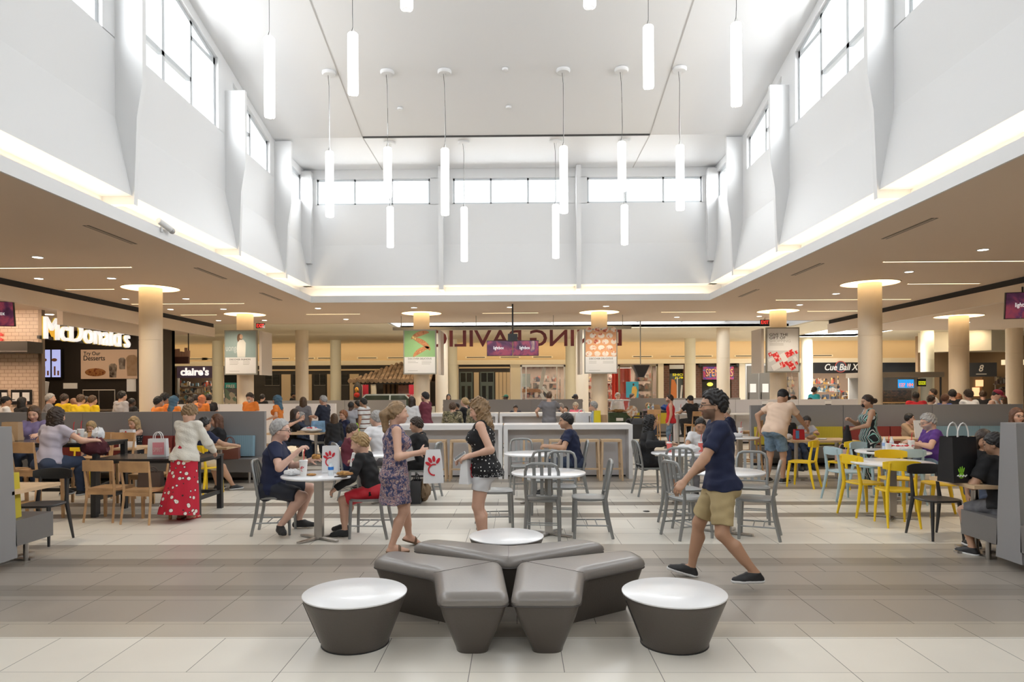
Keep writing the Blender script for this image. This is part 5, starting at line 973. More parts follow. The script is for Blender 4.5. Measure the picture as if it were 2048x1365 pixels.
# ---------------- people: smooth bodies from distance fields ----------------
V = lambda *a: np.array(a, float)
def nrm(a): return a/np.linalg.norm(a)
def smin(a, b, k):
    h = np.clip(.5+.5*(b-a)/k, 0, 1); return b+(a-b)*h-k*h*(1-h)
def rc(P, a, b, ra, rb):
    ab = b-a; t = np.clip(((P-a) @ ab)/(ab @ ab), 0, 1); return np.linalg.norm(P-a-t[:, None]*ab, axis=1)-(ra+(rb-ra)*t)
def el(P, c, r, R=None):
    q = P-c
    if R is not None: q = q @ R
    k0 = np.linalg.norm(q/r, axis=1); k1 = np.linalg.norm(q/(r*r), axis=1)+1e-9; return k0*(k0-1)/k1
def sdf_mesh(fn, lo, hi, h):
    C = 4; n = np.maximum(2, np.ceil((hi-lo)/(C*h)).astype(int)+1)
    ax = [lo[i]+(np.arange(n[i])+.5)*C*h for i in range(3)]
    G = np.stack(np.meshgrid(*ax, indexing='ij'), -1).reshape(-1, 3); d = fn(G)
    act = np.abs(d) < C*h*1.5
    full = np.repeat(np.repeat(np.repeat(d.reshape(n), C, 0), C, 1), C, 2).astype(np.float32)
    idx = np.argwhere(act.reshape(n)); o = np.stack(np.meshgrid(*[np.arange(C)]*3, indexing='ij'), -1).reshape(-1, 3)
    I = (idx[:, None, :]*C+o[None]).reshape(-1, 3); full[I[:, 0], I[:, 1], I[:, 2]] = fn(lo+(I+.5)*h)
    ins = full < 0; cs = np.zeros(tuple(np.array(ins.shape)-1), np.int8)
    for x in (0, 1):
        for y in (0, 1):
            for z in (0, 1): cs += ins[x:ins.shape[0]-1+x, y:ins.shape[1]-1+y, z:ins.shape[2]-1+z]
    cell = np.argwhere((cs > 0) & (cs < 8)); vid = -np.ones(cs.shape, np.int32); vid[cell[:, 0], cell[:, 1], cell[:, 2]] = np.arange(len(cell))
    cor = np.array([(x, y, z) for x in (0, 1) for y in (0, 1) for z in (0, 1)]); vals = np.stack([full[cell[:, 0]+c[0], cell[:, 1]+c[1], cell[:, 2]+c[2]] for c in cor], 1)
    acc = np.zeros((len(cell), 3)); cnt = np.zeros(len(cell))
    for i in range(8):
        for j in range(i+1, 8):
            if np.abs(cor[i]-cor[j]).sum() == 1:
                a, b = vals[:, i], vals[:, j]; mk = (a < 0) != (b < 0); t = np.where(mk, a/np.where(mk, a-b, 1), 0)
                acc += np.where(mk[:, None], cor[i]+t[:, None]*(cor[j]-cor[i]), 0); cnt += mk
    Vx = lo+(cell+acc/cnt[:, None]+.5)*h; F_ = []
    for a in range(3):
        b, c = (a+1) % 3, (a+2) % 3; s0 = [slice(None)]*3; s1 = [slice(None)]*3; s0[a] = slice(0, -1); s1[a] = slice(1, None)
        ch = ins[tuple(s0)] != ins[tuple(s1)]; e = np.argwhere(ch); e = e[(e[:, b] > 0) & (e[:, c] > 0) & (e[:, b] < cs.shape[b]) & (e[:, c] < cs.shape[c])]
        inside = ins[e[:, 0], e[:, 1], e[:, 2]]; q = []
        for db, dc in ((-1, -1), (0, -1), (0, 0), (-1, 0)): k = e.copy(); k[:, b] += db; k[:, c] += dc; q.append(vid[k[:, 0], k[:, 1], k[:, 2]])
        q = np.stack(q, 1); q[~inside] = q[~inside][:, ::-1]; F_.append(q[(q >= 0).all(1)])
    return Vx, np.concatenate(F_)
def np_obj(name, Vx, Fq, m, parent=None, col=None):
    me = bpy.data.meshes.new(name); me.vertices.add(len(Vx)); me.vertices.foreach_set('co', Vx.astype(np.float32).ravel()); me.loops.add(Fq.size); me.loops.foreach_set('vertex_index', Fq.astype(np.int32).ravel())
    me.polygons.add(len(Fq)); me.polygons.foreach_set('loop_start', np.arange(0, Fq.size, 4, dtype=np.int32)); me.polygons.foreach_set('use_smooth', np.ones(len(Fq), bool)); me.update(calc_edges=True); me.materials.append(m)
    if col is not None: at = me.color_attributes.new('tone', 'FLOAT_COLOR', 'POINT'); at.data.foreach_set('color', np.concatenate([col, np.ones((len(col), 1))], 1).astype(np.float32).ravel())
    o = bpy.data.objects.new(name, me); COL.objects.link(o)
    if parent: o.parent = parent
    return o
def skin_mat():
    m = bpy.data.materials.new('skin'); m.use_nodes = True; t = m.node_tree; b = t.nodes['Principled BSDF']; a = nd(t, 'ShaderNodeAttribute', attribute_name='tone'); t.links.new(a.outputs['Color'], b.inputs['Base Color'])
    b.inputs['Roughness'].default_value = .48; b.inputs['Subsurface Weight'].default_value = .0; return m
SKIN = skin_mat()
TONE = {'pale': (.70, .44, .34), 'fair': (.66, .40, .29), 'tan': (.48, .275, .175), 'olive': (.46, .27, .18), 'brown': (.25, .13, .08), 'dark': (.09, .045, .03)}
HAIR = {'black': (.012, .010, .010), 'darkbrown': (.035, .020, .013), 'brown': (.085, .045, .022), 'auburn': (.13, .055, .028), 'grey': (.40, .39, .38), 'blond': (.42, .28, .13), 'dirtyblond': (.27, .17, .085), 'white': (.55, .50, .42), 'red': (.30, .12, .05)}
def hairm(c): return mat('hair_'+c, HAIR[c], .5, noise=.3, nscale=30, bump=.3, bscale=120)
def cloth(name, c, rough=.85): return mat('cloth_'+name, c, rough, bump=.12, bscale=160)
def ik(a, t, l1, l2, pole):
    d = t-a; L = np.linalg.norm(d); L2 = min(L, .995*(l1+l2)); u = d/L; t = a+u*L2; x = (l1*l1-l2*l2+L2*L2)/(2*L2); y = math.sqrt(max(0, l1*l1-x*x)); p = pole-u*(pole @ u)
    return a+u*x+nrm(p)*y, t
EYEW = mat('eye_white', (.7, .68, .66), .2); IRIS = mat('eye_iris', (.05, .03, .02), .2); BLKPL = mat('black_plastic', (.02, .02, .022), .3)
PEOPLE = []
def person(label, x, y, face, H=1.72, sex='m', skin='fair', hair=('short', 'brown'), pose='stand', seat=.45, lean=0, side=0, twist=0, yaw=0, pitch=0, b=1.0, belly=0, hl=None, hr=None, fl_=None, fr_=None, pz_=None,
           top=None, bot=None, shoes=None, res=.012, extras=(), curl=.5, beard=None, footyaw=(0, 0), footpitch=(0, 0), epl=None, epr=None, palm=None, pxl=None, pxr=None, hs=1.0, seedn=None, kneel=None, knr=None, group=None):
    th = rad(face); ct, st = math.cos(th), math.sin(th)
    def loc(p): p = np.array(p[:3], float); dx, dy = p[0]-x, p[1]-y; return V(dx*ct-dy*st, dx*st+dy*ct, p[2])
    rng = np.random.RandomState(seedn if seedn is not None else len(PEOPLE)+1)
    f = sex == 'f'; sit = pose == 'sit'
    hw = (.082 if not f else .080)*H/1.75; sw = (.166 if not f else .150)*H/1.75*(.5+.5*b)
    thl = shl = .245*H; ank = .045*H
    zp = pz_ if pz_ is not None else ((seat+.085*H/1.75) if sit else ank+(thl+shl)*.985)
    pel = V(0, -.06 if sit else 0, zp); la, sa = rad(lean), rad(side)
    u = nrm(V(math.sin(sa), math.sin(la), math.cos(la)*math.cos(sa))); fw = nrm(V(0, 1, 0)-u*u[1]); rt = np.cross(fw, u)
    tw = rad(twist); rs = rt*math.cos(tw)-fw*math.sin(tw); fs = np.cross(u, rs); 
    TL = .30*H; nb = pel+u*TL; s = H/1.75; hsz = s*hs*1.10
    yw, pt = rad(yaw), rad(pitch); hf = fs*math.cos(yw)+rs*math.sin(yw); hf = nrm(V(hf[0], hf[1], hf[2]*.3)); hf = nrm(hf*math.cos(pt)-V(0, 0, 1)*math.sin(pt)); hr_ = nrm(np.cross(hf, V(0, 0, 1))); hu = np.cross(hr_, hf)
    hc = nb+(u*.3+V(0, 0, 1)*.7)*(.098*H)*(1+.5*(hs-1))+hf*.028*hsz; HR = np.stack([hr_, hf, hu], 1)
    head0 = hc-hu*.06*hsz-hf*.028*hsz
    S = [nb-u*.022*H+rs*(sw*k) for k in (-1, 1)]; Hp = [pel+rt*(hw*k) for k in (-1, 1)]
    ua, fa = .172*H, .148*H; E_, W_ = [], []
    for k, tgt, px_, pole in ((0, hl, pxl, epl), (1, hr, pxr, epr)):
        sg = -1 if k == 0 else 1
        if px_ is not None: tgt = loc(px_)
        if tgt is None: tgt = S[k]+rt*sg*.05+fw*.05-V(0, 0, 1)*(ua+fa)*.97
        else: tgt = np.array(tgt, float)
        po = nrm(rt*sg*.6-fw*.7-V(0, 0, .5)) if pole is None else nrm(rt*pole[0]+fw*pole[1]+V(0, 0, pole[2])); e, w_ = ik(S[k], tgt, ua, fa, po); E_.append(e); W_.append(w_)
    K, A = [], []
    for k, tgt, kp in ((0, fl_, kneel), (1, fr_, knr)):
        sg = -1 if k == 0 else 1
        if tgt is None: tgt = V(sg*.11*s, .40*s, ank) if sit else V(sg*.085*s, 0, ank)
        elif tgt[0] == 'w': tgt = loc(tgt[1])
        else: tgt = np.array(tgt, float) if len(tgt) == 3 else V(*tgt, ank)
        kn, an = ik(Hp[k], tgt, thl, shl, V(sg*.12, 1, .3) if kp is None else np.array(kp, float)); K.append(kn); A.append(an)
    FD = [nrm(V(math.sin(rad(a_)), math.cos(rad(a_)), math.sin(rad(p_)))) for a_, p_ in zip(((-8+footyaw[0]), (8+footyaw[1])), footpitch)]
    if f: prof = [(-.045, .088, .070), (0, .102, .074), (.06, .094, .066), (.12, .078, .058), (.18, .084, .062), (.225, .090, .064), (.262, .088, .052), (.285, .055, .042), (.30, .036, .036)]
    else: prof = [(-.045, .088, .070), (0, .098, .070), (.06, .093, .064), (.12, .090, .062), (.18, .100, .069), (.225, .106, .070), (.262, .100, .056), (.285, .06, .046), (.30, .038, .038)]
    pt_ = np.array([p[0] for p in prof])*H; pw = np.array([p[1] for p in prof])*H*b; pd = np.array([p[2] for p in prof])*H*(.35+.65*b)
    pw[-2:] = np.array([p[1] for p in prof[-2:]])*H; pd[-2:] = np.array([p[2] for p in prof[-2:]])*H
    def frame(P): q = P-pel; t = q @ u; a = np.clip(t/TL, 0, 1)*tw; X = q @ rt; Y = q @ fw; return X*np.cos(a)-Y*np.sin(a), X*np.sin(a)+Y*np.cos(a), t
    def loft(P, T, Wd, D, inf, lo, hi):
        X, Y, t = frame(P); w_ = np.interp(t, T, Wd)+inf; d = np.interp(t, T, D)+inf
        if belly: d = d+belly*np.exp(-((t-.1*H)/(.07*H))**2)*np.where(Y > 0, 1, .1); w_ = w_+belly*.4*np.exp(-((t-.1*H)/(.08*H))**2)
        k0 = np.sqrt((X/w_)**2+(Y/d)**2); k1 = np.sqrt((X/(w_*w_))**2+(Y/(d*d))**2)+1e-6; r = k0*(k0-1)/k1
        return np.maximum(r, np.maximum(t-hi, lo-t))
    def torso(P, inf=0.0, lo=-.05, hi=.30):
        d = loft(P, pt_, pw, pd, inf, lo*H, hi*H)
        for k in (0, 1): d = smin(d, rc(P, nb-u*.03*H+rs*((-1, 1)[k]*.04*H), S[k], .04*H+inf, (.031 if not f else .027)*H+inf), .03)
        if f:
            for k in (-1, 1): d = smin(d, el_(P, pel+u*.2*H+rs*(k*.045*H)+fs*(.05*H), .042*H+inf), .025)
        return d
    def el_(P, c, r): return np.linalg.norm(P-c, axis=1)-r
    def leg(P, k, inf=0.0, tb=1.0):
        q = (.056 if f else .053)*H*tb*(.6+.4*b); d = rc(P, Hp[k], K[k], q+inf, .034*H*tb+inf); cm = K[k]*.68+A[k]*.32; bk = -fw if not sit else nrm(np.cross(rt, K[k]-A[k])); bk = bk*(1 if bk[1] < 0 else -1)
        d = smin(d, rc(P, K[k], A[k], .032*H*tb+inf, .02*H+inf), .02); return smin(d, rc(P, cm+bk*.012*H, K[k]*.35+A[k]*.65, .031*H*tb+inf, .022*H+inf), .03)
    def thigh(P, k, inf=0.0): q = (.056 if f else .053)*H*(.6+.4*b); return rc(P, Hp[k], K[k], q+inf, .034*H+inf)
    def arm(P, k, inf=0.0, upto=2):
        d = rc(P, S[k], E_[k], (.031 if not f else .027)*H*(.6+.4*b)+inf, .0235*H+inf)
        if upto > 1: m_ = E_[k]*.7+W_[k]*.3; d = smin(d, rc(P, E_[k], W_[k], .023*H+inf, .0155*H+inf), .015); d = smin(d, rc(P, E_[k], m_, .024*H+inf, .022*H+inf), .02)
        return d
    hands = []
    for k in (0, 1):
        sg = -1 if k == 0 else 1; d0 = nrm(W_[k]-E_[k]); n0 = -rt*sg if d0[2] < -.75 else V(0, 0, -1)+(-rt*sg)*.5
        if palm and palm[k] is not None: n0 = rt*palm[k][0]+fw*palm[k][1]+V(0, 0, palm[k][2])
        n0 = nrm(n0-d0*(n0 @ d0)); tb = np.cross(d0, n0)*sg; hands.append((W_[k], d0, n0, tb))
    def hand(P, k):
        w0, d0, n0, tb = hands[k]; q = s; c = w0+d0*.05*q; R = np.stack([tb, d0, n0], 1); d = el(P, c, V(.043, .056, .019)*q, R); d = smin(d, rc(P, w0-d0*.01, w0+d0*.03*q, .024*q, .026*q), .015)
        cu = curl if not isinstance(curl, (tuple, list)) else curl[k]; F2 = []
        for i in range(4):
            L = (.036, .041, .038, .029)[i]*q; bs = w0+d0*(.088, .093, .089, .08)[i]*q+tb*((.030, .010, -.010, -.028)[i])*q
            a1 = cu*.9+.05*i*cu; a2 = a1+cu*1.1; d1 = d0*math.cos(a1)+n0*math.sin(a1)+tb*((.10, .03, -.03, -.1)[i])*(1-cu*.7); m1 = bs+d1*L; d2 = d0*math.cos(a2)+n0*math.sin(a2); m2 = m1+d2*L*.9
            F2.append(np.minimum(rc(P, bs-d0*.01, m1, .0095*q, .0088*q), rc(P, m1, m2, .0088*q, .0072*q)))
        ff = F2[0]
        for g in F2[1:]: ff = np.minimum(ff, g)
        d = smin(d, ff, .008); t0 = w0+d0*.028*q+tb*.032*q; dt = nrm(d0*.65+tb*.62+n0*.35); t1 = t0+dt*.042*q; t2 = t1+nrm(dt+d0*.4+n0*(.3+.3*cu))*.033*q
        return smin(d, np.minimum(rc(P, t0, t1, .013*q, .0108*q), rc(P, t1, t2, .0108*q, .0085*q)), .01)
    def hl_(*a): return hc+HR @ (np.array(a)*hsz)
    def head(P):
        R = HR; d = el(P, hc, V(.074, .094, .089)*hsz, R); d = smin(d, el(P, hl_(0, .022, -.058), V(.057, .066, .066)*hsz, R), .04*hsz); d = smin(d, el(P, hl_(0, .066, -.102), V(.022, .018, .017)*hsz, R), .028*hsz)
        d = smin(d, rc(P, head0-hu*.03*hsz, nb-u*.01*H-fs*.006*H, (.052 if not f else .045)*hsz, (.06 if not f else .05)*s), .025)
        for k in (-1, 1):
            d = -smin(-d, el_(P, hl_(k*.031, .093, -.012), .017*hsz), .015*hsz) if False else np.maximum(d, -(el_(P, hl_(k*.032, .102, -.016), .019*hsz)))
            d = smin(d, el(P, hl_(k*.076, -.005, -.025), V(.009, .019, .031)*hsz, R), .006*hsz); d = smin(d, el_(P, hl_(k*.031, .076, -.016), .0155*hsz), .004)
            d = smin(d, el(P, hl_(k*.042, .058, -.05), V(.022, .022, .02)*hsz, R), .025*hsz)
        d = smin(d, rc(P, hl_(0, .088, -.008), hl_(0, .107, -.046), .009*hsz, .0135*hsz), .012*hsz); d = smin(d, rc(P, hl_(-.013, .092, -.05), hl_(.013, .092, -.05), .009*hsz, .009*hsz), .008*hsz)
        d = smin(d, rc(P, hl_(-.03, .083, .006), hl_(.03, .083, .006), .01*hsz, .01*hsz), .015*hsz)
        d = smin(d, rc(P, hl_(-.016, .088, -.073), hl_(.016, .088, -.073), .0075*hsz, .0075*hsz), .006*hsz); return smin(d, rc(P, hl_(-.013, .087, -.083), hl_(.013, .087, -.083), .0085*hsz, .0085*hsz), .006*hsz)
    def foot(P, k, inf=0.0):
        fd = FD[k]; up = nrm(V(0, 0, 1)-fd*fd[2]); a = A[k]; hl0 = a-fd*.028*s-up*(ank-.03*s); ball = a+fd*.115*s-up*(ank-.026*s); toe = a+fd*.175*s-up*(ank-.022*s)
        d = rc(P, hl0, ball, .032*s+inf, .032*s+inf); d = smin(d, rc(P, ball, toe, .034*s+inf, .023*s+inf), .02); d = smin(d, rc(P, a, a+fd*.06*s-up*.02*s, .03*s+inf, .032*s+inf), .03)
        return np.maximum(d, -((P-a) @ up)-ank+.002)
    def body(P):
        d = torso(P); g = np.minimum(leg(P, 0), leg(P, 1)); d = smin(d, g, .03)
        for k in (-1, 1): d = smin(d, el_(P, pel+rt*(k*.045*H)-fw*.03*H-u*.02*H, .055*H*(.5+.5*b)), .03)
        for k in (0, 1): d = smin(d, arm(P, k), .022); d = smin(d, hand(P, k), .008); d = smin(d, foot(P, k), .015)
        return smin(d, head(P), .018)
    pts = np.array([pel, nb, hc, *E_, *W_, *K, *A, *S, *Hp]+[h_[0]+h_[1]*.2 for h_ in hands]); lo = pts.min(0)-.17; hi = pts.max(0)+.17; lo[2] = max(lo[2], -.015)
    if res > .011: lo2, hi2 = lo, hi
    Vx, Fq = sdf_mesh(body, lo, hi, res)
    base = np.array(TONE[skin]); colr = np.tile(base, (len(Vx), 1)); Q = (Vx-hc) @ HR/hsz
    def paint(mask, c, a=1.0): colr[mask] = colr[mask]*(1-a)+np.array(c)*a
    fr = Q[:, 1] > .05
    paint(fr & (np.abs(Q[:, 0]) < .024) & (np.abs(Q[:, 2]+.078) < .0105) & (Q[:, 1] > .07), base*V(.82, .48, .46), .8)
    paint(fr & (np.abs(np.abs(Q[:, 0])-.033) < .019) & (np.abs(Q[:, 2]-.009+.004*(np.abs(Q[:, 0])-.033)/.02) < .006), HAIR[hair[1]] if hair[1] not in ('grey', 'white') else (.25, .22, .2), .8)
    if res > .0075: paint(fr & (np.abs(np.abs(Q[:, 0])-.032) < .013) & (np.abs(Q[:, 2]+.014) < .0065), (.03, .02, .015), .75)
    paint((Q[:, 1] > .04) & (np.abs(np.abs(Q[:, 0])-.042) < .022) & (np.abs(Q[:, 2]+.048) < .022), base*V(1.04, .82, .8), .4)
    if beard: paint((Q[:, 1] > .0) & (Q[:, 2] < -.05+.25*(np.abs(Q[:, 0])-.03).clip(0)) & (Q[:, 2] > -.14) & ~((np.abs(Q[:, 0]) < .02) & (np.abs(Q[:, 2]+.078) < .009)), HAIR[beard], .62)
    o = np_obj('person', Vx, Fq, SKIN, None, colr); o.location = (x, y, 0); o.rotation_euler = (0, 0, -th); tag(o, label, 'person', group); PEOPLE.append(o)
    def part(name, fn, m, lo_=None, hi_=None, h=None): a, b_ = sdf_mesh(fn, lo if lo_ is None else lo_, hi if hi_ is None else hi_, h or res); return np_obj(name, a, b_, m, o) if len(b_) else None
    ph = rng.rand(9)*6
    def wr(P, a=.005, fq=38): return a*(np.sin(P[:, 0]*fq+P[:, 2]*fq*.7+ph[0])*np.sin(P[:, 1]*fq*.8-P[:, 2]*fq*.5+ph[1])+.6*np.sin(P[:, 2]*fq*1.7+P[:, 0]*fq*.6+ph[2]+2*np.sin(P[:, 1]*21)))
    # bottoms
    if bot:
        kind, bm_ = bot[:2]
        if kind in ('shorts', 'pants', 'hot'):
            inf = .014 if kind != 'pants' else .012; endt = {'shorts': .84, 'hot': .58, 'pants': 9}[kind]
            def pf(P):
                d = loft(P, pt_, pw, pd, inf*.8, -.055*H, .035*H)
                for k in (-1, 1): d = smin(d, el_(P, pel+rt*(k*.045*H)-fw*.03*H-u*.02*H, .055*H*(.5+.5*b)+inf), .03)
                for k in (0, 1):
                    ax_ = nrm(K[k]-Hp[k]); t = (P-Hp[k]) @ ax_/thl; iv = inf+.014*np.clip(t, 0, 1)*(1.2 if kind == 'shorts' else .3); g = leg(P, k, iv) if kind == 'pants' else thigh(P, k, iv)
                    if kind == 'pants': az = nrm(A[k]-K[k]); g = np.maximum(g, ((P-A[k]) @ az)-.012)
                    else: g = np.maximum(g, (t-endt)*thl)
                    d = smin(d, g, .02)
                return d+wr(P, .004)
            part('trousers' if kind == 'pants' else 'shorts', pf, bm_)
        elif kind == 'skirt':
            zt = bot[2]; T = np.array([-(pel[2]-zt), -.3*H, -.1*H, 0, .05*H, .1*H]); Wd = np.array([.155, .138, .115, .108, .095, .086])*H; D = np.array([.15, .12, .092, .085, .074, .068])*H
            def sk(P): X, Y, t = frame(P); an = np.arctan2(Y, X); return loft(P, T, Wd, D, .006+.012*np.sin(an*7+ph[0])*np.clip(-t/.6, 0, 1), T[0], .1*H)
            part('skirt', sk, bm_, np.minimum(lo, pel-V(.5, .5, pel[2])), np.maximum(hi, pel+V(.5, .5, 0)))
    if shoes:
        kind, sm = shoes[:2]
        for k in (0, 1):
            a = A[k]; l2, h2 = a-V(.3, .3, .14), a+V(.3, .3, .12); l2[2] = max(l2[2], -.012); fd = FD[k]; up = nrm(V(0, 0, 1)-fd*fd[2])
            if kind == 'sandal': so = part('sandal', lambda P: np.minimum(np.maximum(foot(P, k, .008), ((P-a) @ up)+ank-.022), np.maximum(foot(P, k, .006), np.abs(((P-a) @ fd)-.085)-.014)), sm, l2, h2, min(res, .008))
            else:
                so = part('shoe', lambda P: np.maximum(foot(P, k, .010)+.001*np.sin(P[:, 1]*60), ((P-a) @ up)-.012), sm, l2, h2, min(res, .009))
                if len(shoes) > 2 and so: a_, b_ = sdf_mesh(lambda P: np.maximum(foot(P, k, .015), ((P-a) @ up)+ank-.026), l2, h2, min(res, .008)); q = np_obj('sole', a_, b_, shoes[2], so)
    if top:
        kind, tm = top[:2]; opt = top[2] if len(top) > 2 else {}; inf = opt.get('inf', .013); slv = opt.get('sleeve', {'tee': .62, 'long': 9, 'tank': 0, 'dress': 0, 'hoodie': 9, 'strap': 0}[kind]); hem = opt.get('hem', -.012 if sit else -.055); vn = opt.get('neck', 0)
        def tf(P):
            if kind == 'dress':
                T = np.array([-opt['drop']*H, -.12*H]+list(pt_[1:])); Wd = np.array([opt.get('flare', .125)*H, .112*H]+list(pw[1:])); D = np.array([opt.get('flare', .125)*.8*H, .084*H]+list(pd[1:])); X, Y, t = frame(P); an = np.arctan2(Y, X)
                d = loft(P, T, Wd, D, inf+.008*np.sin(an*6+ph[0])*np.clip(-t/.4, 0, 1), -opt['drop']*H, .288*H)
                for k in (-1, 1): d = smin(d, el_(P, pel+u*.2*H+rs*(k*.045*H)+fs*(.05*H), .042*H+inf), .025); d = smin(d, el_(P, pel+rt*(k*.04*H)-fw*.03*H-u*.02*H, .055*H*(.5+.5*b)+inf), .04)
                for k in (0, 1): d = smin(d, rc(P, nb-u*.03*H+rs*((-1, 1)[k]*.04*H), S[k]*.75+nb*.25, .04*H+inf, .03*H+inf), .03)
            elif kind in ('tank', 'strap'):
                t_ = (P-pel) @ u; d = loft(P, pt_, pw, pd, inf+.018*np.clip((.07*H-t_)/(.06*H), 0, 1), hem*H, (.262 if kind == 'tank' else .235)*H)
                if f:
                    for k in (-1, 1): d = smin(d, el_(P, pel+u*.2*H+rs*(k*.045*H)+fs*(.05*H), .042*H+inf), .025)
                if not sit:
                    for k in (-1, 1): d = np.maximum(smin(d, el_(P, pel+rt*(k*.045*H)-fw*.03*H-u*.02*H, .055*H*(.5+.5*b)+inf+.012), .03), hem*H-t_)
                wv = .02*H if kind == 'tank' else .008*H
                for k in (-1, 1):
                    X, Y, t = frame(P); st_ = np.maximum(torso(P, inf*.9, .2, .30), np.abs(X-k*.058*H)-wv); d = np.minimum(d, st_)
            else:
                t_ = (P-pel) @ u; low = .009*np.clip((.07*H-t_)/(.06*H), 0, 1); d = torso(P, inf+low+.004*np.sin(t_*30+ph[3]), hem, .298)
                if not sit:
                    for k in (-1, 1): d = smin(d, el_(P, pel+rt*(k*.045*H)-fw*.03*H-u*.02*H, .055*H*(.5+.5*b)+inf+.005), .03)
                    for k in (0, 1): d = smin(d, np.maximum(thigh(P, k, inf+.014), t_-.02*H), .03)
                    d = np.maximum(d, hem*H-t_)
                if opt.get('flarehem'): d = np.minimum(d, loft(P, np.array([hem*H, .1*H]), np.array([.112, .096])*H*b, np.array([.088, .07])*H*b, inf+.004, hem*H, .1*H))
            if slv:
                for k in (0, 1):
                    if slv > 2: az = nrm(W_[k]-E_[k]); g = np.maximum(arm(P, k, inf+.004), ((P-W_[k]) @ az)+.0)
                    else: az = nrm(E_[k]-S[k]); g = np.maximum(arm(P, k, inf+.004, 1), ((P-S[k]) @ az)-slv*ua)
                    d = smin(d, g, .02)
            d = np.maximum(d, -rc(P, nb-u*(.004+vn)*H+fs*vn*.8*H, hc, .062*s+vn*.9*H, .075*s))
            d = np.maximum(d, ((P-nb) @ u)-.028*H)
            return d+wr(P, opt.get('wr', .0045))
        l2, h2 = lo.copy(), hi.copy()
        if kind == 'dress': l2 = np.minimum(l2, pel-V(.3, .3, .4))
        so = part({'tee': 'shirt', 'long': 'top', 'tank': 'tank_top', 'dress': 'dress', 'hoodie': 'hooded_top', 'strap': 'strap_top'}[kind], tf, tm, l2, h2)
        if kind == 'hoodie' or opt.get('collar'):
            q = opt.get('collar', 0)
            def col_(P): X, Y, t = frame(P); R_ = np.sqrt(X*X+(Y+.01)**2); return np.sqrt((R_-(.07 if q else .085)*s)**2+((t-TL+(.0 if q else .015)-.25*Y*(-1 if q else 1))/(1.0 if q else 1.2))**2)-(.014 if q else .034)*s
            np_c = part('collar' if q else 'hood', col_, opt.get('collar_mat', tm), nb-V(.25, .25, .2), nb+V(.25, .25, .2)); 
    # hair
    hk, hcol = hair; hm = hairm(hcol)
    def cap_(P, gr=.010, line=None, na=.0025):
        Q = (P-hc) @ HR/hsz; d = el(P, hl_(0, -.008, .006), V(.080+gr*.6, .096+gr*.6, .094+gr)*hsz, HR); xs_, zs_ = line or ([-.12, -.05, -.02, .012, .03, .05, .075, .12], ([-.10, -.085, -.05, -.012, -.004, .03, .052, .07] if f else [-.075, -.065, -.025, -.005, .0, .034, .056, .072]))
        g = np.interp(Q[:, 1], xs_, zs_); d = np.maximum(d, (g-Q[:, 2])*.8*hsz)
        d = np.maximum(d, -el(P, hl_(0, .1, -.035), V(.055, .05, .075)*hsz, HR))
        return d+na*(np.sin(Q[:, 0]*170+3*np.sin(Q[:, 1]*60+ph[4])+ph[5])*np.sin(Q[:, 1]*70+Q[:, 2]*50+ph[6])+.8*np.sin(Q[:, 0]*90+Q[:, 2]*130+4*np.sin(Q[:, 1]*45+ph[7])))
    hlo, hhi = hc-V(.2, .2, .5)*hsz, hc+V(.2, .2, .2)*hsz; hres = min(res, .009)
    if hk in ('short', 'buzz', 'cap', 'hat'): hf_ = lambda P: cap_(P, .017 if hk == 'short' else .003, None, .0042 if hk == 'short' else .0015)
    elif hk == 'messy': hf_ = lambda P: cap_(P, .022, None, .007)
    elif hk == 'curlyshort': hf_ = lambda P: cap_(P, .03, None, .009)
    elif hk in ('long', 'curly', 'wavy'):
        am = {'long': .003, 'curly': .013, 'wavy': .009}[hk]; ln = {'long': .17, 'curly': .20, 'wavy': .16}[hk]; wd = {'long': .082, 'curly': .112, 'wavy': .098}[hk]
        def hf_(P):
            Q = (P-hc) @ HR/hsz; d = cap_(P, .014, ([-.2, -.05, .0, .03, .05, .075, .12], [-.2, -.2, -.2, -.05, .02, .05, .07]))
            dn = hu*.35+V(0, 0, .65); R2 = HR
            d = smin(d, el(P, hl_(0, -.05, 0)-dn*ln*hsz*.55, V(wd, .062, ln)*hsz, R2), .03)
            for k in (-1, 1): d = smin(d, rc(P, hl_(k*.068, .005, -.01), hl_(k*.080, .0, 0)-dn*ln*1.05*hsz, .022*hsz, .03*hsz), .03)
            d = np.maximum(d, -el(P, hl_(0, .085, -.05), V(.06, .07, .10)*hsz, HR))
            return d+am*(np.sin(Q[:, 0]*95+4*np.sin(Q[:, 2]*40+ph[4])+ph[5])*np.sin(Q[:, 1]*80+Q[:, 2]*75+ph[6]+2*np.sin(Q[:, 0]*50)))
    elif hk == 'pony':
        def hf_(P):
            Q = (P-hc) @ HR/hsz; d = cap_(P, .012); d = smin(d, rc(P, hl_(0, -.095, .02), hl_(0, -.135, -.03), .03*hsz, .042*hsz), .02); d = smin(d, rc(P, hl_(0, -.135, -.03), hl_(0, -.12, -.19), .045*hsz, .03*hsz), .03)
            return d+.004*np.sin(Q[:, 0]*150+3*np.sin(Q[:, 2]*35))
    elif hk == 'bun':
        def hf_(P): return smin(cap_(P, .012), np.linalg.norm(P-hl_(0, -.115, -.02), axis=1)-.045*hsz+.003*np.sin(P[:, 0]*120), .015)
    elif hk == 'hijab':
        def hf_(P):
            d = el(P, hl_(0, -.012, .004), V(.094, .115, .108)*hsz, HR); d = smin(d, rc(P, hl_(0, -.03, -.07), nb-u*.04*H-fs*.02, .08*hsz, .105*hsz), .04); d = np.maximum(d, -el(P, hl_(0, .11, -.03), V(.055, .075, .085)*hsz, HR)); return d+wr(P, .006, 50)
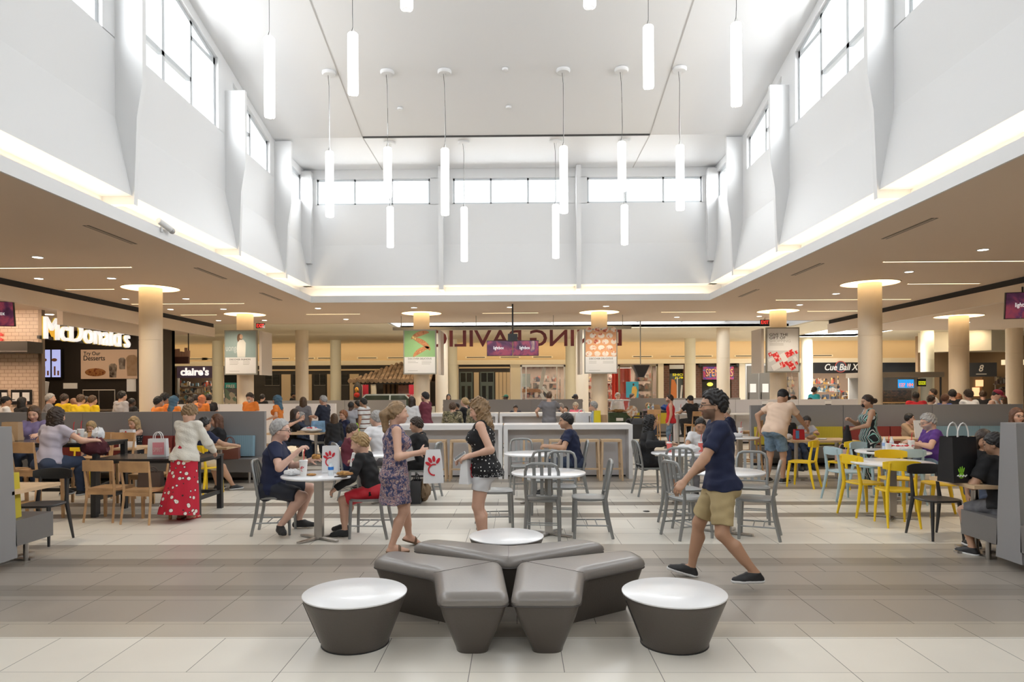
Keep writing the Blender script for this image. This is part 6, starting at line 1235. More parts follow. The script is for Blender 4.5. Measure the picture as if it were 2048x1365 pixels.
        hm = cloth('blue_scarf', (.075, .15, .22)) if hcol != 'red' else cloth('coral_scarf', (.55, .2, .1))
    elif hk == 'bald': hf_ = None
    if hf_: part('headscarf' if hk == 'hijab' else 'hair', hf_, hm, hlo, hhi, hres)
    # extras
    for ex in extras:
        e = ex[0]
        if e == 'cap':
            def cf(P): d = np.maximum(el(P, hl_(0, -.006, .018), V(.086, .104, .092)*hsz, HR), -((P-hc) @ HR)[:, 2]+.018*hsz); return np.minimum(d, np.maximum(el(P, hl_(0, .105, .022), V(.07, .075, .012)*hsz, HR), -((P-hc) @ HR)[:, 1]+.06*hsz))
            part('cap', cf, ex[1], hlo, hhi+.1, hres)
        elif e == 'mask':
            part('face_mask', lambda P: np.maximum(np.maximum(el(P, hl_(0, .022, -.06), V(.066, .088, .06)*hsz, HR), el_(P, hl_(0, .115, -.068), .062*hsz)), -((P-hc) @ HR)[:, 1]+.02*hsz), ex[1], hlo, hhi, min(res, .008))
        elif e == 'glasses':
            c = MB()
            for k in (-1, 1):
                ring_ = [hl_(k*.034+.023*math.cos(a_)*1.1, .114-.012*abs(math.cos(a_))*(1 if math.cos(a_)*k > 0 else 0), -.014+.017*math.sin(a_)) for a_ in [2*math.pi*i/14 for i in range(15)]]; c.tube(ring_, .0026*hsz, 5); c.tube([hl_(k*.059, .1, -.01), hl_(k*.079, .05, -.008), hl_(k*.083, -.005, -.008)], .0026*hsz, 5)
            c.tube([hl_(-.009, .117, -.01), hl_(.009, .117, -.01)], .0026*hsz, 5); c.build('glasses', ex[1] if len(ex) > 1 else BLKPL, o)
        elif e == 'watch':
            k = ex[1]; az = nrm(W_[k]-E_[k]); c0 = W_[k]-az*.01; MB().cyl(Vector(c0-az*.011), Vector(c0+az*.011), .0195*H, n=16).build('wristband', BLKPL, o)
        elif e == 'print':      # small pale print on the back or chest
            pass
    if res <= .0075 and hk != 'back':
        for k in (-1, 1):
            q = MB().ell(tuple(hl_(k*.032, .0822, -.0155)), (.0115*hsz, .0115*hsz, .0068*hsz), 8).build('eye', EYEW, o); MB().ell(tuple(hl_(k*.032, .0895, -.0155)), (.0058*hsz,)*3, 6).build('iris', IRIS, q)
    o['J'] = 0; del o['J']
    T_ = Matrix.Translation((x, y, 0)) @ Matrix.Rotation(-th, 4, 'Z')
    return dict(o=o, wl=T_ @ Vector(W_[0]), wr=T_ @ Vector(W_[1]), hl=[T_ @ Vector(hands[0][0]+hands[0][1]*.09*s), T_ @ Vector(hands[1][0]+hands[1][1]*.09*s)], head=T_ @ Vector(hc), pel=T_ @ Vector(pel), nb=T_ @ Vector(nb))
# ---------------- clothes ----------------
NAVY = cloth('navy', (.012, .018, .055)); BLKC = cloth('black', (.012, .012, .014)); WHT = cloth('white', (.72, .72, .74)); KHAKI = cloth('khaki', (.46, .36, .19)); ORG = cloth('orange', (.80, .24, .04)); YLC = cloth('yellow', (.75, .52, .01))
DEN = mat('denim', (.16, .24, .33), .85, noise=.4, nscale=14, bump=.1); DDEN = cloth('dark_denim', (.03, .045, .085)); GRYC = cloth('grey', (.19, .185, .20)); LGRY = cloth('light_grey', (.42, .42, .46)); LILAC = cloth('lilac', (.45, .42, .50)); MAR = cloth('maroon', (.16, .03, .05))
REDC = cloth('red', (.55, .02, .03)); PEACH = cloth('peach', (.78, .58, .44)); PURP = cloth('purple', (.10, .035, .23)); TANC = cloth('tan', (.42, .27, .16)); PINK = cloth('pink', (.75, .16, .25)); LBLU = cloth('light_blue', (.35, .46, .60)); TEALC = cloth('teal', (.03, .35, .42)); CREAMK = mat('cream_knit', (.72, .69, .62), .9, bump=.5, bscale=70)
def floral():
    m, t, b, tc, sp = tnode('red_floral_cloth', .85); n = nd(t, 'ShaderNodeTexVoronoi'); n.inputs['Scale'].default_value = 13; t.links.new(tc.outputs['Object'], n.inputs['Vector'])
    c = ramp(t, n.outputs['Distance'], [(0, (.65, .45, .2)), (.09, (.82, .76, .7)), (.3, (.06, .02, .02)), (.345, (.50, .012, .035))]); t.links.new(c, b.inputs['Base Color']); return m
def dots(name, base, dot, sc, th):
    m, t, b, tc, sp = tnode(name, .85); n = nd(t, 'ShaderNodeTexVoronoi'); n.inputs['Scale'].default_value = sc; n.inputs['Randomness'].default_value = .35; t.links.new(tc.outputs['Object'], n.inputs['Vector']); c = ramp(t, n.outputs['Distance'], [(0, dot), (th, base)]); t.links.new(c, b.inputs['Base Color']); return m
def bands(name, cols, sc, axis=2, wob=0):
    m, t, b, tc, sp = tnode(name, .85); v = sp.outputs[axis]
    if wob: v = mth(t, 'ADD', v, mth(t, 'MULTIPLY', mth(t, 'SINE', mth(t, 'MULTIPLY', sp.outputs[2], 22)), wob))
    f = mth(t, 'FRACT', mth(t, 'MULTIPLY', v, sc)); k = len(cols); c = ramp(t, f, [(i/k, q) for i, q in enumerate(cols)]); t.links.new(c, b.inputs['Base Color']); return m
FLOR = floral(); DOT = dots('black_dotted_cloth', (.012, .012, .014), (.8, .8, .78), 26, .2)
PAIS = noise_ramp('paisley_dress_cloth', 22, [(.33, (.05, .06, .14)), (.43, (.14, .12, .2)), (.49, (.42, .24, .22)), (.53, (.55, .48, .46)), (.56, (.10, .09, .16)), (.64, (.48, .27, .24)), (.72, (.07, .07, .15))], .85, 'CONSTANT', 2, 0, 1.2)
STRJ = bands('striped_jumpsuit_cloth', [(.015, .02, .025), (.015, .02, .025), (.28, .55, .52), (.015, .02, .025), (.7, .72, .7)], 24, 0); STRP = bands('striped_shirt_cloth', [(.7, .7, .7), (.7, .7, .7), (.7, .7, .7), (.16, .07, .05)], 9)
CAMO = noise_ramp('camouflage_cloth', 9, [(0, (.05, .045, .03)), (.42, (.16, .14, .07)), (.5, (.32, .27, .17)), (.56, (.06, .05, .03)), (.63, (.42, .36, .26))], .9, 'CONSTANT', 3, 0, .8)
SHB = mat('black_shoe', (.02, .02, .022), .6); SHW = mat('white_sole', (.75, .75, .75), .5); SHG = mat('grey_shoe', (.2, .2, .2), .6); SHR = mat('red_sandal', (.5, .03, .03), .5); SHT = mat('brown_sandal', (.16, .09, .05), .6); MSKB = cloth('light_blue_mask', (.45, .65, .75)); MAROONC = cloth('maroon_cap', (.28, .02, .05))
SN = ('shoe', SHB, SHW); SB = ('shoe', SHB)
def rs_(Y): return .0068 if Y < 8.6 else (.0095 if Y < 11.5 else (.0125 if Y < 14 else (.015 if Y < 18 else .018)))
def st(label, px, ytop, Y, face, H=None, **k):
    x = xat(px, Y); h = H or min(1.9, max(1.1, zat(px, ytop, Y)-.02)); k.setdefault('res', rs_(Y)); k.setdefault('bot', ('pants', DDEN)); k.setdefault('shoes', SB); return person(label, x, Y, face, h, **k)
def si(label, px, ytop, Y, face, H=None, seat=.45, **k):
    x = xat(px, Y); h = H or min(1.86, max(1.15, (zat(px, ytop, Y)-seat-.07)/.475)); k.setdefault('res', rs_(Y)); k.setdefault('bot', ('pants', DDEN)); k.setdefault('shoes', SB); return person(label, x, Y, face, h, pose='sit', seat=seat, **k)
# ---------------- people near the camera ----------------
P = {}
P['walk'] = st('person walking left past the benches in navy polo and khaki shorts', 1441, 773, 5.98, -84, H=1.73, skin='tan', hair=('messy', 'black'), lean=3, pz_=.882, top=('tee', NAVY, {'collar': 1, 'sleeve': .72, 'hem': -.03}), bot=('shorts', KHAKI), shoes=SN,
   fl_=('w', aY(1512, 1148, 5.76)), fr_=('w', aY(1383, 1136, 6.2)), footpitch=(0, 14), pxl=aY(1366, 968, 5.74), pxr=aY(1392, 944, 6.16), epl=(-.2, -.8, -.5), epr=(.2, -.8, -.5), beard='black', b=1.0, curl=.6, extras=(('glasses',),), res=.0062)
P['glass'] = person('person in black glasses and navy tee sitting at the left round table', CH_P2[0], CH_P2[1], 80, 1.78, 'm', 'pale', ('short', 'grey'), 'sit', lean=7, yaw=6, top=('tee', NAVY, {'hem': -.03}), bot=('shorts', mat('navy_sport_shorts', (.012, .016, .03), .6)), shoes=SB, b=1.08, belly=.03,
   pxr=aY(594, 905, 7.86), pxl=aY(620, 921, 8.3), epr=(.3, -.6, -.9), epl=(-.4, -.5, -.8), fr_=('w', aY(560, 1053, 7.95)), fl_=('w', aY(596, 1042, 8.4)), extras=(('glasses',),), curl=.75, res=.0066, footyaw=(10, 60), knr=(.3, 1, .5), palm=((0, 1, 0), (-.3, .7, -.3)))
P['boy'] = person('person, blond boy in black hoodie and red shorts sipping a drink', CH_P3[0], CH_P3[1], -86, 1.47, 'm', 'fair', ('messy', 'blond'), 'sit', lean=17, pitch=8, top=('hoodie', BLKC, {'hem': -.03}), bot=('shorts', mat('red_sport_shorts', (.55, .015, .03), .55)), shoes=SB, hs=1.08,
   pxl=aY(672, 978, 7.72), pxr=aY(712, 928, 8.12), epl=(-.5, -.3, -.6), epr=(.5, -.2, -.9), fl_=('w', aY(690, 1062, 7.9)), fr_=('w', aY(690, 1052, 8.2)), curl=.8, res=.0066, seat=.46)
P['dress'] = st('person in a patterned sleeveless dress walking with a white takeaway bag', 789, 803, 7.1, 72, H=1.61, sex='f', skin='fair', hair=('pony', 'dirtyblond'), top=('dress', PAIS, {'drop': .19, 'flare': .118}), bot=None, shoes=('sandal', SHT), b=1.1, pz_=.835,
   fr_=('w', aY(783, 1093, 7.08)), fl_=('w', aY(818, 1072, 7.45)), footpitch=(-22, 0), pxr=aY(840, 905, 6.98), pxl=aY(836, 908, 7.22), epr=(.3, -.9, -.4), epl=(-.3, -.4, -.9), curl=.9, res=.0064, palm=((0, 0, -1), (-1, 0, -.2)))
P['curl'] = st('person with long curly blond hair in dotted black top and white shorts', 968, 797, 7.3, -86, H=1.64, sex='f', skin='fair', hair=('curly', 'dirtyblond'), pitch=20, lean=3, top=('tank', DOT, {'hem': -.03, 'inf': .016, 'neck': .01}), bot=('hot', mat('white_shorts_cloth', (.72, .72, .74), .85, bump=.2, bscale=40)), shoes=('sandal', SHT), b=1.16,
   pxl=aY(938, 913, 7.12), pxr=aY(930, 915, 7.42), epl=(-.3, -.9, -.5), epr=(.3, -.9, -.5), curl=.7, res=.0064)
o = MB().lathe([(.186, 0), (.19, .03), (.176, .075)], 40, (0, 0, 0), 1.06, .98).build('patterned_hem', noise_ramp('hem_print', 40, [(.45, (.012, .012, .014)), (.52, (.5, .5, .5)), (.58, (.012, .012, .014))], .9, 'CONSTANT', 1), P['curl']['o']); o.location = (0, -.03, .785)
# ---------------- middle distance ----------------
P['floral'] = st('person in cream knit and long red floral skirt standing at the low black table', 369, 823, 9.0, 10, H=1.55, sex='f', hair=('curlyshort', 'dirtyblond'), lean=10, pitch=38, top=('long', CREAMK, {'inf': .018, 'hem': -.03}), bot=('skirt', FLOR, .07), shoes=('sandal', SHR), b=1.04, hl=(-.16, .42, .86), hr=(.18, .36, .88), res=.0085)
P['lilac'] = person('person in a lilac tee with long dark hair on a tall chair, back to us', CH_LIL[0]+.14, CH_LIL[1]+.06, 12, 1.62, 'f', 'fair', ('wavy', 'darkbrown'), 'sit', .68, lean=12, top=('tee', LILAC, {'sleeve': .5}), bot=('pants', DDEN), shoes=SN, fl_=(-.1, .28, .34), fr_=(.12, .34, .34), hl=(-.32, .38, 1.03), hr=(.34, .36, 1.03), res=.0085, b=1.05)
P['p2b'] = person('person with brown hair across the tall black table, mostly hidden by the lilac tee', xat(66, 10.55), 10.55, 165, 1.58, 'f', 'fair', ('long', 'brown'), 'sit', .68, pitch=18, top=('tee', mat('violet_cloth', (.18, .15, .3), .85)), bot=('pants', DDEN), shoes=SB, fl_=(-.1, .25, .34), fr_=(.1, .25, .34), hl=(-.2, .4, 1.05), hr=(.2, .4, 1.05), res=.011)
st_y = yb-.42
P['blondbag'] = si('person with long blond hair in a dotted black top behind a white paper bag', 264, 832, st_y, -158, sex='f', hair=('wavy', 'blond'), pitch=14, top=('strap', DOT), bot=('shorts', BLKC), hl=(-.1, .42, .8), hr=(.12, .42, .8), res=.011)
si('person with blond hair bending low at the booth, left of the blond woman in black', 187, 838, st_y, 180, sex='f', hair=('long', 'blond'), lean=14, pitch=25, top=('tee', WHT), res=.013)
P['khaki'] = person('person with short black hair in navy tee and khaki shorts at the left booth', CH_KH[0]-.08, CH_KH[1], 30, 1.6, 'm', 'tan', ('short', 'black'), 'sit', lean=10, top=('tee', NAVY), bot=('shorts', mat('sand_shorts', (.62, .5, .34), .8)), shoes=SN, hl=(-.15, .45, .78), hr=(.3, .42, .78), fr_=(.14, .5), res=.0095)
P['eater'] = si('person with auburn hair eating at the left booth beside a brown handbag', 436, 846, st_y+.05, -105, H=1.62, sex='f', hair=('long', 'auburn'), lean=6, pitch=6, top=('long', BLKC), bot=('shorts', BLKC), hl=(-.05, .23, 1.0), hr=(.07, .23, 1.0), curl=.9, res=.0105)
P['wshirt'] = person('person, grey haired man in a white shirt seen from behind at a middle table', xat(762, 11.45), 11.45, -52, 1.8, 'm', 'pale', ('short', 'grey'), 'sit', lean=14, top=('long', WHT, {'collar': 1}), bot=('pants', GRYC), shoes=SB, b=1.15, pxl=aY(694, 908, 10.9), hr=(.2, .45, .82), res=.0095)
P['maroonboy'] = si('person, boy in a maroon tee with dark hair eating at the middle table', 697, 855, 10.75, 62, H=1.42, hair=('short', 'darkbrown'), lean=12, pitch=12, top=('tee', MAR), bot=('shorts', NAVY), hl=(-.06, .3, .9), hr=(.08, .3, .9), res=.0095, hs=1.08)
P['polo'] = person('person in a black polo with dark hair facing left before the white counter', CH_POLO[0]-.05, CH_POLO[1], -80, 1.62, 'm', 'olive', ('messy', 'darkbrown'), 'sit', lean=10, pitch=6, top=('tee', BLKC, {'collar': 1}), bot=('pants', BLKC), shoes=SB, hl=(-.1, .3, .96), hr=(.08, .28, .98), curl=.9, res=.0095)
P['navyman'] = person('person in a navy tee sitting alone facing left at a round table before the counter', CH_NAVY[0], CH_NAVY[1], -86, 1.72, 'm', 'tan', ('short', 'black'), 'sit', lean=12, top=('tee', NAVY, {'hem': -.03}), bot=('pants', DDEN), shoes=SB, pxl=aY(1096, 893, 10.75), pxr=aY(1092, 893, 10.95), epl=(-.6, -.3, -.7), curl=.9, res=.0085, b=1.06)
P['curly'] = person('person with long curly black hair in a black jacket facing right with a pink drink', CH_CURL[0], CH_CURL[1], 82, 1.62, 'f', 'tan', ('curly', 'black'), 'sit', top=('long', BLKC), bot=('hot', BLKC), shoes=SN, pxr=aY(1330, 887, 10.6), hl=(-.1, .4, .8), lean=3, curl=.8, res=.0085, fr_=(.02, .44), fl_=(-.05, .3, .13))
P['whiteboy'] = person('person, boy in a pale grey shirt behind the curly haired woman\'s table', CH_BOY[0], CH_BOY[1], 190, 1.5, 'm', 'tan', ('short', 'black'), 'sit', lean=10, pitch=16, top=('tee', WHT), bot=('pants', GRYC), shoes=SN, hl=(-.15, .4, .78), hr=(.15, .4, .78), hs=1.08, res=.0105)
P['peach'] = st('person in black cap, peach tee and denim shorts bending over a table', 1549, 797, 12.35, 50, H=1.78, skin='tan', hair=('buzz', 'black'), lean=27, pitch=25, top=('tee', PEACH, {'sleeve': .6}), bot=('shorts', DEN), shoes=SN, b=1.18, belly=.03, pxr=aY(1621, 868, 12.6), hl=(-.35, .1, .95), epl=(-1, -.2, .2), extras=(('cap', BLKC),), res=.0095, fl_=(-.12, -.05), fr_=(.12, .05))
P['child'] = si('person, child with dark hair behind a red takeaway box at the right booth', 1612, 845, 14.55, 190, H=1.28, hair=('messy', 'black'), skin='tan', lean=12, pitch=18, top=('tee', LGRY), hl=(-.1, .36, .78), hr=(.1, .36, .78), hs=1.12, res=.012)
si('person in dark clothes hidden behind the bending man at the right booth', 1572, 850, 14.5, 175, H=1.45, hair=('short', 'black'), lean=14, pitch=20, top=('tee', BLKC), res=.014)
P['jump'] = st('person in a black mask and striped jumpsuit holding a black bag', 1738, 810, 12.0, -82, H=1.60, sex='f', skin='tan', hair=('bun', 'darkbrown'), pitch=10, top=('strap', STRJ, {'inf': .016}), bot=('pants', STRJ), shoes=('sandal', SHT), pxl=aY(1706, 858, 11.85), pxr=aY(1699, 840, 12.1), extras=(('mask', BLKC),), curl=.9, res=.0092, b=1.08)
P['tanw'] = si('person with short black hair in a tan top at the right booth', 1822, 826, 14.2, 150, sex='f', skin='pale', hair=('short', 'black'), yaw=-35, top=('long', TANC, {'neck': .02}), hl=(-.05, .3, .8), hr=(.12, .32, .8), b=1.2, res=.011)
P['purple'] = person('person, grey haired man in glasses and purple tee facing left at a right round table', CH_PUR[0]-.05, CH_PUR[1], -80, 1.7, 'm', 'fair', ('messy', 'grey'), 'sit', lean=15, pitch=14, top=('tee', PURP, {'hem': -.04}), bot=('shorts', DEN), shoes=SN, b=1.18, belly=.06, pxl=aY(1823, 886, 10.5), pxr=aY(1822, 884, 10.7), epl=(-.6, -.2, -.6), extras=(('glasses', STEEL), ('watch', 0)), curl=.9, beard='grey', res=.0085)
P['blackman'] = person('person in a black tee and grey shorts at the right edge booth', xat(1990, 6.95), 6.86, -12, 1.58, 'm', 'tan', ('short', 'black'), 'sit', .45, lean=11, yaw=-25, pitch=14, top=('tee', BLKC, {'sleeve': .7, 'inf': .02}), bot=('shorts', mat('grey_marl_shorts', (.13, .13, .14), .8, noise=.4, nscale=12)), shoes=SN, pxl=aY(1940, 953, 7.05), hr=(.2, .4, .8), b=1.1, res=.0072, fl_=('w', aY(1945, 1098, 7.0)), fr_=(.12, .42))
si('person with dark hair facing us across the booth at the right edge', 1966, 868, 7.95, 190, H=1.52, sex='f', skin='tan', hair=('long', 'darkbrown'), pitch=22, lean=6, top=('tee', BLKC), res=.009)
st('person in dark glasses looking over the right edge booth', 2031, 826, 9.6, 180, H=1.43, sex='f', hair=('long', 'auburn'), pitch=6, top=('tee', GRYC), extras=(('glasses',),), res=.0095)
# ---------------- people further back ----------------
P['off'] = st('person, police officer in a dark uniform facing left', 648, 789, 17.2, -72, skin='fair', hair=('short', 'grey'), top=('tee', cloth('police_navy', (.02, .025, .045)), {'collar': 1, 'sleeve': .85}), bot=('pants', cloth('police_navy', (.02, .025, .045))), b=1.15, pitch=8, hl=(-.12, .3, 1.05), hr=(.1, .32, 1.05))
st('person with long brown hair in a grey top, left of the police officer', 606, 792, 17.6, -8, sex='f', hair=('long', 'brown'), top=('tee', GRYC, {'sleeve': .9}), hl=(-.1, .35, 1.05), b=1.05)
st('person in orange with a blue head scarf walking left past the booth end', 556, 788, 17.0, -85, sex='f', hair=('hijab', 'black'), top=('tee', ORG), bot=('pants', cloth('slate', (.10, .14, .19))), pxl=aY(538, 838, 16.8))
st('person, dark haired youth in orange looking down behind the end of the left booth', 501, 783, 18.2, -165, hair=('messy', 'darkbrown'), pitch=25, top=('tee', ORG), extras=(('mask', WHT),))
st('person in black far behind the youth in orange', 524, 787, 23.4, 10, hair=('short', 'black'), top=('tee', BLKC))
st('person in a black cap with a beard far behind the tall brown column', 585, 784, 29.6, 90, hair=('buzz', 'black'), skin='tan', top=('tee', BLKC), extras=(('cap', BLKC),), beard='black')
si('person, dark haired woman resting her head on her hand at the wooden table', 586, 817, 15.9, 80, sex='f', hair=('long', 'darkbrown'), lean=8, top=('tee', BLKC), pxr=aY(598, 842, 15.6), curl=.7)
si('person, elderly woman with grey hair beside the dark haired woman', 601, 824, 16.6, 95, sex='f', hair=('curlyshort', 'grey'), lean=6, top=('long', DDEN), hr=(.1, .4, .8))
si('person with long brown hair in a black jacket at the wooden table, back to us', 668, 826, 15.5, -30, sex='f', hair=('long', 'brown'), top=('long', BLKC), lean=4)
si('person, elderly red blond woman in glasses and navy jacket facing us', 684, 821, 16.5, -140, sex='f', hair=('curlyshort', 'red'), top=('long', NAVY), extras=(('glasses',),))
st('person in a light grey tee seen from behind, left of the striped shirt', 701, 801, 16.8, 15, skin='dark', hair=('buzz', 'black'), top=('tee', LGRY), b=1.2)
st('person with black hair just left of the striped shirt, facing left', 716, 799, 18.4, -85, sex='f', skin='olive', hair=('bun', 'black'), top=('tee', GRYC))
st('person in a brown and white striped shirt facing left', 728, 794, 16.9, -70, skin='tan', hair=('short', 'black'), top=('tee', STRP), bot=('shorts', LGRY), b=1.15)
st('person with long dark hair in a white blouse beside the bearded man', 823, 791, 16.9, 12, sex='f', hair=('long', 'darkbrown'), top=('long', WHT), bot=('pants', BLKC))
st('person, bearded man in a maroon tee with folded arms', 852, 782, 17.0, -68, hair=('short', 'black'), beard='black', top=('tee', MAR), bot=('pants', mat('sand_shorts')), hl=(.12, .24, 1.17), hr=(-.1, .25, 1.13), epl=(-.8, .2, -.8), epr=(.8, .2, -.8), curl=.9)
st('person in a camouflage jacket with brown hair, back to us at the counter', 905, 803, 15.4, 8, hair=('messy', 'brown'), top=('hoodie', CAMO, {'inf': .03}), b=1.15)
st('person, pale blond woman in black between the two camouflage jackets', 931, 793, 16.4, -62, sex='f', skin='pale', hair=('bun', 'blond'), top=('long', BLKC), pitch=-8, hl=(-.1, .25, 1.15))
st('person in a camouflage jacket hidden behind the curly blond woman', 950, 798, 16.0, -40, hair=('cap', 'brown'), top=('long', CAMO, {'inf': .025}), extras=(('cap', CAMO),), b=1.1)
st('person with black hair far behind the camouflage jackets', 897, 787, 26.2, 175, sex='f', skin='tan', hair=('long', 'black'), top=('tee', BLKC))
si('person in dark clothes at the far dark booth behind the camouflage jackets', 911, 806, 23.7, -100, hair=('short', 'black'), skin='tan', top=('tee', BLKC))
P['green'] = st('person in a green cap far beyond the dark booth backs', 1013, 788, 26.5, -80, skin='dark', hair=('cap', 'black'), top=('tee', BLKC), extras=(('cap', cloth('green_cap', (.03, .12, .07))),))
si('person in a dark tee leaning over a table at the far dark booth', 1031, 808, 23.6, 180, hair=('short', 'darkbrown'), lean=18, pitch=20, top=('tee', NAVY), hl=(-.3, .35, .8), hr=(.3, .35, .8))
P['greytee'] = st('person in a grey tee leaning on the second counter, back to us', 1098, 782, 18.6, 8, hair=('buzz', 'brown'), skin='fair', top=('tee', GRYC, {'sleeve': .6}), b=1.12, hl=(-.34, .16, 1.0), hr=(.36, .34, 1.06), bot=('shorts', KHAKI))
si('person with dark hair smiling behind the second counter, right of the grey tee', 1130, 812, 21.2, -150, seat=.5, sex='f', hair=('bun', 'darkbrown'), top=('tee', BLKC))
si('person with grey hair in a blue top right behind the grey tee man', 1119, 806, 23.1, -100, skin='tan', seat=.5, hair=('short', 'grey'), top=('tee', NAVY))
si('person, white haired woman in pink behind the second counter', 1151, 805, 21.9, 185, seat=.5, sex='f', hair=('curlyshort', 'white'), top=('long', PINK), pitch=16, b=1.15)
st('person in black walking right beside the third far column', 1150, 787, 26.2, 80, sex='f', skin='dark', hair=('bun', 'black'), top=('tee', BLKC), pxr=aY(1164, 804, 26.1))
si('person, grey haired man in a light blue shirt at the end of the second counter', 1190, 803, 18.9, -75, seat=.5, hair=('messy', 'grey'), top=('long', LBLU), lean=8, extras=(('glasses',),), b=1.1)
st('person in a white uniform behind the glass food case', 1235, 785, 25.0, 170, hair=('curlyshort', 'white'), top=('long', WHT), b=1.1); st('person in a pale top bending behind the far booth near the blue poster', 1263, 786, 26.0, 95, hair=('short', 'brown'), top=('tee', LGRY))
si('person, blond elderly woman at the tall black table near the stroller', 1297, 806, 23.2, 165, seat=.5, sex='f', hair=('curlyshort', 'blond'), top=('tee', cloth('mauve', (.25, .2, .26))), b=1.15); si('person in a patterned top partly hidden behind the blond elderly woman', 1306, 811, 23.9, 190, seat=.5, sex='f', hair=('curlyshort', 'grey'), top=('tee', TANC))
st('person, bearded man in a red tank top standing by the white partition', 1341, 788, 19.4, -78, hair=('messy', 'darkbrown'), beard='black', top=('tank', REDC), bot=('pants', DEN), shoes=SN)
P['capman'] = person('person in a black cap and printed black tee on a tall chair, back to us', CH_CAP[0]-.03, CH_CAP[1]+.05, -25, 1.66, 'm', 'tan', ('buzz', 'black'), 'sit', .68, lean=14, pitch=14, top=('tee', BLKC), bot=('pants', BLKC), shoes=SB, fl_=(-.1, .3, .34), fr_=(.1, .3, .34), hl=(-.25, .4, 1.0), hr=(.1, .4, 1.0), extras=(('cap', BLKC),), b=1.15, res=.014)
si('person, elderly man in a grey cap and navy jacket facing left behind the walking man', 1461, 812, 16.2, -80, seat=.5, hair=('short', 'white'), top=('long', NAVY), lean=16, extras=(('cap', GRYC), ('glasses', STEEL)), b=1.15)
st('person in turquoise far right behind the white partition', 1628, 772, 24.5, 60, sex='f', skin='olive', hair=('bun', 'black'), top=('long', TEALC)); st('person, curly haired girl far behind the bending man', 1588, 785, 23.0, -120, sex='f', H=1.45, skin='tan', hair=('curlyshort', 'darkbrown'), top=('tee', GRYC))
st('person in a blue cap far behind the bending man', 1577, 784, 24.2, -60, skin='tan', hair=('cap', 'black'), H=1.5, top=('tee', BLKC), extras=(('cap', LBLU),)); st('person in a black cap below the person in turquoise', 1619, 790, 22.6, 90, skin='tan', hair=('cap', 'black'), H=1.4, top=('tee', BLKC), extras=(('cap', BLKC),)); st('person, bald head low beside the person in turquoise', 1646, 794, 22.5, 10, hair=('bald', 'brown'), H=1.32, top=('tee', WHT))
st('person in a red tee with black hair at the lottery kiosk, back to us', 1832, 781, 17.6, 10, skin='dark', hair=('buzz', 'black'), top=('tee', REDC), b=1.25); st('person, balding man in a white shirt facing left at the lottery kiosk', 1868, 776, 20.5, -60, hair=('short', 'darkbrown'), skin='tan', top=('long', WHT), b=1.1)
st('person with dark hair in denim facing right, before the red tee', 1861, 792, 16.8, 75, hair=('short', 'darkbrown'), H=1.53, top=('long', DDEN)); st('person with red brown hair in blue, left of the black tee man', 1889, 790, 16.8, 65, sex='f', H=1.56, hair=('short', 'auburn'), top=('tee', cloth('royal_blue', (.05, .09, .35))))
st('person in a black tee with short black hair near the right column, back to us', 1905, 777, 17.6, 18, hair=('short', 'black'), top=('tee', BLKC), b=1.15); st('person with ginger hair behind the black tee near the right column', 1917, 783, 19.8, -10, sex='f', H=1.55, hair=('wavy', 'red'), top=('tee', GRYC))
st('person with bushy dark hair in a white tee, back to us at the right', 1938, 778, 17.2, 0, hair=('curlyshort', 'darkbrown'), top=('tee', WHT), b=1.05); st('person with short brown hair between the white tee and the maroon cap', 1966, 779, 19.4, 30, hair=('short', 'brown'), top=('tee', BLKC))
st('person in a maroon cap, blue mask and white sleeveless top at the right', 1985, 775, 15.9, 150, skin='fair', hair=('buzz', 'black'), yaw=-20, pitch=28, lean=8, top=('tank', WHT), extras=(('cap', MAROONC), ('mask', MSKB)), b=1.25, res=.0125); st('person with long brown hair behind the maroon cap', 2006, 788, 17.2, 30, sex='f', hair=('long', 'brown'), top=('tee', BLKC))
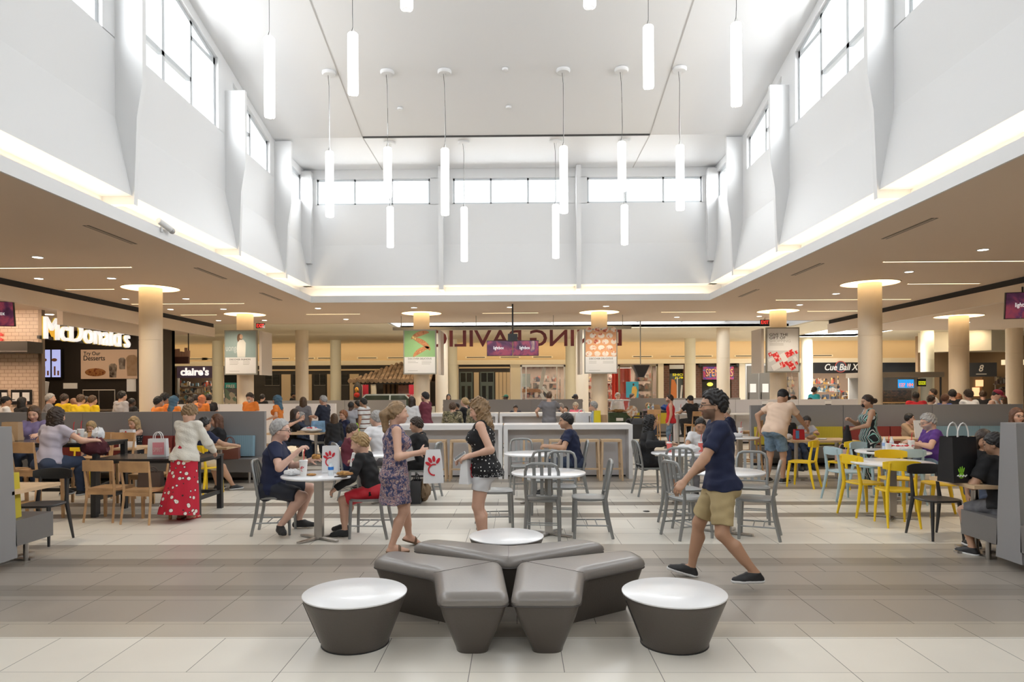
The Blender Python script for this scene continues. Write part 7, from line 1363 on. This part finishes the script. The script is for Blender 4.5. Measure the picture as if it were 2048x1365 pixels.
# behind the left booth
st('person in a white shirt and black cap at the far left edge behind the booth', 9, 790, 15.6, 40, skin='tan', hair=('cap', 'black'), top=('tee', WHT), extras=(('cap', BLKC),), b=1.1); st('person with black hair behind the tiled pier notice at the left', 42, 792, 16.2, 20, sex='f', hair=('long', 'black'), top=('tee', BLKC))
for px, yt, Y, sk, hr_, hc_, tc_, l in ((98, 785, 16.6, 'fair', 'short', 'grey', GRYC, 'grey haired, left of the yellow shirts'), (127, 786, 17.2, 'fair', 'short', 'darkbrown', YLC, 'yellow shirt, leftmost of the four in yellow'), (160, 787, 16.4, 'fair', 'short', 'brown', YLC, 'yellow shirt, second from left of the four in yellow'), (183, 789, 16.6, 'fair', 'short', 'brown', YLC, 'yellow shirt, rightmost of the four in yellow'), (170, 791, 17.5, 'fair', 'short', 'darkbrown', YLC, 'yellow shirt, third from left of the four in yellow, half hidden'), (145, 793, 18.5, 'tan', 'bald', 'brown', REDC, 'red shirt and bare head between the yellow shirts'), (242, 780, 17.0, 'fair', 'short', 'black', LGRY, 'grey hoodie, left of the nearest left column'), (262, 794, 18.0, 'dark', 'buzz', 'black', BLKC, 'dark clothes, just left of the nearest left column'), (315, 791, 15.2, 'tan', 'messy', 'black', ORG, 'orange shirt and white mask, right of the nearest left column'), (328, 784, 15.7, 'tan', 'messy', 'black', ORG, 'orange shirt, taller, right of the nearest left column'), (403, 788, 18.6, 'fair', 'hijab', 'red', ORG, 'coral head scarf before the purple sign shop'), (380, 793, 18.2, 'tan', 'short', 'darkbrown', BLKC, 'dark hair, left of the coral head scarf'), (417, 786, 19.2, 'fair', 'short', 'black', BLKC, 'black hair, right of the coral head scarf'), (390, 787, 19.6, 'tan', 'short', 'black', ORG, 'orange shirt behind the coral head scarf'), (353, 785, 24, 'dark', 'short', 'black', BLKC, 'dark clothes far away under the purple sign')):
    st('person standing, '+l, px, yt, Y, {127: 10, 160: 5, 183: 20, 98: 60}.get(px, random.Random(px).choice((-30, 10, 25, 40))), skin=sk, hair=(hr_, hc_), top=(('hoodie' if px == 242 else 'tee'), tc_), b=1.08, H=min(1.85, max(1.35, zat(px, yt, Y)-.02)), extras=((('mask', WHT),) if px == 315 else ()))
st('person in an orange shirt with a blue head scarf behind the left booth', 346, 789, 15.4, 15, sex='f', hair=('hijab', 'black'), top=('tee', ORG), b=1.05)
# ---------------- bags, cups and food ----------------
BAGW = mat('white_paper_bag', (.78, .78, .79), .6, bump=.3, bscale=14); KRAFT = mat('kraft_paper', (.42, .28, .16), .75, bump=.3, bscale=14); REDM = mat('red_mark', (.60, .015, .03), .5); PLAS = mat('white_plastic_bag', (.74, .75, .78), .45, bump=.8, bscale=9); STRAW = mat('red_straw', (.7, .03, .04), .4); CUPW = mat('white_cup', (.82, .81, .79), .4); BLEA = mat('black_leather', (.02, .02, .022), .45)
def mark(o, M, s):                                     # red comb of petals over an open ring
    for i, a in enumerate((150, 122, 95, 62)):
        r = .62+.1*(i in (1, 2)); MB().ell((0, 0, 0), (.13*s, .012*s, .27*s), 8).build('red_petal', REDM, o).matrix_local = M @ Matrix.Translation((math.cos(rad(a))*r*s+.1*s, 0, math.sin(rad(a))*r*s-.05*s)) @ Matrix.Rotation(rad(90-a), 4, 'Y')
    MB().tube([((.45*math.cos(t)+.05)*s, 0, (.45*math.sin(t)-.25)*s) for t in [rad(70+i*11) for i in range(20)]], .07*s, 6).build('red_arc', REDM, o).matrix_local = M @ Matrix.Diagonal((1, .3, 1, 1))
def bag(label, p, w_, d, h, m, rz=0, logo=False, handles=None, name='paper_bag', crush=.0, cat='bag'):
    o = thing(name, label, cat, p, rad(rz)); random.seed(int(abs(p[0]*97+p[1]*31))); n = 5; secs = []
    for k in range(n+1):
        t = k/n; ww = w_/2*(1-.06*t-crush*t*t); dd = d/2*(1-.25*t-crush*t); j = .012*math.sin(3*t)
        secs.append([(-ww, -dd, h*t), (0, -dd-.006-j, h*t), (ww, -dd, h*t), (ww*.96, 0, h*t), (ww, dd, h*t), (0, dd+.006, h*t), (-ww, dd, h*t), (-ww*.96, 0, h*t)])
    c = MB(); c.loft(secs); c.f.pop(); c.build('body', m, o, bevel=.003)
    if logo: mark(o, Matrix.Translation((0, -d/2-.014+.02*d, h*.5)), w_*.58)
    if handles:
        for s in (-1, 1): MB().tube([(-w_*.22, s*d*.3, h-.01)]+[(-w_*.22*math.cos(t), s*d*.3, h+math.sin(t)*handles[1]) for t in [math.pi*i/8 for i in range(1, 8)]]+[(w_*.22, s*d*.3, h-.01)], .007, 6).build('handle', handles[0], o)
    return o
def crumple(label, p, r, m, name='food_wrapper', cat='wrapper', logo=0, seed=1, group=None):
    random.seed(seed); c = MB().ell((0, 0, r[2]), r, 9); f1, f2, f3 = [random.uniform(18, 40)/max(r) * .1 for _ in range(3)]
    c.v = [(x*(1+.16*math.sin(9*f1*y*9+seed)+.12*math.sin(f2*70*z)), y*(1+.16*math.sin(f2*80*x+2)), max(.0, z*(1+.2*math.sin(f3*60*x+f1*50*y)))) for x, y, z in c.v]
    o = c.build(name, m); o.location = p; tag(o, label, cat, group)
    if logo:
        for k in range(logo): a = random.uniform(0, 6.3); MB().ell((math.cos(a)*r[0]*.6, -abs(math.sin(a))*r[1]*.62, r[2]*random.uniform(1.7, 1.9)), (r[0]*.16, r[1]*.2, r[2]*.22), 6).build('red_mark', REDM, o)
    return o
def cup(label, p, h=.15, r=.045, m=None, straw=True, logo=True, tilt=0):
    o = thing('drink_cup', label, 'cup', p); o.rotation_euler = (0, rad(tilt), 0)
    MB().lathe([(r*.72, 0), (r*.98, h-.01), (r, h)], 24).build('cup_body', m or CUPW, o); MB().lathe([(r*1.04, h-.006), (r*1.04, h+.006), (r*.85, h+.014), (r*.3, h+.014)], 24).build('lid', mat('clear_lid', (.8, .8, .8), .2), o)
    if straw: MB().tube([(0, 0, h*.5), (.008, 0, h+.1), (.02, 0, h+.13)], .005, 6).build('straw', STRAW, o)
    if logo: mark(o, Matrix.Translation((0, -r*.92, h*.5)), r*.75)
    return o
def bottle(label, p, col, h=.2, cc=(.7, .7, .72)):
    o = thing('water_bottle', label, 'bottle', p); r = .031; cm = mat('clear_plastic', (.75, .8, .84), .12)
    MB().lathe([(r*.9, 0), (r, .01), (r, h*.3), (r*.92, h*.36), (r, h*.42), (r, h*.64), (r*.45, h*.86), (r*.42, h*.93)], 20).build('body', cm, o); MB().lathe([(r*1.02, h*.4), (r*1.02, h*.62)], 20).build('label', mat('bottle_label_%.1f' % col[2], col, .5), o); MB().lathe([(r*.48, h*.92), (r*.48, h)], 16).build('cap', mat('bottle_cap', cc, .4), o); return o
def onT(k, px, Y=None, h=.736): Yq = Y or TB[k][1]; return (xat(px, Yq), Yq, h)
hp_ = P['dress']['hl'][1]; bag('white takeaway bag with red mark held by the person in the patterned dress', (hp_.x+.06, hp_.y, hp_.z-.33), .21, .12, .34, BAGW, 8, True, crush=.25)
hp_ = P['curl']['hl'][0]; bag('white takeaway bag held by the person with curly blond hair', (hp_.x+.05, hp_.y+.06, hp_.z-.27), .17, .11, .27, BAGW, 70, True, crush=.2)
o = thing('mobile_phone', 'pale phone in the hand of the person with curly blond hair', 'phone', (hp_.x-.02, hp_.y+.02, hp_.z+.02)); o.rotation_euler = (rad(20), rad(-35), 0); MB().box(-.07, .07, -.035, .035, -.004, .004).build('case', CUPW, o, bevel=.003); MB().box(-.065, .065, -.031, .031, .004, .0046).build('screen', BLKPL, o, smooth=False)
bag('white takeaway bag with red mark standing on the left round table', onT('T1', 661, 7.98, .741), .19, .11, .31, BAGW, 4, True); cup('white cup with red straw on the left round table', onT('T1', 606, 7.62, .741), .17, .047)
bottle('small bottle with blue label on the left round table', onT('T1', 661, 7.68, .741), (.03, .2, .62), .16); crumple('white crumpled wrapper on the left round table beside the cup', onT('T1', 584, 7.68, .741), (.1, .07, .035), BAGW, seed=3)
FOOD = noise_ramp('fried_food', 18, [(.35, (.22, .08, .02)), (.5, (.55, .3, .08)), (.65, (.4, .18, .06))], .7); crumple('fried food on paper before the blond boy', onT('T1', 690, 7.7, .741), (.1, .07, .022), FOOD, 'food', 'food', seed=5); crumple('few golden fries on the left round table', onT('T1', 622, 7.66, .741), (.06, .035, .012), FOOD, 'food', 'food', seed=6)
o = thing('mobile_phone', 'dark phone lying on the left round table', 'phone', onT('T1', 681, 7.55, .741), .2); MB().box(-.07, .07, -.035, .035, 0, .009).build('case', BLKPL, o, bevel=.003); MB().box(-.064, .064, -.03, .03, .009, .0096).build('screen', mat('phone_screen', (.03, .03, .04), .1), o, smooth=False)
q = P['boy']['hl'][1]; cup('white cup with red dots held by the blond boy', (q.x+.02, q.y-.03, q.z-.07), .15, .045, tilt=18); q = P['glass']['hl'][0]; crumple('bitten sandwich in the hand of the person in black glasses', (q.x, q.y, q.z-.02), (.05, .04, .03), FOOD, 'sandwich', 'food', seed=8)
x, y = xat(832, 10.3), 10.3; bag('black bag on the floor beside the black polo chair', (x, y, 0), .16, .3, .34, BLEA, 0, False, (BLEA, .08), 'tote_bag'); crumple('brown soft bag on the floor beside the black bag', (xat(846, 10.35), 10.4, 0), (.09, .12, .15), mat('brown_bag', (.2, .13, .07), .7), 'handbag', 'bag', seed=9)
bag('brown handbag on the low wooden chair', (xat(299, 8.95), 8.98, .442), .29, .16, .19, mat('brown_leather', (.10, .07, .055), .5), 8, False, (mat('brown_leather'), .06), 'handbag', cat='bag')
o = bag('white bag with a pink panel on the low black table', (xat(316, 9.45), 9.45, .792), .25, .12, .25, BAGW, 8, False, (BAGW, .09), 'shopping_bag'); MB().box(-.05, .1, -.072, -.064, .03, .2).build('pink_panel', mat('pink_panel', (.75, .28, .32), .6), o, smooth=False); text('lettering', 'SPIRIT', mat('pale_pink', (.85, .6, .6), .6), .12, .06, face_cam(.02, -.074, .1), o, .001)
Yb = 9.75; crumple('white plastic bag on the tall black table', (xat(196, Yb), Yb, .992), (.09, .08, .09), PLAS, 'plastic_bag', 'bag', seed=11)
o = crumple('maroon jacket thrown over the end of the tall black table', (xat(190, 9.45), 9.45, .80), (.19, .15, .12), cloth('burgundy_jacket', (.09, .018, .028)), 'jacket', 'jacket', seed=12)
cup('white cup with red straw on the tall black table, left of two', (xat(146, 9.6), 9.6, .992), .15, .045); cup('white cup with red straw on the tall black table, right of two', (xat(161, 9.75), 9.75, .992), .16, .047)
bag('tall brown paper bag on the tall black table', (xat(24, 9.9), 9.9, .992), .24, .14, .27, KRAFT, 5); bag('small crumpled brown paper bag on the tall black table', (xat(14, 9.65), 9.65, .992), .15, .1, .15, KRAFT, -10, crush=.3)
bag('white paper bag with a red mark before the blond woman in black', (xat(255, 11.7), 11.7, .742), .24, .12, .3, BAGW, 2, True); bag('red brown handbag beside the person eating at the left booth', (xat(459, 12.5), 12.5, .452), .34, .18, .27, mat('red_brown_leather', (.17, .055, .035), .5), 10, False, (mat('red_brown_leather'), .13), 'handbag')
bag('pale blue gift bag on the wooden table before the police officer', (xat(636, 15.7), 15.7, .742), .3, .14, .26, mat('pale_blue_bag', (.25, .45, .68), .5, noise=.4, nscale=9), 0, False, None, 'gift_bag'); crumple('white and red wrappers on the wooden table before the police officer', (xat(622, 15.55), 15.55, .742), (.2, .12, .06), BAGW, logo=6, seed=14)
crumple('bright green bag hanging beside the man in the striped shirt', (xat(711, 16.4), 16.4, .55), (.09, .07, .16), mat('lime_bag', (.35, .6, .03), .6), 'shopping_bag', 'bag', seed=15)
bag('white bag on a stool before the second white counter', (xat(1163, 19.2), 19.2, .762), .38, .2, .28, BAGW, 5, False, (BAGW, .1), 'shopping_bag'); bag('yellow bag beside the man in the light blue shirt', (xat(1194, 18.6), 18.6, .78), .18, .12, .34, mat('yellow_bag', (.8, .65, .02), .5), 5, False, None, 'shopping_bag'); bag('brown paper bag right of the yellow bag', (xat(1206, 18.7), 18.7, .70), .2, .16, .3, KRAFT, 5)
o = thing('ledge_table', 'small pale table under the yellow bag', 'table', (xat(1199, 18.65), 18.65, 0)); MB().box(-.28, .2, -.2, .2, .67, .70).build('tabletop', CORIAN, o, bevel=.004); MB().cyl((0, 0, 0), (0, 0, .67), .03).build('leg', STEEL, o)
crumple('white takeaway bag lying on the curly haired woman\'s table', onT('T5', 1374, 10.3), (.2, .12, .06), BAGW, 'paper_bag', 'bag', seed=17); PKD = mat('pink_drink', (.75, .16, .14), .3); cup('pink drink with a straw in front of the curly haired woman', onT('T5', 1338, 10.45), .14, .042, PKD, True, False); cup('pink drink with a straw before the boy in white', onT('T5', 1401, 10.5), .14, .042, PKD, True, False)
bottle('clear water bottle on the right round table, left of two', onT('T7', 1768, 10.4), (.3, .45, .75), .22); bottle('clear water bottle on the right round table, right of two', onT('T7', 1783, 10.6), (.55, .6, .7), .21); cup('clear cup in front of the two water bottles', onT('T7', 1776, 10.2), .13, .043, None, True, False); cup('white cup with red mark and straw before the man in purple', onT('T7', 1822, 10.35), .16, .047); crumple('white and red takeaway bags heaped on the right round table', onT('T7', 1797, 10.25), (.2, .14, .06), BAGW, 'paper_bag', 'bag', 7, 19)
o = thing('mobile_phone', 'black phone and papers at the left of the right round table', 'phone', onT('T7', 1746, 10.4), .1); MB().box(-.08, .08, -.04, .04, 0, .012).build('case', BLKPL, o, bevel=.003)
Yt = 12.85; bag('red takeaway box with blue and white print on the bending man\'s table', (xat(1597, Yt), Yt, .742), .18, .12, .19, mat('red_box', (.55, .02, .03), .5), 0, False, None, 'takeaway_box', cat='box'); MB().box(-.08, -.02, -.07, -.062, .02, .17).build('printed_panel', mat('box_blue', (.1, .3, .6), .5), bpy.data.objects['takeaway_box'], smooth=False)
crumple('white pouch beside the red takeaway box', (xat(1576, Yt), Yt, .742), (.07, .06, .05), BAGW, seed=21); crumple('brown bread and paper on the bending man\'s table', (xat(1622, Yt), Yt, .742), (.09, .06, .04), KRAFT, seed=22); crumple('flat white paper on the bending man\'s table', (xat(1645, 12.8), 12.8, .742), (.09, .06, .012), BAGW, seed=23)
bag('pale pink bag on the yellow chair', (xat(1685, 11.85), 11.85, .45), .24, .14, .2, mat('pale_pink_bag', (.62, .42, .42), .6), -30, False, (mat('pale_pink_bag'), .09), 'handbag')
q = P['jump']['hl'][0]; c = MB(); n = 14; c.loft([[(math.cos(2*math.pi*i/n)*w_, math.sin(2*math.pi*i/n)*d_, z) for i in range(n)] for w_, d_, z in ((.02, .03, .03), (.05, .05, -.08), (.07, .07, -.2), (.11, .1, -.36), (.14, .12, -.48), (.12, .1, -.52))]); o = c.build('soft_bag', BLKC); o.location = (q.x-.01, q.y, q.z+.05); tag(o, 'long black soft bag held by the person in the striped jumpsuit', 'bag')
o = bag('black paper shopping bag with white cord handles on the right edge table', (xat(1915, 7.02), 7.02, .742), .31, .2, .46, mat('black_paper', (.018, .018, .02), .35), 14, False, (CUPW, .14), 'shopping_bag'); GRNL = mat('green_mark', (.25, .6, .03), .5)
for i, (dx, h_, an) in enumerate(((-.03, .05, 22), (-.012, .07, 8), (.008, .075, -4), (.028, .06, -18))): MB().ell((0, 0, 0), (.008, .004, h_*.5), 6).build('green_finger', GRNL, o).matrix_local = Matrix.Translation((-.07+dx, -.108, .11+h_*.3)) @ Matrix.Rotation(rad(-an), 4, 'Y')
MB().ell((-.07, -.107, .075), (.035, .004, .03), 6).build('green_palm', GRNL, o); MB().tube([(-.125+.0105*i, -.113, .072+.009*math.sin(i*1.9)) for i in range(12)], .006, 6).build('white_scribble', PAPER, o)
cup('white cup with red straw on the small white table by the right booth end', (xat(1481, 13.6), 13.6, .742), .17, .05); crumple('white wrappers on the small white table by the right booth end', (xat(1473, 13.5), 13.5, .742), (.13, .08, .04), BAGW, seed=25)
cup('white cup on the ledge before the man in the black cap', (xat(1361, 20.4), 20.4, .952), .17, .05)
for px, col, l in ((1297, (.05, .5, .3), 'green'), (1306, (.3, .5, .8), 'blue')): bottle('%s labelled bottle on the elderly pair\'s tall table' % l, (xat(px, 22.6), 22.6, .982), col, .24)
bag('brown paper bag on the elderly pair\'s tall table', (xat(1313, 22.7), 22.7, .982), .25, .15, .2, KRAFT, 10, crush=.3); crumple('blue bag at the right of the elderly pair\'s tall table', (xat(1331, 22.8), 22.8, .982), (.14, .1, .09), mat('blue_bag', (.02, .08, .35), .6), 'handbag', 'bag', seed=27)
# stroller
Ys = 17.6; o = thing('stroller', 'black baby stroller right of the white counter', 'stroller', (xat(1268, Ys), Ys, 0), rad(15)); SG = mat('stroller_fabric', (.05, .05, .055), .8); SM = mat('stroller_frame', (.06, .06, .06), .35, .5)
for s in (-1, 1): MB().tube([(s*.22, .28, .12), (s*.22, .05, .55), (s*.2, -.1, .75), (s*.2, -.42, 1.02)], .014, 8).build('frame_tube', SM, o); MB().tube([(s*.22, -.3, .12), (s*.22, .05, .55)], .014, 8).build('frame_tube', SM, o)
for s in (-1, 1):
    for y in (.3, -.3): MB().cyl((s*.24-.025, y, .11), (s*.24+.025, y, .11), .11, n=20).build('wheel', DARK, o, bevel=.015)
MB().tube([(-.2, -.42, 1.02), (.2, -.42, 1.02)], .018, 8).build('handlebar', SM, o); MB().loft([[(-.18, -.1, .42), (.18, -.1, .42), (.18, .25, .42), (-.18, .25, .42)], [(-.2, -.22, .8), (.2, -.22, .8), (.19, -.12, .8), (-.19, -.12, .8)]]).build('seat', SG, o, bevel=.02)
MB().loft([[(x, .34*math.cos(t)*.8-.1, .62+.34*math.sin(t)) for t in [rad(20+i*14) for i in range(10)]]+[(x, .3*math.cos(t)*.8-.1, .62+.3*math.sin(t)) for t in [rad(20+i*14) for i in reversed(range(10))]] for x in (-.21, -.1, .1, .21)]).build('canopy', SG, o); MB().box(-.17, .17, -.25, .2, .16, .3).build('basket', SG, o, bevel=.03)
# glass food case by the third column
Yg = 23.6; o = thing('food_case', 'glass fronted food case right of the third far column', 'display case', ((xat(1215, Yg)+xat(1258, Yg))/2, Yg, 0)); W = (xat(1258, Yg)-xat(1215, Yg))/2
MB().box(-W, W, -.3, .3, 0, .5).build('base', CORIAN, o, bevel=.01); MB().box(-W, W, -.3, .3, .5, .9).build('front_panel', mat('dark_green_panel', (.03, .06, .02), .4, noise=.6, nscale=8), o, smooth=False); MB().box(-W, W, -.28, .28, .9, 1.3).build('glass', SGLASS, o, smooth=False); MB().box(-W, W, -.3, .3, 1.3, 1.34).build('top', ALU, o, bevel=.006); crumple('plated food inside the glass food case', (o.location.x, Yg, .9), (.3, .12, .05), FOOD, 'food', 'food', seed=31)
MB().box(-.12, .12, -.31, -.3, .62, .72).build('arrow_mark', PAPER, o, smooth=False); o = thing('round_sign', 'round photo sign standing beside the glass food case', 'sign', (xat(1264, 23.2), 23.2, 0)); MB().cyl((0, -.02, .95), (0, .02, .95), .19, n=28).build('disc', noise_ramp('sign_food_print', 8, [(.35, (.7, .7, .68)), (.5, (.5, .25, .1)), (.65, (.75, .72, .68))]), o); MB().cyl((0, 0, 0), (0, 0, .8), .015, n=8).build('stand', DARK, o)
# small notices on the partitions
for px, Yp, l in ((378, 21.2, 'left partition, beside the pink notice'), (1656, 21.2, 'right white partition'), (1530, 21.2, 'right white partition, over the bending man')):
    o = thing('table_sign', 'small black and white notice on the '+l, 'sign', (xat(px, Yp), Yp, zat(px, 824, Yp) if px < 500 else 1.15)); MB().box(-.1, .1, -.012, 0, 0, .16).build('sheet', PAPER, o, smooth=False); MB().box(-.09, .09, -.016, -.012, .01, .06).build('black_band', BLK, o, smooth=False)
o = thing('table_sign', 'pale pink notice on the left partition', 'sign', (xat(416, 21.2), 21.2, 1.0)); MB().box(-.12, .12, -.012, 0, 0, .2).build('sheet', mat('pink_notice', (.75, .55, .5), .6), o, smooth=False)
crumple('dark scrap on the light floor left of the walking man', (*fl(1293, 1024), 0), (.05, .03, .006), BLKPL, 'floor_scrap', 'litter', seed=41); crumple('small scrap on the floor before the left booth', (*fl(468, 972), 0), (.05, .03, .008), KRAFT, 'floor_scrap', 'litter', seed=42)
# backpack strap phone: hand held phone by the person in purple
q = P['tanw']['hl'][1]; o = thing('menu_card', 'white menu card standing before the person in purple', 'menu', (xat(1845, 13.1), 13.1, .742)); MB().box(-.14, .14, -.01, .01, 0, .34, Matrix.Rotation(rad(-10), 4, 'X')).build('card', PAPER, o, smooth=False)
